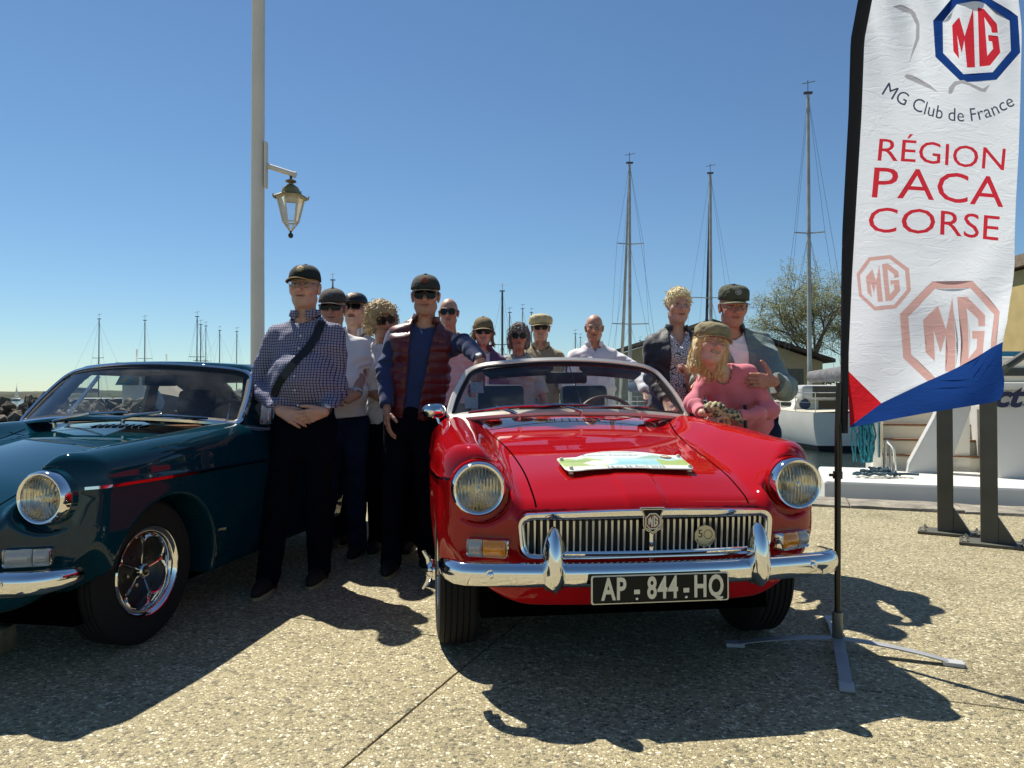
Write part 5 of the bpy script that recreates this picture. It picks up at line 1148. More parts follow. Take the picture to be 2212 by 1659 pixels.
    poly([(1898, 871), (2230, 719), (2230, 960), (1780, 960), (1819.6, 921)], 2)
    poly([(1800, 780), (1818, 796), (1898, 871), (1819.5, 921), (1800, 935)], 6)
    # triangulate everything together
    C = []; Ed = []
    O = []
    for i in range(len(out)):
        a, b = out[i], out[(i+1) % len(out)]; m = max(1, int(math.hypot(a[0]-b[0], a[1]-b[1])/12)); O += [(a[0]+(b[0]-a[0])*k/m, a[1]+(b[1]-a[1])*k/m) for k in range(m)]
    C += O; Ed += [(i, (i+1) % len(O)) for i in range(len(O))]
    for P, E, m in shapes: n = len(C); C += [tuple(p) for p in P]; Ed += [(int(a)+n, int(b)+n) for a, b in E]
    g = np.array([(x+3*((j % 2)), y) for j, y in enumerate(np.arange(-318, 922, 8.5)) for x in np.arange(1822, 2216, 8.0)]); g = g[inpoly(g, O)]; C += [tuple(p) for p in g]
    r = mathutils.geometry.delaunay_2d_cdt([Vector((float(x), float(y))) for x, y in C], Ed, [], 0, 1e-4, False)
    V2 = np.array([tuple(v) for v in r[0]]); T = np.array([t for t in r[2]]); cen = V2[T].mean(1); k = inpoly(cen, O); T = T[k]; cen = cen[k]; M_ = np.zeros(len(T), int)
    for P, E, m in shapes: M_[edge_inside(cen, P, E)] = m
    def to3(u, v):
        s = (u-1820)/380; Y = 3.06+.05*s; X = (u-1106)/1600*3.09; Z = 1.05-(v-853)/1600*3.09; t = (v-0)/920
        d = .020*np.sin(s*9+1.2*np.sin(t*5))*np.exp(-s*1.2)+.012*np.sin(14*(s*.55+t*.8)+2*np.sin(6*t))*ss(t, .1, .6)
        d += .016*np.sin(30*s-16*t)*np.exp(-((t+.02)/.16)**2)+.010*np.sin(26*(t*1.0+.22*s)+1.5*np.sin(7*s))*ss(t, .45, .8)*ss(s, .15, .5)+.05*ss(s, .75, 1)*ss(t, .6, .95)
        return np.stack([X, Y+d, Z], -1)
    return to3, V2, T, M_, FX
to3, FV, FT, FM, FX = flag(); FT = FT[:, ::-1]
_a, _b2 = to3(FV[:, 0]+1, FV[:, 1])-to3(FV[:, 0]-1, FV[:, 1]), to3(FV[:, 0], FV[:, 1]+1)-to3(FV[:, 0], FV[:, 1]-1); _n = np.cross(_a, _b2); _n /= nrm(_n)[:, None]; _n *= -np.sign(_n[:, 1:2])
bp_ = at(1806, 0, 3.055, 0)
ban = empty('feather_banner', 'tall white banner with red and blue print on a black pole beside the red car', 'banner', bp_)
o_ = -Vector(bp_)
me = mesh_from('banner_cloth', to3(FV[:, 0], FV[:, 1])-np.array(bp_), FT, True, _n); co = link('banner_cloth', me, ban, FC); me.polygons.foreach_set('material_index', FM.astype(np.int32)); me.update()
M_SLEEVE = mat('black_sleeve', (.008, .008, .010), .8)
vs_ = np.linspace(935, -322, 60); mb = MB(); SR = []
for v in vs_:
    x1 = float(FX(v))+2; wd = np.interp(v, [-320, 0, 200, 500, 700, 930], [26, 31, 29, 27, 20, 14]); n = 10; c = to3(np.array([x1-wd/2]), np.array([v]))[0]-np.array(bp_); c[1] = .0; hw = wd/2/1600*3.07
    SR.append([(c[0]+hw*math.cos(2*math.pi*k/n), c[1]+.010*math.sin(2*math.pi*k/n), c[2]) for k in range(n)])
V, F = grid_mesh(np.array(SR), closed_v=True); mb.add(V, [tuple(f) for f in F]); mb.build('sleeve', M_SLEEVE, ban, smooth=True)
mb = MB(); P = [(0.0, 0, .155), (.003, 0, .5), (.006, 0, .9), (.012, 0, 1.1)]; mb.tube(P, [.0125, .0125, .0125, .011], 14); mb.build('pole', mat('black_pole', (.012, .011, .008), .28), ban, smooth=True)
mb = MB(); mb.tube([(.004, 0, .705), (.005, 0, .735)], .019, 14); mb.tube([(-.03, 0, .72), (.0, 0, .72)], .006, 8); mb.build('cord_clamp', M_BLACK, ban, smooth=True)
mb = MB(); mb.tube([(.012, -.014, .93), (.014, -.016, .85), (.012, -.016, .72)], .003, 5); mb.build('cord', M_BLACK, ban)
M_GREYM = mat('grey_painted_steel', (.30, .31, .32), .45, var=.12, scale=10)
mb = MB(); mb.lathe([(.0, .045), (.0185, .045), (.021, .05), (.021, .158), (.017, .160), (.017, .12)], 24); mb.build('pole_socket', mat('zinc_socket', (.22, .22, .19), .35, metal=.6), ban, smooth=True, auto=R(40))
for k, (dx, dy, ln) in enumerate(((-.99, .14, .43), (.917, -.40, .43), (-.34, -.94, .44), (.33, .94, .44))):
    d = Vector((dx, dy, 0)).normalized(); s = Vector((-d.y, d.x, 0)); P = np.zeros((15, 4, 3))
    for i in range(15):
        t = i/14; z = .047*(1-t*t)**.9+.003; c = d*(ln*t)
        for j, (a, b) in enumerate(((-.022, 0), (-.022, .005), (.022, .005), (.022, 0))): P[i, j] = c+s*a+Vector((0, 0, z+b))
    V, F = grid_mesh(P, closed_v=True); mb = MB(); mb.add(V, [tuple(f) for f in F]+[(0, 1, 2, 3)]); lg = mb.build('foot', M_GREYM, ban)
    mb = MB(); mb.box(d*(ln-.02)+Vector((0, 0, .009)), (.075, .052, .016), rz=math.atan2(d.y, d.x)); mb.build('foot_cap', mat('grey_plastic', (.42, .43, .43), .5), lg, bevel=.003)
# ================================================================ people
def ecap(p, a, b, wa, da, wb, db, s):
    """elliptic capsule: side axis s, widths w and depths d at both ends"""
    a = np.asarray(a, float); b = np.asarray(b, float); ba = b-a; L2 = ba@ba; q = p-a; h = np.clip((q@ba)/L2, 0, 1); o = q-h[:, None]*ba
    s = np.asarray(s, float); ax = ba/math.sqrt(L2); s = s-ax*(s@ax); s /= np.linalg.norm(s); dd = np.cross(ax, s)
    w = wa+(wb-wa)*h; d = da+(db-da)*h; m = np.minimum(w, d); u = np.sqrt(((o@s)/w)**2+((o@dd)/d)**2+((o@ax)/m)**2); return (u-1)*m
def near(p, c, r, fn, mg=.05):
    d = nrm(p-np.asarray(c, float))-r; k = d < mg; d = d.copy()
    if k.any(): d[k] = fn(p[k])
    return d
def unit(v): v = np.asarray(v, float); return v/np.linalg.norm(v)
def hand_prims(w, d, n, ts, curl=(.3, .5, .4), spread=.0, thumb=(.55, .75, .35), sc=1.0, tcurl=.3):
    """w wrist, d finger direction, n palm facing direction, ts +1/-1 thumb side along cross(d,n)"""
    w = np.asarray(w, float); d = unit(d); n = unit(np.asarray(n, float)-d*(np.asarray(n, float)@d)); t = np.cross(d, n)*ts
    P = []; Fg = []
    for i, (len0, off, segs) in enumerate(((.088, .031, (.042, .025, .020)), (.092, .0105, (.046, .028, .021)), (.088, -.010, (.042, .026, .020)), (.079, -.029, (.033, .020, .018)))):
        k = w+(d*len0+t*off)*sc; P.append((w+(t*off*.55+d*.005)*sc, k, .0145*sc, .0105*sc)); dr = unit(d+t*(off*spread*8)); nn = n; ch = []; cu = curl if not isinstance(curl[0], (tuple, list)) else curl[i]
        for j, sl in enumerate(segs):
            a = cu[j]; dr, nn = dr*math.cos(a)+nn*math.sin(a), nn*math.cos(a)-dr*math.sin(a); k2 = k+dr*sl*sc; ch.append((k, k2, (.0098-.0011*j)*sc, (.0088-.0011*j)*sc)); k = k2
        Fg.append(ch)
    b = w+(d*.022+t*.024)*sc; td = unit(d*thumb[0]+t*thumb[1]+n*thumb[2]); k = b; ch = []
    for j, sl in enumerate((.040, .032, .026)):
        k2 = k+td*sl*sc; ch.append((k, k2, (.0135-.0018*j)*sc, (.0118-.0018*j)*sc)); k = k2; td = unit(td+(d-t*.6+n*.4)*tcurl*.5)
    Fg.append(ch); P.append((w, w+d*.05*sc+t*.012*sc, .019*sc, .016*sc)); c = w+d*.09*sc
    def fn(p):
        o = None
        for a, b_, ra, rb in P: v = cone(p, a, b_, ra, rb); o = v if o is None else smin(o, v, .014)
        for ch in Fg:
            f_ = None
            for a, b_, ra, rb in ch: v = cone(p, a, b_, ra, rb); f_ = v if f_ is None else smin(f_, v, .004)
            o = smin(o, f_, .006)
        return o
    return c, .135*sc, fn
def head_fn(fem=0.0, smile=.0, jaw=1.0, nose=1.0, opn=0.0, ears=1):
    def f(q):
        x = np.abs(q[:, 0]); m = np.stack([x, q[:, 1], q[:, 2]], -1)
        d = ell(q, (0, .012, .034), (.0755, .096, .090)); d = smin(d, ell(q, (0, -.022, -.035), (.0610*jaw, .070, .080)), .03)
        d = smin(d, cone(m, (.046*jaw, .008, -.062), (.012, -.058, -.098), .019, .019), .028); d = smin(d, ell(m, (.038, -.056, -.024), (.027, .026, .026)), .02)
        d = smin(d, cone(m, (.010, -.084, .022), (.042, -.070, .022), .010-.003*fem, .008), .014)
        d = smax(d, -ell(m, (.031, -.093, .004), (.020, .018, .013)), .010); d = smin(d, ell(m, (.031, -.0735, .003), (.0135, .0115, .0115)), .003)
        d = smin(d, cone(q, (0, -.087, .010), (0, -.112*(.98+.02*nose), -.030), .0070, .0132*nose), .009); d = smin(d, ell(m, (.0125, -.094, -.034), (.0085, .010, .0085)), .006)
        zc = -.060+.006*smile*(x/.025)**2; lw = .024+.005*smile
        d = smin(d, ell(np.stack([x, q[:, 1], q[:, 2]-zc], -1), (0, -.086, .0058+.003*opn), (lw, .0085, .0058)), .005); d = smin(d, ell(np.stack([x, q[:, 1], q[:, 2]-zc], -1), (0, -.084, -.0070-.007*opn), (lw*.85, .0088, .0068)), .005)
        d = smax(d, -ell(np.stack([x, q[:, 1], q[:, 2]-zc], -1), (0, -.094, -.0008-.002*opn), (lw*.9, .012+.006*opn, .0022+.0080*opn)), .003)
        d = smax(d, -cone(m, (.019, -.098, -.036), (.034, -.078, -.066), .0028, .002), .006); d = smax(d, -cone(m, (.020, -.088, -.013), (.040, -.074, -.008), .0018, .0015), .005)
        if ears and not fem:
            e = ell(m, (.081, .012, -.006), (.0095, .020, .034), rotm(0, .16, 0)); e = smax(e, -ell(m, (.090, .004, -.004), (.006, .010, .020)), .004); d = smin(d, e, .006)
        return d
    return f
def head_col(q, skin, lip, brow, smile, opn, eyes, stubble, rs=0):
    x = np.abs(q[:, 0]); y, z = q[:, 1], q[:, 2]; C = np.tile(np.array(skin, float), (len(q), 1))
    def lay(m, c): m = np.clip(m, 0, 1); C[:] = C*(1-m[:, None])+np.array(c, float)*m[:, None]
    red = np.array(skin)*np.array([1.12, .74, .68]); fr = ss(-y, .03, .06)
    lay(fr*np.exp(-((x-.042)/.022)**2-((z+.026)/.022)**2)*.65, red); lay(fr*np.exp(-(x/.016)**2-((z+.03)/.018)**2)*.6*(y < -.09), red)
    C *= (1+.15*sins(q, 90, 3+rs, 3))[:, None]
    if stubble: lay(fr*ss(-z, .040, .060)*stubble, np.array(skin)*.62+.03)
    zc = -.060+.006*smile*(x/.025)**2; dz = z-zc; lw = .025+.005*smile
    lay((y < -.070)*(x < lw)*(np.abs(dz) < .0085+.006*opn)*.55, lip); lay((y < -.062)*(x < lw*.95)*(np.abs(dz) < .0018+.0085*opn)*.55, (.10, .035, .03))
    if smile > .7: lay((y < -.062)*(x < lw*.66)*(dz > -.0025-.001*opn)*(dz < .0022+.005*opn), (.60, .55, .46))
    lay((y < -.060)*np.exp(-(((x-.032)/.017)**6+((z-.0235+.10*(x-.03)**2/.02)/.0045)**2))*.9, brow)
    lay((y < -.055)*np.exp(-(((x-.031)/.016)**4+((z-.004)/.010)**4))*.35, np.array(skin)*.55)  # eye socket shade painted into the skin colour
    if eyes:
        lay((y < -.070)*(((x-.031)/.0125)**2+((z-.003)/.0045)**2 < 1), (.50, .46, .42)); lay((y < -.070)*(((x-.030)/.0048)**2+((z-.003)/.0046)**2 < 1), (.03, .03, .035)); lay((y < -.065)*(np.abs(x-.031) < .015)*(np.abs(z-.0085) < .0018), (.05, .03, .025))
    # shade of the nose to mouth creases, painted as darker skin lines
    lay((y < -.05)*np.exp(-((x-(.018+.5*(-.03-z)))/.0035)**2)*(z < -.030)*(z > -.068)*.45, np.array(skin)*.5)
    return np.clip(C, 0, 1)
M_SKIN, _nt, _b = newmat('skin'); _c = N(_nt, 'ShaderNodeVertexColor', layer_name='Col'); L(_nt, _c.outputs[0], _b.inputs['Base Color']); _b.inputs['Roughness'].default_value = .5; _b.inputs['Subsurface Weight'].default_value = .12; _b.inputs['Subsurface Scale'].default_value = .008
_t = N(_nt, 'ShaderNodeTexCoord'); _n = N(_nt, 'ShaderNodeTexNoise', Scale=120.0, Detail=5.0); L(_nt, _t.outputs['Object'], _n.inputs['Vector']); _p = N(_nt, 'ShaderNodeBump', Strength=.35, Distance=.003); L(_nt, _n.outputs['Fac'], _p.inputs['Height']); L(_nt, _p.outputs[0], _b.inputs['Normal'])
def fabric(name, c, rough=.9, var=.12, bs=22, bump=.55, bd=.006, sheen=.15): return mat(name, c, rough, var=var, scale=5, bump=bump, bscale=bs, bdist=bd, sheen=sheen)
def pattern_mat(name, c0, c1, kind, sx=.0148, sz=.0148, lw=.24):
    m, nt, b = newmat(name); b.inputs['Roughness'].default_value = .85; tc = N(nt, 'ShaderNodeTexCoord'); n = N(nt, 'ShaderNodeTexNoise', Scale=5.0, Detail=3.0); L(nt, tc.outputs['Object'], n.inputs['Vector'])
    wv = N(nt, 'ShaderNodeVectorMath', operation='MULTIPLY_ADD'); wv.inputs[1].default_value = (.03,)*3; L(nt, n.outputs['Color'], wv.inputs[0]); L(nt, tc.outputs['Object'], wv.inputs[2]); sp = N(nt, 'ShaderNodeSeparateXYZ'); L(nt, wv.outputs[0], sp.inputs[0])
    def lines(o, s, w, extra=None):
        a = N(nt, 'ShaderNodeMath', operation='DIVIDE'); L(nt, o, a.inputs[0]); a.inputs[1].default_value = s; f = N(nt, 'ShaderNodeMath', operation='FRACT'); L(nt, a.outputs[0], f.inputs[0]); l = N(nt, 'ShaderNodeMath', operation='LESS_THAN'); L(nt, f.outputs[0], l.inputs[0]); l.inputs[1].default_value = w; return l.outputs[0]
    sm = N(nt, 'ShaderNodeMath', operation='ADD'); L(nt, sp.outputs[0], sm.inputs[0]); sm.inputs[1].default_value = 10
    if kind == 'check':
        mx = N(nt, 'ShaderNodeMath', operation='MAXIMUM'); L(nt, lines(sm.outputs[0], sx, lw), mx.inputs[0]); L(nt, lines(sp.outputs[2], sz, lw), mx.inputs[1]); fac = mx.outputs[0]
    elif kind == 'stripe': fac = lines(sm.outputs[0], sx, lw)
    else:
        v = N(nt, 'ShaderNodeTexVoronoi', Scale=sx, feature='DISTANCE_TO_EDGE'); L(nt, tc.outputs['Object'], v.inputs['Vector']); v2 = N(nt, 'ShaderNodeMath', operation='PINGPONG'); L(nt, v.outputs[0], v2.inputs[0]); v2.inputs[1].default_value = .16
        g = N(nt, 'ShaderNodeMath', operation='LESS_THAN'); L(nt, v2.outputs[0], g.inputs[0]); g.inputs[1].default_value = .045; fac = g.outputs[0]
    mix = N(nt, 'ShaderNodeMix', data_type='RGBA'); L(nt, fac, mix.inputs[0]); mix.inputs[6].default_value = (*c0, 1); mix.inputs[7].default_value = (*c1, 1); L(nt, mix.outputs[2], b.inputs['Base Color'])
    nb = N(nt, 'ShaderNodeTexNoise', Scale=16.0, Detail=5.0); L(nt, tc.outputs['Object'], nb.inputs['Vector']); bp = N(nt, 'ShaderNodeBump', Strength=.6, Distance=.01); L(nt, nb.outputs['Fac'], bp.inputs['Height']); L(nt, bp.outputs[0], b.inputs['Normal']); return m
def hair_mat(name, c, c2):
    m, nt, b = newmat(name); b.inputs['Roughness'].default_value = .7; tc = N(nt, 'ShaderNodeTexCoord'); mp = N(nt, 'ShaderNodeMapping'); mp.inputs['Scale'].default_value = (110, 110, 16); L(nt, tc.outputs['Object'], mp.inputs[0])
    n = N(nt, 'ShaderNodeTexNoise', Scale=1.0, Detail=5.0); n.inputs['Distortion'].default_value = .6; L(nt, mp.outputs[0], n.inputs['Vector']); r = ramp(nt, [(.3, c2), (.65, c)]); L(nt, n.outputs['Fac'], r.inputs[0]); L(nt, r.outputs[0], b.inputs['Base Color'])
    bp = N(nt, 'ShaderNodeBump', Strength=.5, Distance=.005); L(nt, n.outputs['Fac'], bp.inputs['Height']); L(nt, bp.outputs[0], b.inputs['Normal']); b.inputs['Sheen Weight'].default_value = .3; return m
M_SUNG = mat('sunglass_lens', (.006, .005, .005), .12, spec=.22)
M_FRAMEB = mat('spectacle_frame', (.012, .010, .010), .3)
M_FRAMEG = mat('thin_metal_frame', (.35, .30, .22), .25, metal=1)
M_SPECG = glassmat('spectacle_glass', (.93, .93, .92), 1.0, .01)
M_SHOE = mat('dark_shoe', (.006, .006, .006), .7, bump=.3, bscale=40); M_SOLE = mat('beige_sole', (.30, .27, .16), .8)
M_BUTTON = mat('shirt_button', (.6, .6, .62), .4); M_GOLD = mat('gold_thread', (.45, .30, .08), .5)
def axis(lo, hi, fine, cf, cc):
    pts = [lo]; 
    while pts[-1] < hi:
        p = pts[-1]; c = cc
        for a, b in fine:
            if a-.03 <= p <= b+.03: c = min(c, cc*.6)
            if a <= p <= b: c = cf
        pts.append(p+c)
    return np.array(pts)
CAPGREEN = mat('dark_green_cap', (.012, .018, .014), .9, bump=.3, bscale=60)
def cap(par, HM, kind, m, m_brim=None, logo=None, trim=None):
    """HM head matrix (4x4). kinds: base, army, flat, visor, news"""
    pr = dict(base=(.089, .109, .096, .040, .070, 2.4, -.000), army=(.092, .111, .094, .044, .066, 3.6, .006), flat=(.106, .120, .092, .036, .045, 3.0, -.006), visor=(.088, .106, .060, .032, .062, 2.2, -.004), news=(.100, .118, .092, .036, .050, 2.8, .006))[kind]
    rx, ry, rz, z0, bl, ex, cy = pr; nu, nv = 44, 14; P = np.zeros((nu, nv, 3))
    top = nv if kind != 'visor' else 7
    for i in range(nu):
        a = 2*math.pi*i/nu; ca, sa = math.cos(a), math.sin(a)
        for j in range(nv):
            t = j/(nv-1)*(math.pi/2 if kind != 'visor' else .95); r = math.cos(t)**(2/ex); h = math.sin(t)**(2/ex); s = 1-.018*(abs(math.sin(3*a))**12)*(kind in ('base', 'news')) 
            bulge = 1+(.10*math.sin(min(t*2.2, math.pi))*(kind in ('flat', 'news'))); w = .0025*math.sin(a*7+j)+.002*math.sin(a*13-2*j) if kind != 'base' else .001*math.sin(a*9+j)
            P[i, j] = (rx*r*s*ca*bulge+w, cy+ry*r*s*sa*bulge+w+.010*h*(kind == 'base'), z0+rz*h+(.010*(-sa) if kind in ('flat',) else 0)*(1 if j > 2 else 0)+.006*sa)
    V, F = grid_mesh(P, closed_u=True); V = np.array([HM @ Vector(v) for v in V]); mb = MB(); mb.add(V, [tuple(f) for f in F]); o = mb.build('cap' if kind != 'visor' else 'sun_visor_cap', m, par, smooth=True, auto=R(60)); s = o.modifiers.new('s', 'SOLIDIFY'); s.thickness = .003
    nu, nv = 25, 8; P = np.zeros((nu, nv, 3))
    for i in range(nu):
        a = R(-90-68+136*i/(nu-1)); ca, sa = math.cos(a), math.sin(a); e = math.cos((a+math.pi/2)*90/68)**.55 if abs((a+math.pi/2)*90/68) < math.pi/2-1e-4 else 0
        for j in range(nv):
            t = j/(nv-1); P[i, j] = (rx*ca*(1+.10*t*e), cy+ry*sa-bl*e*t, z0+.006*sa-.004-t*(.009+.010*abs(ca)**2)*e-.022*abs(ca)**2.2*(1-.3*t))
    V, F = grid_mesh(P); V = np.array([HM @ Vector(v) for v in V]); mb = MB(); mb.add(V, [tuple(f) for f in F]); b = mb.build('brim', m_brim or m, o, smooth=True); s = b.modifiers.new('s', 'SOLIDIFY'); s.thickness = .004; s.offset = 0
    if trim:
        mb = MB(); mb.tube([HM @ Vector(P[i, -1]) for i in range(nu)], .0028, 6); mb.build('brim_edge', trim, o, smooth=True)
    mb = MB(); mb.lathe([(.006, -.002), (.005, .003), (0, .004)], 10, HM @ Matrix.Translation((0, cy+.010*(kind == 'base'), z0+rz))); 
    if kind in ('base', 'army'): mb.build('cap_button', m, o, smooth=True)
    if logo:
        a0 = .48; py = lambda z: cy-ry*(max(1-((z-z0)/rz)**ex, 0))**(1/ex)-.0035+.010*((z-z0)/rz)*(kind == 'base')
        M0 = lambda x, z: HM @ Vector((x, py(z)+.25*x*x/ry*3, z)); zc = z0+rz*.50; r = .020; q = octagon(r)
        if logo[1]: mb = MB(); mb.add([M0(x, zc+z) for x, z in q], [tuple(range(8))]); mb.build('cap_patch', logo[1], o)
        mb = MB(); mb.add([M0(x, zc+z)+Vector((0, -.001, 0)) for x, z in q]+[M0(x*.84, zc+z*.84)+Vector((0, -.001, 0)) for x, z in q], [(k, (k+1) % 8, 8+(k+1) % 8, 8+k) for k in range(8)])
        for Lp in (EMB_M, EMB_G):
            V, F = [(x*r*.76, z*r*.76) for x, z in Lp], [tuple(range(len(Lp)))]; mb.add([M0(x, zc+z)+Vector((0, -.0015, 0)) for x, z in V], F)
        mb.build('cap_emblem', logo[0], o)
def glasses(par, HM, kind, m=None):
    w, h, ex = dict(rect=(.029, .0195, 4.0), round=(.0275, .0245, 2.2), aviator=(.030, .0245, 2.6), big=(.032, .025, 3.0), spec=(.025, .017, 2.8), thin=(.026, .019, 2.4))[kind]; clear = kind in ('spec', 'thin')
    o = bpy.data.objects.new('glasses' if clear else 'sunglasses', None); COL.objects.link(o); o.parent = par; zc = .004
    fr = M_FRAMEG if clear else M_FRAMEB
    for s in (-1, 1):
        pts = []
        for k in range(28):
            a = 2*math.pi*k/28; x = w*np.sign(math.cos(a))*abs(math.cos(a))**(2/ex); z = h*np.sign(math.sin(a))*abs(math.sin(a))**(2/ex)-(.003 if kind == 'aviator' and math.sin(a) < 0 else 0)*abs(math.sin(a)); X = s*(.0325)+x; pts.append(Vector((X, -.106+4.6*X*X, zc+z)))
        mb = MB(); c = sum(pts, Vector())/28+Vector((0, -.003, 0)); mb.add([HM @ p for p in pts]+[HM @ c], [(k, (k+1) % 28, 28) for k in range(28)]); mb.build('lens', M_SPECG if clear else (m or M_SUNG), o, smooth=True)
        mb = MB(); mb.tube([HM @ p for p in pts+pts[:1]], .0011 if clear else .0022, 6, cap=False); mb.tube([HM @ Vector((s*.060, -.089, zc+.006)), HM @ Vector((s*.076, -.05, zc+.006)), HM @ Vector((s*.081, .015, zc+.002))], .0012 if clear else .0026, 6); mb.build('frame', fr, o)
    mb = MB(); mb.tube([HM @ Vector((-.008, -.1055, zc+.004)), HM @ Vector((0, -.108, zc+.007)), HM @ Vector((.008, -.1055, zc+.004))], .0014 if clear else .0024, 6); mb.build('bridge', fr, o)
PEOPLE = []
def person(label, head, Hd, c):
    """head (u, v, Y) of the skull centre; c config dictionary"""
    hp = at(*head); X0 = c.get('x0', hp.x); Y0 = c.get('y0', head[2]+.02); O = np.array([X0, Y0, 0]); e = empty('person', label, 'person', (X0, Y0, 0), 0)
    hc = np.array(hp)-O; sex = c.get('fem', 0); hs = c.get('hs', 1.0)*(.97 if sex else 1.0)
    rx, ry, rz = c.get('rot', (0, 0, 0)); HR = rotm(R(rx), R(ry), R(rz)); HM = Matrix.Translation(Vector(hc)) @ Matrix(HR.tolist()).to_4x4() @ Matrix.Scale(hs, 4)
    tw = R(c.get('turn', 0)); lean = c.get('lean', (0, 0))
    nb = np.array(c['neck']) - O if 'neck' in c else hc+HR@np.array([0, .030, -.150])*hs+np.array([0, .012, -.005])
    hipz = c.get('hipz', (hc[2])*.565); pel = np.array(c['pelvis'])-O if 'pelvis' in c else np.array([nb[0]*.6+lean[0], nb[1]*.5+.01+lean[1], hipz])
    up = unit(nb-pel); sd = np.array([math.cos(tw), math.sin(tw), 0.]); sd = unit(sd-up*(sd@up)); fw = np.cross(sd, up)  # fw points away? ensure front = -y
    if fw[1] > 0: fw = -fw
    sw = c.get('sw', .162 if not sex else .134); W = c.get('w', 1.0); belly = c.get('belly', 0.0); tl = np.linalg.norm(nb-pel)
    ch = pel+up*tl*.70; wa = pel+up*tl*.33; shz = c.get('shz', -.112)
    sh = [nb+sd*s*sw+up*shz+np.array([0, .0, 0]) for s in (-1, 1)]
    arms = []
    for i, s in enumerate((-1, 1)):
        a = c['arms'][i]; 
        el, wr = (np.array(at(*a['e']))-O, np.array(at(*a['w']))-O) if 'e' in a else (sh[i]+np.array([s*.055, .02, -.29]), sh[i]+np.array([s*.06, -.06, -.54])); arms.append((sh[i], el, wr, a))
    # ---------- torso volume shared by the clothes
    tw_, td_ = .155*W, .105*W
    def torso(p, g=0.0):
        d = ecap(p, pel, wa, (.158 if not sex else .165)*W+g, .110*W+g, (.142 if not sex else .125)*W+g+belly*.35, .100*W+g+belly*.3, sd)
        d = smin(d, ecap(p, wa, ch, (.142 if not sex else .125)*W+g+belly*.35, .100*W+g+belly*.3, tw_+g, td_+g, sd), .06)
        d = smin(d, ecap(p, ch, nb-up*.045, tw_+g, td_+g, .085*W+g, .062+g, sd), .06); d = smin(d, cone(p, sh[0]+sd*.01, sh[1]-sd*.01, .040+g*.6, .040+g*.6), .085)
        if belly: d = smin(d, ell(p, wa+fw*.045+up*.02, (.135+belly*.4+g, .115+belly+g, .16+g)), .07)
        if sex: 
            for s in (-1, 1): d = smin(d, ell(p, ch+fw*.075+sd*s*.065-up*.015, (.055+g, .05+g, .055+g)), .05)
        return d
    # ---------- skin
    hf = head_fn(sex, c.get('smile', .3), c.get('jaw', 1.0), c.get('nose', 1.0), c.get('open', 0.0)); hcl = hc; nr = .056 if not sex else .049
    hands = []; fine = [(hc-.125, hc+.125)]
    for (s0, el, wr, a) in arms:
        if a.get('hand', 1):
            d = a.get('d', tuple(wr-el)); n = a.get('n', (0, 1, 0)); H = hand_prims(wr, d, n, a.get('t', 1), **a.get('hk', {})); hands.append(H)
            if a.get('fine', 0): fine.append((np.array(H[0])-.10, np.array(H[0])+.10))
    def skin(p):
        d = near(p, hcl, .15, lambda q: hf(((q-hc)@HR)/hs)*hs, .06); d = smin(d, cone(p, nb-up*.03, hc+HR@np.array([0, .022, -.075])*hs, nr*1.12, nr), .03)
        d = smin(d, near(p, (nb+pel)/2, tl/2+.12, lambda q: torso(q, -.022), .08), .03)
        for i, (s0, el, wr, a) in enumerate(arms):
            k = .86 if sex else .94; k *= .86 if c['clothes'][-1].get('slv') == 'long' or c['clothes'][0].get('slv') == 'long' else 1; d = smin(d, cone(p, s0, el, .044*k, .035*k), .02); d = smin(d, cone(p, el, el*.7+wr*.3, .037*k, .040*k), .015); d = smin(d, cone(p, el*.7+wr*.3, wr, .040*k, .026*k), .015)
        for H in hands: d = smin(d, near(p, H[0], H[1], H[2], .05), .012)
        for s in (-1, 1):
            hj = pel+sd*s*.085; ft = fts[0 if s < 0 else 1]; kn = (hj+ft)/2+np.array([0, -.03, 0]); d = smin(d, cone(p, hj-up*.07, kn, .056*W, .046), .03); d = smin(d, cone(p, kn, ft, .046, .036), .02)
        return d
    fts = c.get('feet'); fts = [np.array([x-X0, y-Y0, .09]) for x, y in fts] if fts else [pel*[1, 1, 0]+np.array([s*.11, .0, .09]) for s in (-1, 1)]
    allp = np.array([hc, nb, pel, *fts]+[x for a in arms for x in a[:3]]+[np.array(h[0]) for h in hands]); lo = allp.min(0)-.16; hi = allp.max(0)+.16; hi[2] = max(hi[2], hc[2]+.14); lo[2] = -.02
    cf = c.get('cf', .0042); g = [axis(lo[k], hi[k], [(a[k], b[k]) for a, b in fine], cf if k != 0 else cf, .017) for k in range(3)]
    P, F, Nn = sdf_mesh(skin, *g, newton=2, lip=1.5); q = ((P-hc)@HR)/hs; C = head_col(q, c['skin'], c.get('lip', (.30, .12, .10)), c.get('brow', (.10, .09, .08)), c.get('smile', .3), c.get('open', 0.0), c.get('eyes', 0), c.get('stubble', 0))
    far = nrm(P-hc) > .2; C[far] = np.array(c['skin'])*(1+.08*sins(P[far], 60, 9, 2))[:, None]*np.array([1.0, .93, .90])
    me = mesh_from('body', P, F, True, Nn); set_col(me, C); link('body', me, e, M_SKIN)
    # ---------- clothes
    fold = c.get('fold', .0075); seed = int(abs(hp.x*100)) % 97
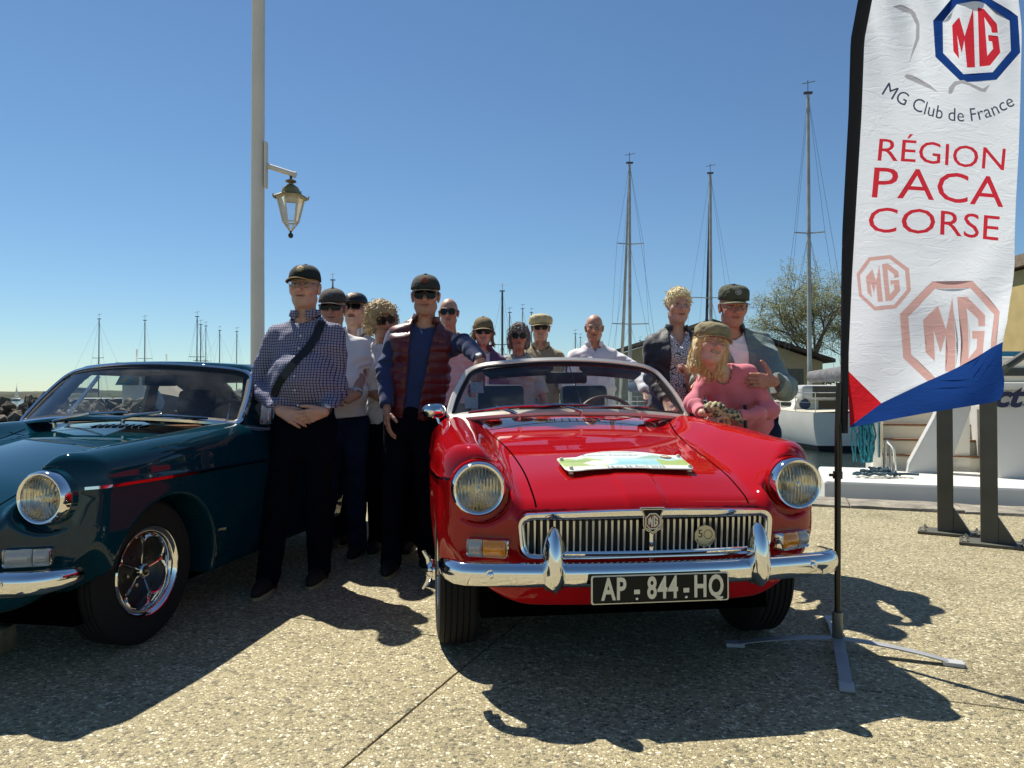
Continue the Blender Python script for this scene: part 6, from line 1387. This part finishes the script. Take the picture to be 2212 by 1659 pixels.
    def sleeves(p, g, upto, g2=None):
        sr = c.get('sr', .86 if sex else 1.0)
        d = np.full(len(p), 9.0)
        for i, (s0, el, wr, a) in enumerate(arms):
            if upto == 'short':
                en = s0+(el-s0)*.78; v = cone(p, s0, en, sr*.050+g*.8, sr*.056+g); ax = unit(el-s0); v = smax(v, (p-en)@ax, .006)
            else:
                en = el+(wr-el)*a.get('cuff', .93); v = cone(p, s0, el, sr*.052+g*.8, sr*.047+g*.8); v = smin(v, cone(p, el, en, sr*.047+g*.8, sr*.036+g*.6), .03); ax = unit(wr-el); v = np.where(((p-el)@ax > 0), smax(v, (p-en)@ax, .006), v)
            d = np.minimum(d, v)
        return d
    def wrinkle(p, s=0):
        r = np.zeros(len(p)); r += sins(p*np.array([1, 1, 1.7]), 26, seed+s, 2)*fold
        for (s0, el, wr, a) in arms:      # rings round the elbows
            t = nrm(p-el); r += fold*1.3*np.sin(t*110+3*sins(p, 20, 5, 1))*np.exp(-(t/.09)**2)
        return r
    def garment(nm, g, slv, m, hem, vneck=0.0, gap=None, cell=.0105, neck_r=.012, extra=None, quilt=0, no_arm=False, neckcut=.0):
        hemz = pel+up*hem
        def f(p):
            d = torso(p, g)
            if slv: d = smin(d, sleeves(p, g, slv), .035)
            d = d+wrinkle(p)
            if quilt: d = d-.007*np.abs(np.sin(p[:, 2]*math.pi/quilt))**.6+.004
            if no_arm:
                for i, s in enumerate((-1, 1)): d = smax(d, -(cone(p, sh[i]+sd*s*.03-up*.06, sh[i]+sd*s*.2-up*.06, .085, .10)), .01)
            d = smax(d, (hemz-p)@up, .006)
            na = unit(hc-nb); d = smax(d, -cone(p, nb-na*.012+fw*.012, nb+na*.12, nr*1.12+neck_r, nr*1.12+neck_r+.022), .006)
            if vneck: 
                x = np.abs((p-nb)@sd); z = (p-nb)@up; fr = (p-nb)@fw; d = smax(d, -np.maximum(x-(z+vneck)*.55, -fr-.0), .004)
            if gap is not None:
                x = (p-nb)@sd; z = (p-nb)@up; fr = (p-pel)@fw; lo_, hi_ = gap; t = np.clip((z+.45)/.45, 0, 1); d = smax(d, -np.maximum(np.abs(x)-(lo_*(1-t)+hi_*t), -fr), .005)
            return d
        lo2 = np.minimum(hemz, allp[1:3].min(0))-.28-belly; hi2 = nb+.28; ar = np.array([x for a in arms for x in a[:3]]); lo2 = np.minimum(lo2, ar.min(0)-.08) if slv else lo2; hi2 = np.maximum(hi2, ar.max(0)+.09) if slv else hi2
        lo2 = np.maximum(lo2, lo-.1); hi2[2] = nb[2]+.12
        return sdf_obj(nm, f, lo2, hi2, c.get('cell', cell), m, e, newton=2, lip=1.6)
    for gm in c['clothes']: garment(**gm)
    if 'trousers' in c:
        def ft_(p):
            d = ecap(p, pel+up*.04, pel-up*.09, .160*W+.004, .112*W+.006+belly*.2, .165*W, .115*W, sd)
            for i, s in enumerate((-1, 1)):
                hj = pel+sd*s*.083-up*.06; ft = fts[i]; kn = (hj+ft)/2+np.array([0, -.03, .0]); d = smin(d, cone(p, hj, kn, .098*W, .074), .03); d = smin(d, cone(p, kn, ft-np.array([0, 0, .03]), .074, .062), .03)
            d = d+sins(p*np.array([1, 1, 1.5]), 20, seed+7, 2)*.007; d = smax(d, .035-p[:, 2], .005); return smax(d, (p-pel)@up-c.get('tt', .0), .005)
        fa = np.array([pel, *fts]); sdf_obj('trousers', ft_, np.array([fa[:, 0].min()-.22, fa[:, 1].min()-.25, 0]), np.array([fa[:, 0].max()+.22, fa[:, 1].max()+.25, pel[2]+.14]), .016, c['trousers'], e, newton=2, lip=1.6)
        if 'belt' in c:
            mb = MB(); n = 40; rr = lambda k: (np.array(pel)+up*.085+sd*math.cos(k)*(.166*W+belly*.15)+fw*math.sin(k)*(.128*W+belly*.35)); V = []
            for i in range(n):
                k = 2*math.pi*i/n; p = rr(k); V += [p-up*.017, p+up*.017, p+up*.017-(p-pel-up*.085)*.06, p-up*.017-(p-pel-up*.085)*.06]
            mb.add(V, [(i*4+j, i*4+(j+1) % 4, ((i+1) % n)*4+(j+1) % 4, ((i+1) % n)*4+j) for i in range(n) for j in range(4)]); mb.build('belt', M_BLACK, e, smooth=True)
        for i, ft in enumerate(fts):
            def fs(p, ft=ft):
                q = p-np.array([ft[0], ft[1], 0]); d = ell(q, (0, -.08, .035), (.046, .135, .050)); d = smin(d, cone(q, (0, .02, .03), (0, .02, .10), .045, .042), .04); return smax(d, -q[:, 2]+.012, .004)
            sdf_obj('shoe', fs, np.array([ft[0]-.08, ft[1]-.25, 0]), np.array([ft[0]+.08, ft[1]+.12, .16]), .012, M_SHOE, e)
            mb = MB(); q = [(ft[0]+.050*math.cos(a)*(1.0 if math.sin(a) < 0 else .85), ft[1]-.055+.150*math.sin(a)) for a in np.linspace(0, 2*math.pi, 25)[:-1]]; mb.add([(x, y, 0.001) for x, y in q]+[(x, y, .024) for x, y in q], [tuple(range(24))[::-1], tuple(range(24, 48))]+[(k, (k+1) % 24, 24+(k+1) % 24, 24+k) for k in range(24)]); mb.build('sole', c.get('sole', M_SOLE), e, smooth=True)
    if 'collar' in c:
        m, hgt, pt, opn_ = c['collar']; nu = 33; P = np.zeros((nu, 4, 3))
        for i in range(nu):
            a = R(-180+opn_+(360-2*opn_)*i/(nu-1)); cc_, s_ = math.cos(a), math.sin(a); fr = max(-cc_*-1, 0); tipv = max(0, (abs(a)-R(100))/R(80))
            dirv = fw*(-math.cos(a))+sd*math.sin(a); r0 = nr*1.12+.008
            for j, (r, h) in enumerate(((.0, -.015), (.004, hgt), (.010, hgt+.003), (.018+.008*tipv, hgt-.030-pt*tipv**1.5))): P[i, j] = nb+up*(h+.012-.02*tipv)+dirv*(r0+r)+fw*(.012+.006*tipv)
        V, F = grid_mesh(P); mb = MB(); mb.add(V, [tuple(f) for f in F]); o = mb.build('collar', m, e, smooth=True); o.modifiers.new('s', 'SOLIDIFY').thickness = .003
    if 'hair' in c:
        kind, m = c['hair']
        def fh(p):
            q = ((p-hc)@HR)/hs; x = np.abs(q[:, 0]); z = q[:, 2]; y = q[:, 1]
            if kind == 'fringe':   # short hair round the back and sides
                d = ell(q, (0, .018, .026), (.080, .098, .086)); d = smax(d, -(y-.002-.25*(z+.02)), .01); d = smax(d, z-.045, .01); d = smax(d, -.07-z, .01); am = .003
            elif kind == 'crop':
                d = ell(q, (0, .012, .042), (.083, .104, .094)); d = smax(d, -ell(q, (0, -.095, -.020), (.066, .075, .080)), .012); d = smax(d, -(y+.045+(z-.03)*-.9), .02) if 0 else d; d = smax(d, -.052-z+.9*np.maximum(-y, 0), .01); am = .007
            elif kind == 'bob':
                d = ell(q, (0, .016, .030), (.095, .112, .104)); d = smin(d, ell(np.stack([x, y, z], -1), (.068, .018, -.045), (.036, .062, .066)), .03); d = smax(d, -ell(q, (0, -.112, -.030), (.064, .085, .083)), .012); d = smax(d, -.108-z, .01); am = .009
            elif kind == 'curly':
                d = ell(q, (0, .010, .038), (.108, .122, .108)); d = smin(d, ell(np.stack([x, y, z], -1), (.075, .02, -.03), (.040, .065, .060)), .03); d = smax(d, -ell(q, (0, -.118, -.032), (.062, .082, .082)), .012); d = smax(d, -.095-z, .01); am = .010
            elif kind == 'long':
                d = ell(q, (0, .018, .020), (.092, .110, .095)); d = smin(d, cone(np.stack([x, y, z], -1), (.070, .006, -.02), (.078, -.002, -.15), .032, .024), .03); d = smin(d, ell(q, (0, .07, -.09), (.10, .05, .10)), .04); d = smax(d, -ell(q, (0, -.110, -.040), (.063, .090, .095)), .012); d = smax(d, -.175-z+.02*np.sin(x*90), .01); am = .0055
            else:   # wisp, long hair below a visor
                d = ell(q, (0, .020, .020), (.090, .105, .094)); d = smin(d, cone(np.stack([x, y, z], -1), (.076, .005, -.02), (.088, .0, -.12), .024, .010), .03); d = smax(d, -ell(q, (0, -.108, -.040), (.064, .088, .10)), .012); am = .012
            nz = sins(q*np.array([1, 1, .55 if kind != 'curly' else 1]), 130 if kind != 'curly' else 70, 31+seed, 2)
            if kind == 'curly': nz = np.abs(nz)*1.6-.3
            return (d+nz*am)*hs
        ho = sdf_obj('hair', fh, hc-.22*hs, hc+.17*hs, c.get('hcell', .0052), m, e, newton=1, lip=1.8)
        ns = dict(curly=420, long=420, crop=260, bob=260, wisp=160).get(kind, 0)
        if ns:
            rs = np.random.RandomState(seed); vv = [v for v in ho.data.vertices if (v.co.z > hc[2]-.02 or kind != 'crop')]; mb = MB()
            for k in range(ns):
                v = vv[rs.randint(len(vv))]; p = v.co-v.normal*.004; dn = Vector((0, rs.uniform(-.2, .3), -1)) if kind != 'crop' else Vector((rs.uniform(-.4, .4), -.6, -.2)); t = (dn-v.normal*dn.dot(v.normal)).normalized(); ln = rs.uniform(.03, .06) if kind != 'crop' else rs.uniform(.02, .035); pts = [p]; q = v.normal.cross(t)
                ph = rs.uniform(0, 6); am_ = .008 if kind == 'curly' else .003
                for j in range(1, 6): pts.append(p+t*ln*j/5+v.normal*(.007+am_*math.sin(ph+j*1.9)+.004*j/5)+q*am_*math.cos(ph+j*1.9))
                r_ = rs.uniform(.0008, .0022) if kind != 'curly' else rs.uniform(.0012, .0032); mb.tube(pts, [r_, r_*1.2, r_*1.2, r_, r_*.8, r_*.3], 3, cap=False)
            o2 = mb.build('hair_strands', m, ho, smooth=True); o2['kind'] = 'stuff'
    if 'cap' in c: cap(e, HM, **c['cap'])
    if 'glasses' in c: glasses(e, HM, c['glasses'])
    if 'watch' in c:
        _, el, wr, a = arms[c['watch']]; ax = Vector(unit(wr-el)); M = Matrix.Translation(Vector(wr)-ax*.015) @ ax.to_track_quat('Z', 'X').to_matrix().to_4x4()
        mb = MB(); mb.lathe([(.029, -.009), (.0315, -.009), (.0315, .009), (.029, .009)], 24, M); o = mb.build('watch', M_CHROMEW, e, smooth=True); vd = Vector(c.get('wdir', (0, -1, .1))); vd = (vd-ax*vd.dot(ax)).normalized(); M2 = Matrix.Translation(Vector(wr)-ax*.015+vd*.029) @ vd.to_track_quat('Z', 'X').to_matrix().to_4x4()
        mb = MB(); mb.lathe([(.019, 0), (.019, .006), (.016, .009), (0, .009)], 24, M2); mb.build('watch_face', mat('watch_dial', (.55, .55, .55), .2, metal=.3), o, smooth=True)
    return dict(e=e, O=O, hc=hc, HM=HM, nb=nb, pel=pel, up=up, sd=sd, fw=fw, sh=sh, arms=arms, torso=torso)
def front_pt(p, x, z, g=.0, off=.004):
    """point on the garment front at side offset x and height z above the pelvis"""
    q = np.array([p['pel']+p['up']*z+p['sd']*x+p['fw']*.6], float)
    for _ in range(70): q -= p['fw']*(p['torso'](q, g)*.7)[0]
    return Vector(q[0]+p['fw']*off)
SK = (.52, .315, .235); SK2 = (.44, .245, .170); SK3 = (.56, .36, .28)
W_ = fabric('white_shirt', (.74, .73, .74)); W2_ = fabric('white_tee', (.70, .69, .70))
NAVYT = mat('dark_trousers', (.004, .005, .010), 1.0, var=.2, bump=.4, bscale=14, spec=.05); JEANS = mat('blue_jeans', (.012, .020, .050), 1.0, var=.3, bump=.4, bscale=20, spec=.1)
SHIRTC = pattern_mat('checked_shirt', (.25, .25, .34), (.014, .020, .085), 'check')
GREYHAIR = hair_mat('grey_hair', (.38, .36, .33), (.12, .11, .10)); DARKHAIR = hair_mat('dark_hair', (.10, .08, .06), (.025, .02, .015)); BLOND = hair_mat('blond_hair', (.72, .56, .26), (.34, .24, .10)); LBLOND = hair_mat('light_blond_hair', (.80, .70, .38), (.45, .35, .16)); BROWN = hair_mat('brown_hair', (.26, .17, .08), (.08, .05, .03)); CURL = hair_mat('curly_fair_hair', (.62, .47, .24), (.20, .13, .06))
HD = dict
# 1 man in the checked shirt
p1 = person('stout man in navy checked shirt with hands clasped and gold badged dark cap', (657, 622, 4.15), 1.75, dict(skin=SK, brow=(.3, .28, .25), eyes=1, glasses='spec', smile=.25, stubble=.2, jaw=1.06, x0=-1.19, y0=4.18, belly=.060, w=1.0, sw=.162, pelvis=(-1.165, 4.17, .93), feet=((-1.31, 3.98), (-1.09, 4.20)), rot=(-4, 0, 0), hk=1,
    arms=(HD(e=(553, 832, 4.22), w=(604, 886, 3.98), d=(.9, -.12, -.42), n=(.15, .9, -.3), t=1, fine=1, hk=HD(curl=(.45, .45, .25), spread=.3, thumb=(.8, .4, .3))), HD(e=(728, 842, 4.20), w=(702, 889, 4.0), d=(-.92, -.25, -.28), n=(-.1, .85, .3), t=-1, fine=1, hk=HD(curl=(.35, .55, .4), spread=.2, thumb=(.8, .4, .3)))),
    clothes=[HD(nm='shirt', g=.012, slv='long', m=SHIRTC, hem=.045, vneck=.055, cell=.0095)], trousers=NAVYT, tt=.10, belt=1, collar=(SHIRTC, .022, .030, 18), cap=HD(kind='base', m=CAPGREEN, logo=(M_GOLD, None), trim=M_GOLD), hair=('fringe', GREYHAIR), watch=1, wdir=(.35, -.9, .3)))
mb = MB()
for z in (.06, .14, .215, .29, .37, .44): mb.lathe([(.0058, 0), (.0058, .002), (0, .003)], 10, Matrix.Translation(front_pt(p1, .006, z, .012)) @ Matrix.Rotation(R(90), 4, 'X'))
mb.build('shirt_button', M_BUTTON, p1['e'])
pts = [front_pt(p1, x, z, .022, .008) for x, z in ((.105, .53), (.10, .49), (.085, .43), (.05, .36), (.0, .285), (-.055, .21), (-.11, .135), (-.15, .07), (-.19, .0))]
mb = MB(); nn = len(pts); V = []
for i, q in enumerate(pts):
    t = (pts[min(i+1, nn-1)]-pts[max(i-1, 0)]).normalized(); s_ = t.cross(Vector((0, -1, 0))).normalized()*.021; V += [q-s_, q+s_, q+s_+Vector((0, .02, 0)), q-s_+Vector((0, .02, 0))]
mb.add(V, [(i*4+j, i*4+(j+1) % 4, (i+1)*4+(j+1) % 4, (i+1)*4+j) for i in range(nn-1) for j in range(4)]); mb.build('shoulder_strap', M_BLACK, p1['e'])
# 2 man with grey cap and white polo
GCAP = mat('grey_brown_cap', (.055, .048, .042), .9, bump=.3, bscale=60)
p2 = person('man in white polo with striped collar, grey cap and rectangular sunglasses, behind the checked shirt', (718, 667, 4.80), 1.7, dict(skin=SK2, glasses='rect', smile=.2, rot=(2, 0, 5), belly=.03, w=1.0, x0=-1.14, turn=6, pelvis=(-1.12, 4.86, .90),
    arms=(HD(hand=1), HD(e=(778, 806, 4.86), w=(772, 852, 4.66), d=(-.7, -.5, -.3), n=(0, 1, 0), t=-1)), clothes=[HD(nm='polo_shirt', g=.012, slv='short', m=W_, hem=.0, vneck=.06, cell=.012)], trousers=JEANS, collar=(W_, .020, .028, 26), cap=HD(kind='base', m=GCAP, logo=(mat('faded_thread', (.10, .12, .15), .9), None)), hair=('fringe', GREYHAIR), watch=1))
mb = MB(); 
for k in range(2): mb.tube([front_pt(p2, .062+.012*k, .535-.012*0, .012, .012), front_pt(p2, .045+.012*k, .49, .012, .010), front_pt(p2, .043+.012*k, .455, .012, .008)], .0022, 5)
mb.build('collar_stripe', M_TRIMB, p2['e'])
STR = pattern_mat('striped_shirt', (.52, .55, .60), (.30, .36, .46), 'stripe', sx=.018, lw=.35)
p3 = person('man with black cap, sunglasses and open mouth in pale striped shirt', (766, 671, 5.25), 1.7, dict(skin=SK, glasses='rect', smile=.0, open=.8, rot=(-10, 0, -3), stubble=.3, x0=-1.10, pelvis=(-1.06, 5.3, .92), arms=(HD(), HD()), clothes=[HD(nm='shirt', g=.012, slv='short', m=STR, hem=-.03, vneck=.06, cell=.014)], trousers=JEANS, collar=(STR, .022, .03, 22), cap=HD(kind='base', m=M_TRIMB, logo=(mat('red_thread', (.3, .05, .03), .9), None)), hair=('fringe', GREYHAIR)))
p4 = person('woman with curly fair hair and dark sunglasses in white t-shirt', (824, 691, 4.95), 1.65, dict(fem=1, skin=SK2, glasses='big', smile=.6, rot=(8, -10, 28), x0=-.84, turn=16, pelvis=(-.80, 5.0, .90), arms=(HD(e=(800, 848, 4.93), w=(862, 872, 4.75)), HD()), clothes=[HD(nm='t_shirt', g=.014, slv='short', m=W2_, hem=-.06, cell=.012)], trousers=NAVYT, hair=('curly', CURL), hcell=.006))
# 5 man in the maroon vest
BLUE = fabric('blue_sweater', (.012, .030, .105), var=.15); MAROON = fabric('maroon_quilt', (.085, .006, .012), rough=.42, var=.2, bs=30, sheen=.1)
GREENG = mat('green_grey_cap', (.035, .035, .026), .9, bump=.5, bscale=70, var=.3, scale=40)
p5 = person('tall man in maroon quilted vest over blue sweater, hand resting on the windscreen', (919, 640, 4.50), 1.8, dict(skin=SK2, glasses='aviator', smile=.5, nose=1.18, stubble=.25, rot=(2, 0, 4), jaw=1.04, x0=-.575, y0=4.55, sw=.172, w=1.0, pelvis=(-.60, 4.55, .98), feet=((-.72, 4.42), (-.52, 4.62)),
    arms=(HD(e=(832, 800, 4.52), w=(836, 884, 4.38), d=(.05, -.15, -1), n=(.8, .3, 0), t=1, fine=1, hk=HD(curl=(.25, .35, .25), spread=.1)), HD(e=(1006, 742, 4.46), w=(1038, 779, 4.24), d=(-.10, -.42, -.9), n=(.05, .9, -.4), t=-1, fine=1, hk=HD(curl=(.30, .35, .25), spread=.25, thumb=(.7, -.2, .8)))),
    clothes=[HD(nm='sweater', g=.008, slv='long', m=BLUE, hem=-.15, vneck=.05, cell=.0105), HD(nm='quilted_vest', g=.030, slv=None, m=MAROON, hem=-.12, gap=(.045, .075), cell=.0105, quilt=.062, no_arm=True)], trousers=NAVYT, collar=(MAROON, .030, .02, 40), cap=HD(kind='base', m=GREENG, logo=(mat('rust_thread', (.28, .05, .03), .9), mat('rust_patch', (.16, .04, .03), .9))), hair=('fringe', GREYHAIR), watch=1, wdir=(0, -.8, .6)))
p6 = person('bald man with sunglasses standing behind the maroon vest', (969, 676, 6.30), 1.8, dict(skin=SK2, glasses='aviator', smile=.1, x0=-.52, arms=(HD(), HD()), clothes=[HD(nm='shirt', g=.012, slv='short', m=fabric('pale_pink_shirt', (.60, .50, .50)), hem=-.03, cell=.015)], trousers=JEANS, hair=('fringe', GREYHAIR), cf=.005))
VIS = mat('camel_visor', (.16, .12, .06), .9, bump=.4, bscale=60)
p7 = person('smiling woman with visor cap and sunglasses in purple jacket', (1044, 717, 6.40), 1.65, dict(fem=1, skin=SK3, glasses='big', smile=1.0, rot=(2, 0, 3), arms=(HD(), HD()), x0=-.25, clothes=[HD(nm='t_shirt', g=.006, slv=None, m=W2_, hem=-.05, cell=.014), HD(nm='jacket', g=.020, slv='long', m=fabric('purple_jacket', (.115, .045, .13), rough=.6), hem=-.08, gap=(.05, .06), cell=.014)], collar=(fabric('purple_collar', (.10, .04, .12)), .030, .03, 34), trousers=NAVYT, hair=('wisp', BROWN), cap=HD(kind='base', m=VIS, m_brim=mat('sand_brim', (.34, .28, .17), .9)), cf=.005))
p8 = person('dark haired woman with round sunglasses in grey t-shirt', (1121, 728, 6.50), 1.6, dict(fem=1, skin=SK2, glasses='round', smile=.35, lip=(.36, .06, .07), rot=(0, 2, 0), arms=(HD(), HD(e=(1176, 868, 6.5), w=(1172, 905, 6.3))), x0=.06, clothes=[HD(nm='t_shirt', g=.016, slv='short', m=fabric('grey_tee', (.33, .34, .32)), hem=-.06, cell=.014)], trousers=JEANS, hair=('bob', hair_mat('salt_pepper_hair', (.20, .17, .14), (.04, .03, .025))), cf=.005, w=1.05))
KH = fabric('khaki_polo', (.30, .25, .16)); 
p9 = person('smiling man in beige flat cap and dark sunglasses with khaki polo', (1168, 709, 6.80), 1.75, dict(skin=SK, glasses='round', smile=.8, arms=(HD(), HD()), x0=.28, clothes=[HD(nm='polo_shirt', g=.012, slv='short', m=KH, hem=-.03, vneck=.05, cell=.014)], collar=(KH, .02, .03, 24), trousers=NAVYT, hair=('fringe', GREYHAIR), cap=HD(kind='flat', m=mat('beige_flat_cap', (.50, .43, .24), .9, bump=.6, bscale=50, var=.15, scale=30)), cf=.005))
p10 = person('bald smiling man with glasses in white button shirt behind the red car', (1284, 709, 6.80), 1.75, dict(skin=(.48, .25, .17), eyes=1, glasses='thin', smile=.6, rot=(6, 0, -4), jaw=1.05, arms=(HD(e=(1222, 830, 6.75), w=(1240, 868, 6.55)), HD(e=(1378, 800, 6.75), w=(1395, 850, 6.5))), x0=.79, sw=.180, w=1.04, clothes=[HD(nm='shirt', g=.022, slv='long', m=fabric('white_button_shirt', (.76, .72, .76), bump=.8), hem=-.05, vneck=.07, cell=.012)], fold=.009, collar=(W_, .022, .03, 28), trousers=JEANS, hair=('fringe', GREYHAIR), cf=.0048))
# right hand group
DEN = fabric('dark_denim_jacket', (.018, .022, .034), rough=.65, var=.35, bs=30, bump=.8)
p11 = person('woman with short blond hair in dark denim jacket over black and white blouse', (1466, 662, 4.90), 1.7, dict(fem=1, skin=SK, eyes=1, smile=.1, rot=(0, 2, 4), lip=(.30, .12, .10), brow=(.25, .17, .10), x0=1.10, w=1.04, sw=.150, turn=5, pelvis=(1.08, 4.95, .92),
    arms=(HD(e=(1412, 818, 4.92), w=(1440, 868, 4.75)), HD(e=(1500, 850, 4.88), w=(1488, 822, 4.66), d=(-.2, -.25, .9), n=(-.8, .2, 0), t=1, fine=1, hk=HD(curl=(1.3, 1.5, 1.0), thumb=(1.0, .15, .2)))), clothes=[HD(nm='blouse', g=.008, slv=None, m=pattern_mat('patterned_blouse', (.62, .61, .66), (.02, .02, .03), 'blob', sx=30), hem=-.05, vneck=.12, cell=.012), HD(nm='denim_jacket', g=.022, slv='long', m=DEN, hem=-.08, gap=(.07, .07), cell=.012)], fold=.010, collar=(DEN, .020, .04, 42), trousers=NAVYT, hair=('crop', LBLOND)))
mb = MB()
for k in range(16): a = k/15*math.pi; q = front_pt(p11, -.055*math.cos(a), .475-.045*math.sin(a), .0, .006); mb.lathe([(0, -.004), (.0045, 0), (0, .004)], 6, Matrix.Translation(q))
mb.build('necklace', M_GOLD, p11['e'], smooth=True)
TJ = fabric('teal_grey_jacket', (.135, .20, .195), rough=.7, var=.2, bump=.8, bs=14, bd=.015); OLV = mat('olive_cap', (.060, .068, .042), .9, bump=.5, bscale=50, var=.2, scale=20)
p13 = person('older man in green cap and pale teal grey jacket beside the banner pole', (1585, 664, 4.52), 1.8, dict(skin=(.42, .215, .15), eyes=1, smile=.15, nose=1.12, rot=(6, 2, -3), x0=1.42, y0=4.60, sw=.168, w=.97, pelvis=(1.47, 4.64, .93), lean=(0, 0),
    arms=(HD(e=(1520, 800, 4.62), w=(1508, 832, 4.4)), HD(e=(1694, 842, 4.24), w=(1674, 824, 3.99), d=(-1, -.10, .06), n=(-.1, 1, -.1), t=-1, fine=1, hk=HD(curl=(.35, .45, .3), spread=.15, thumb=(.35, .9, .1)))), clothes=[HD(nm='white_shirt', g=.008, slv=None, m=W_, hem=.0, cell=.012, neck_r=.004), HD(nm='jacket', g=.026, slv='long', m=TJ, hem=-.14, gap=(.0, .072), cell=.012)], fold=.009, collar=(M_TRIMB, .045, .045, 40), trousers=NAVYT, hair=('fringe', GREYHAIR), cap=HD(kind='army', m=OLV, m_brim=mat('olive_brim', (.12, .13, .075), .9, bump=.4, bscale=50), logo=(mat('silver_thread', (.40, .42, .36), .8), mat('dark_patch', (.03, .035, .03), .9)))))
PINK = fabric('pink_sweater', (.58, .17, .22), var=.10, bs=60, bump=.4, bd=.003); OLV2 = mat('khaki_cap', (.24, .21, .12), .9, bump=.6, bscale=50, var=.2, scale=20)
p12 = person('laughing blond woman in olive cap and pink sweater leaning on the red car', (1537, 744, 4.02), 1.65, dict(fem=1, skin=(.58, .38, .29), eyes=0, smile=.85, open=.3, rot=(-6, 12, 6), lip=(.36, .13, .12), hs=.99, sr=.68, x0=1.36, y0=4.30, neck=(1.165, 4.08, 1.168), pelvis=(1.40, 4.36, .86), turn=-14, sw=.120, w=.80, shz=-.045, feet=((1.36, 4.42), (1.50, 4.50)),
    arms=(HD(e=(1496, 872, 4.10), w=(1516, 892, 3.93), d=(.85, -.25, -.05), n=(0, .3, -1), t=1, fine=1, hk=HD(curl=(.5, .7, .5))), HD(e=(1664, 888, 4.02), w=(1588, 900, 3.88), d=(-.9, -.15, .12), n=(0, .4, -1), t=-1, fine=1, hk=HD(curl=(.5, .7, .5)))), clothes=[HD(nm='pink_sweater', g=.010, slv='long', m=PINK, hem=-.17, cell=.0095, neck_r=-.004)], fold=.008, tt=.13, trousers=JEANS, hair=('long', BLOND), cap=HD(kind='news', m=OLV2)))
# knitted gloves held on the wing, bag strap
def fgl(p):
    d = smin(ell(p, (-.03, 0, .035), (.062, .040, .042)), ell(p, (.05, .005, .018), (.050, .038, .028)), .02); d = smin(d, cone(p, (.08, -.01, .01), (.10, -.02, -.015), .018, .014), .02)
    return d+.0035*np.sin(p[:, 0]*230)*np.sin(p[:, 2]*160+2)+sins(p, 60, 4, 2)*.004
M_KN, nt, b = newmat('cream_knit'); tc = N(nt, 'ShaderNodeTexCoord'); v = N(nt, 'ShaderNodeTexVoronoi', Scale=70.0); L(nt, tc.outputs['Object'], v.inputs['Vector']); r = ramp(nt, [(.2, (.50, .44, .26)), (.55, (.40, .35, .20)), (.7, (.07, .07, .05))]); L(nt, v.outputs['Color'], r.inputs[0]); L(nt, r.outputs[0], b.inputs['Base Color']); b.inputs['Roughness'].default_value = .95
g = at(1556, 896, 3.86); o = sdf_obj('knitted_gloves', fgl, np.array([-.11, -.07, -.04]), np.array([.14, .07, .1]), .006, M_KN); o.location = (g.x, g.y, g.z-.01); o.rotation_euler = (0, R(6), 0); tag(o, 'pair of cream patterned knitted gloves held on the wing of the red car', 'gloves')
pts = [front_pt(p12, x, z, .034, .008) for x, z in ((.075, .36), (.05, .28), (.025, .19), (.0, .10), (-.02, .0))]
mb = MB(); mb.tube(pts, .009, 6, flat=.5); mb.build('bag_strap', mat('navy_strap', (.012, .02, .09), .7), p12['e'], smooth=True)
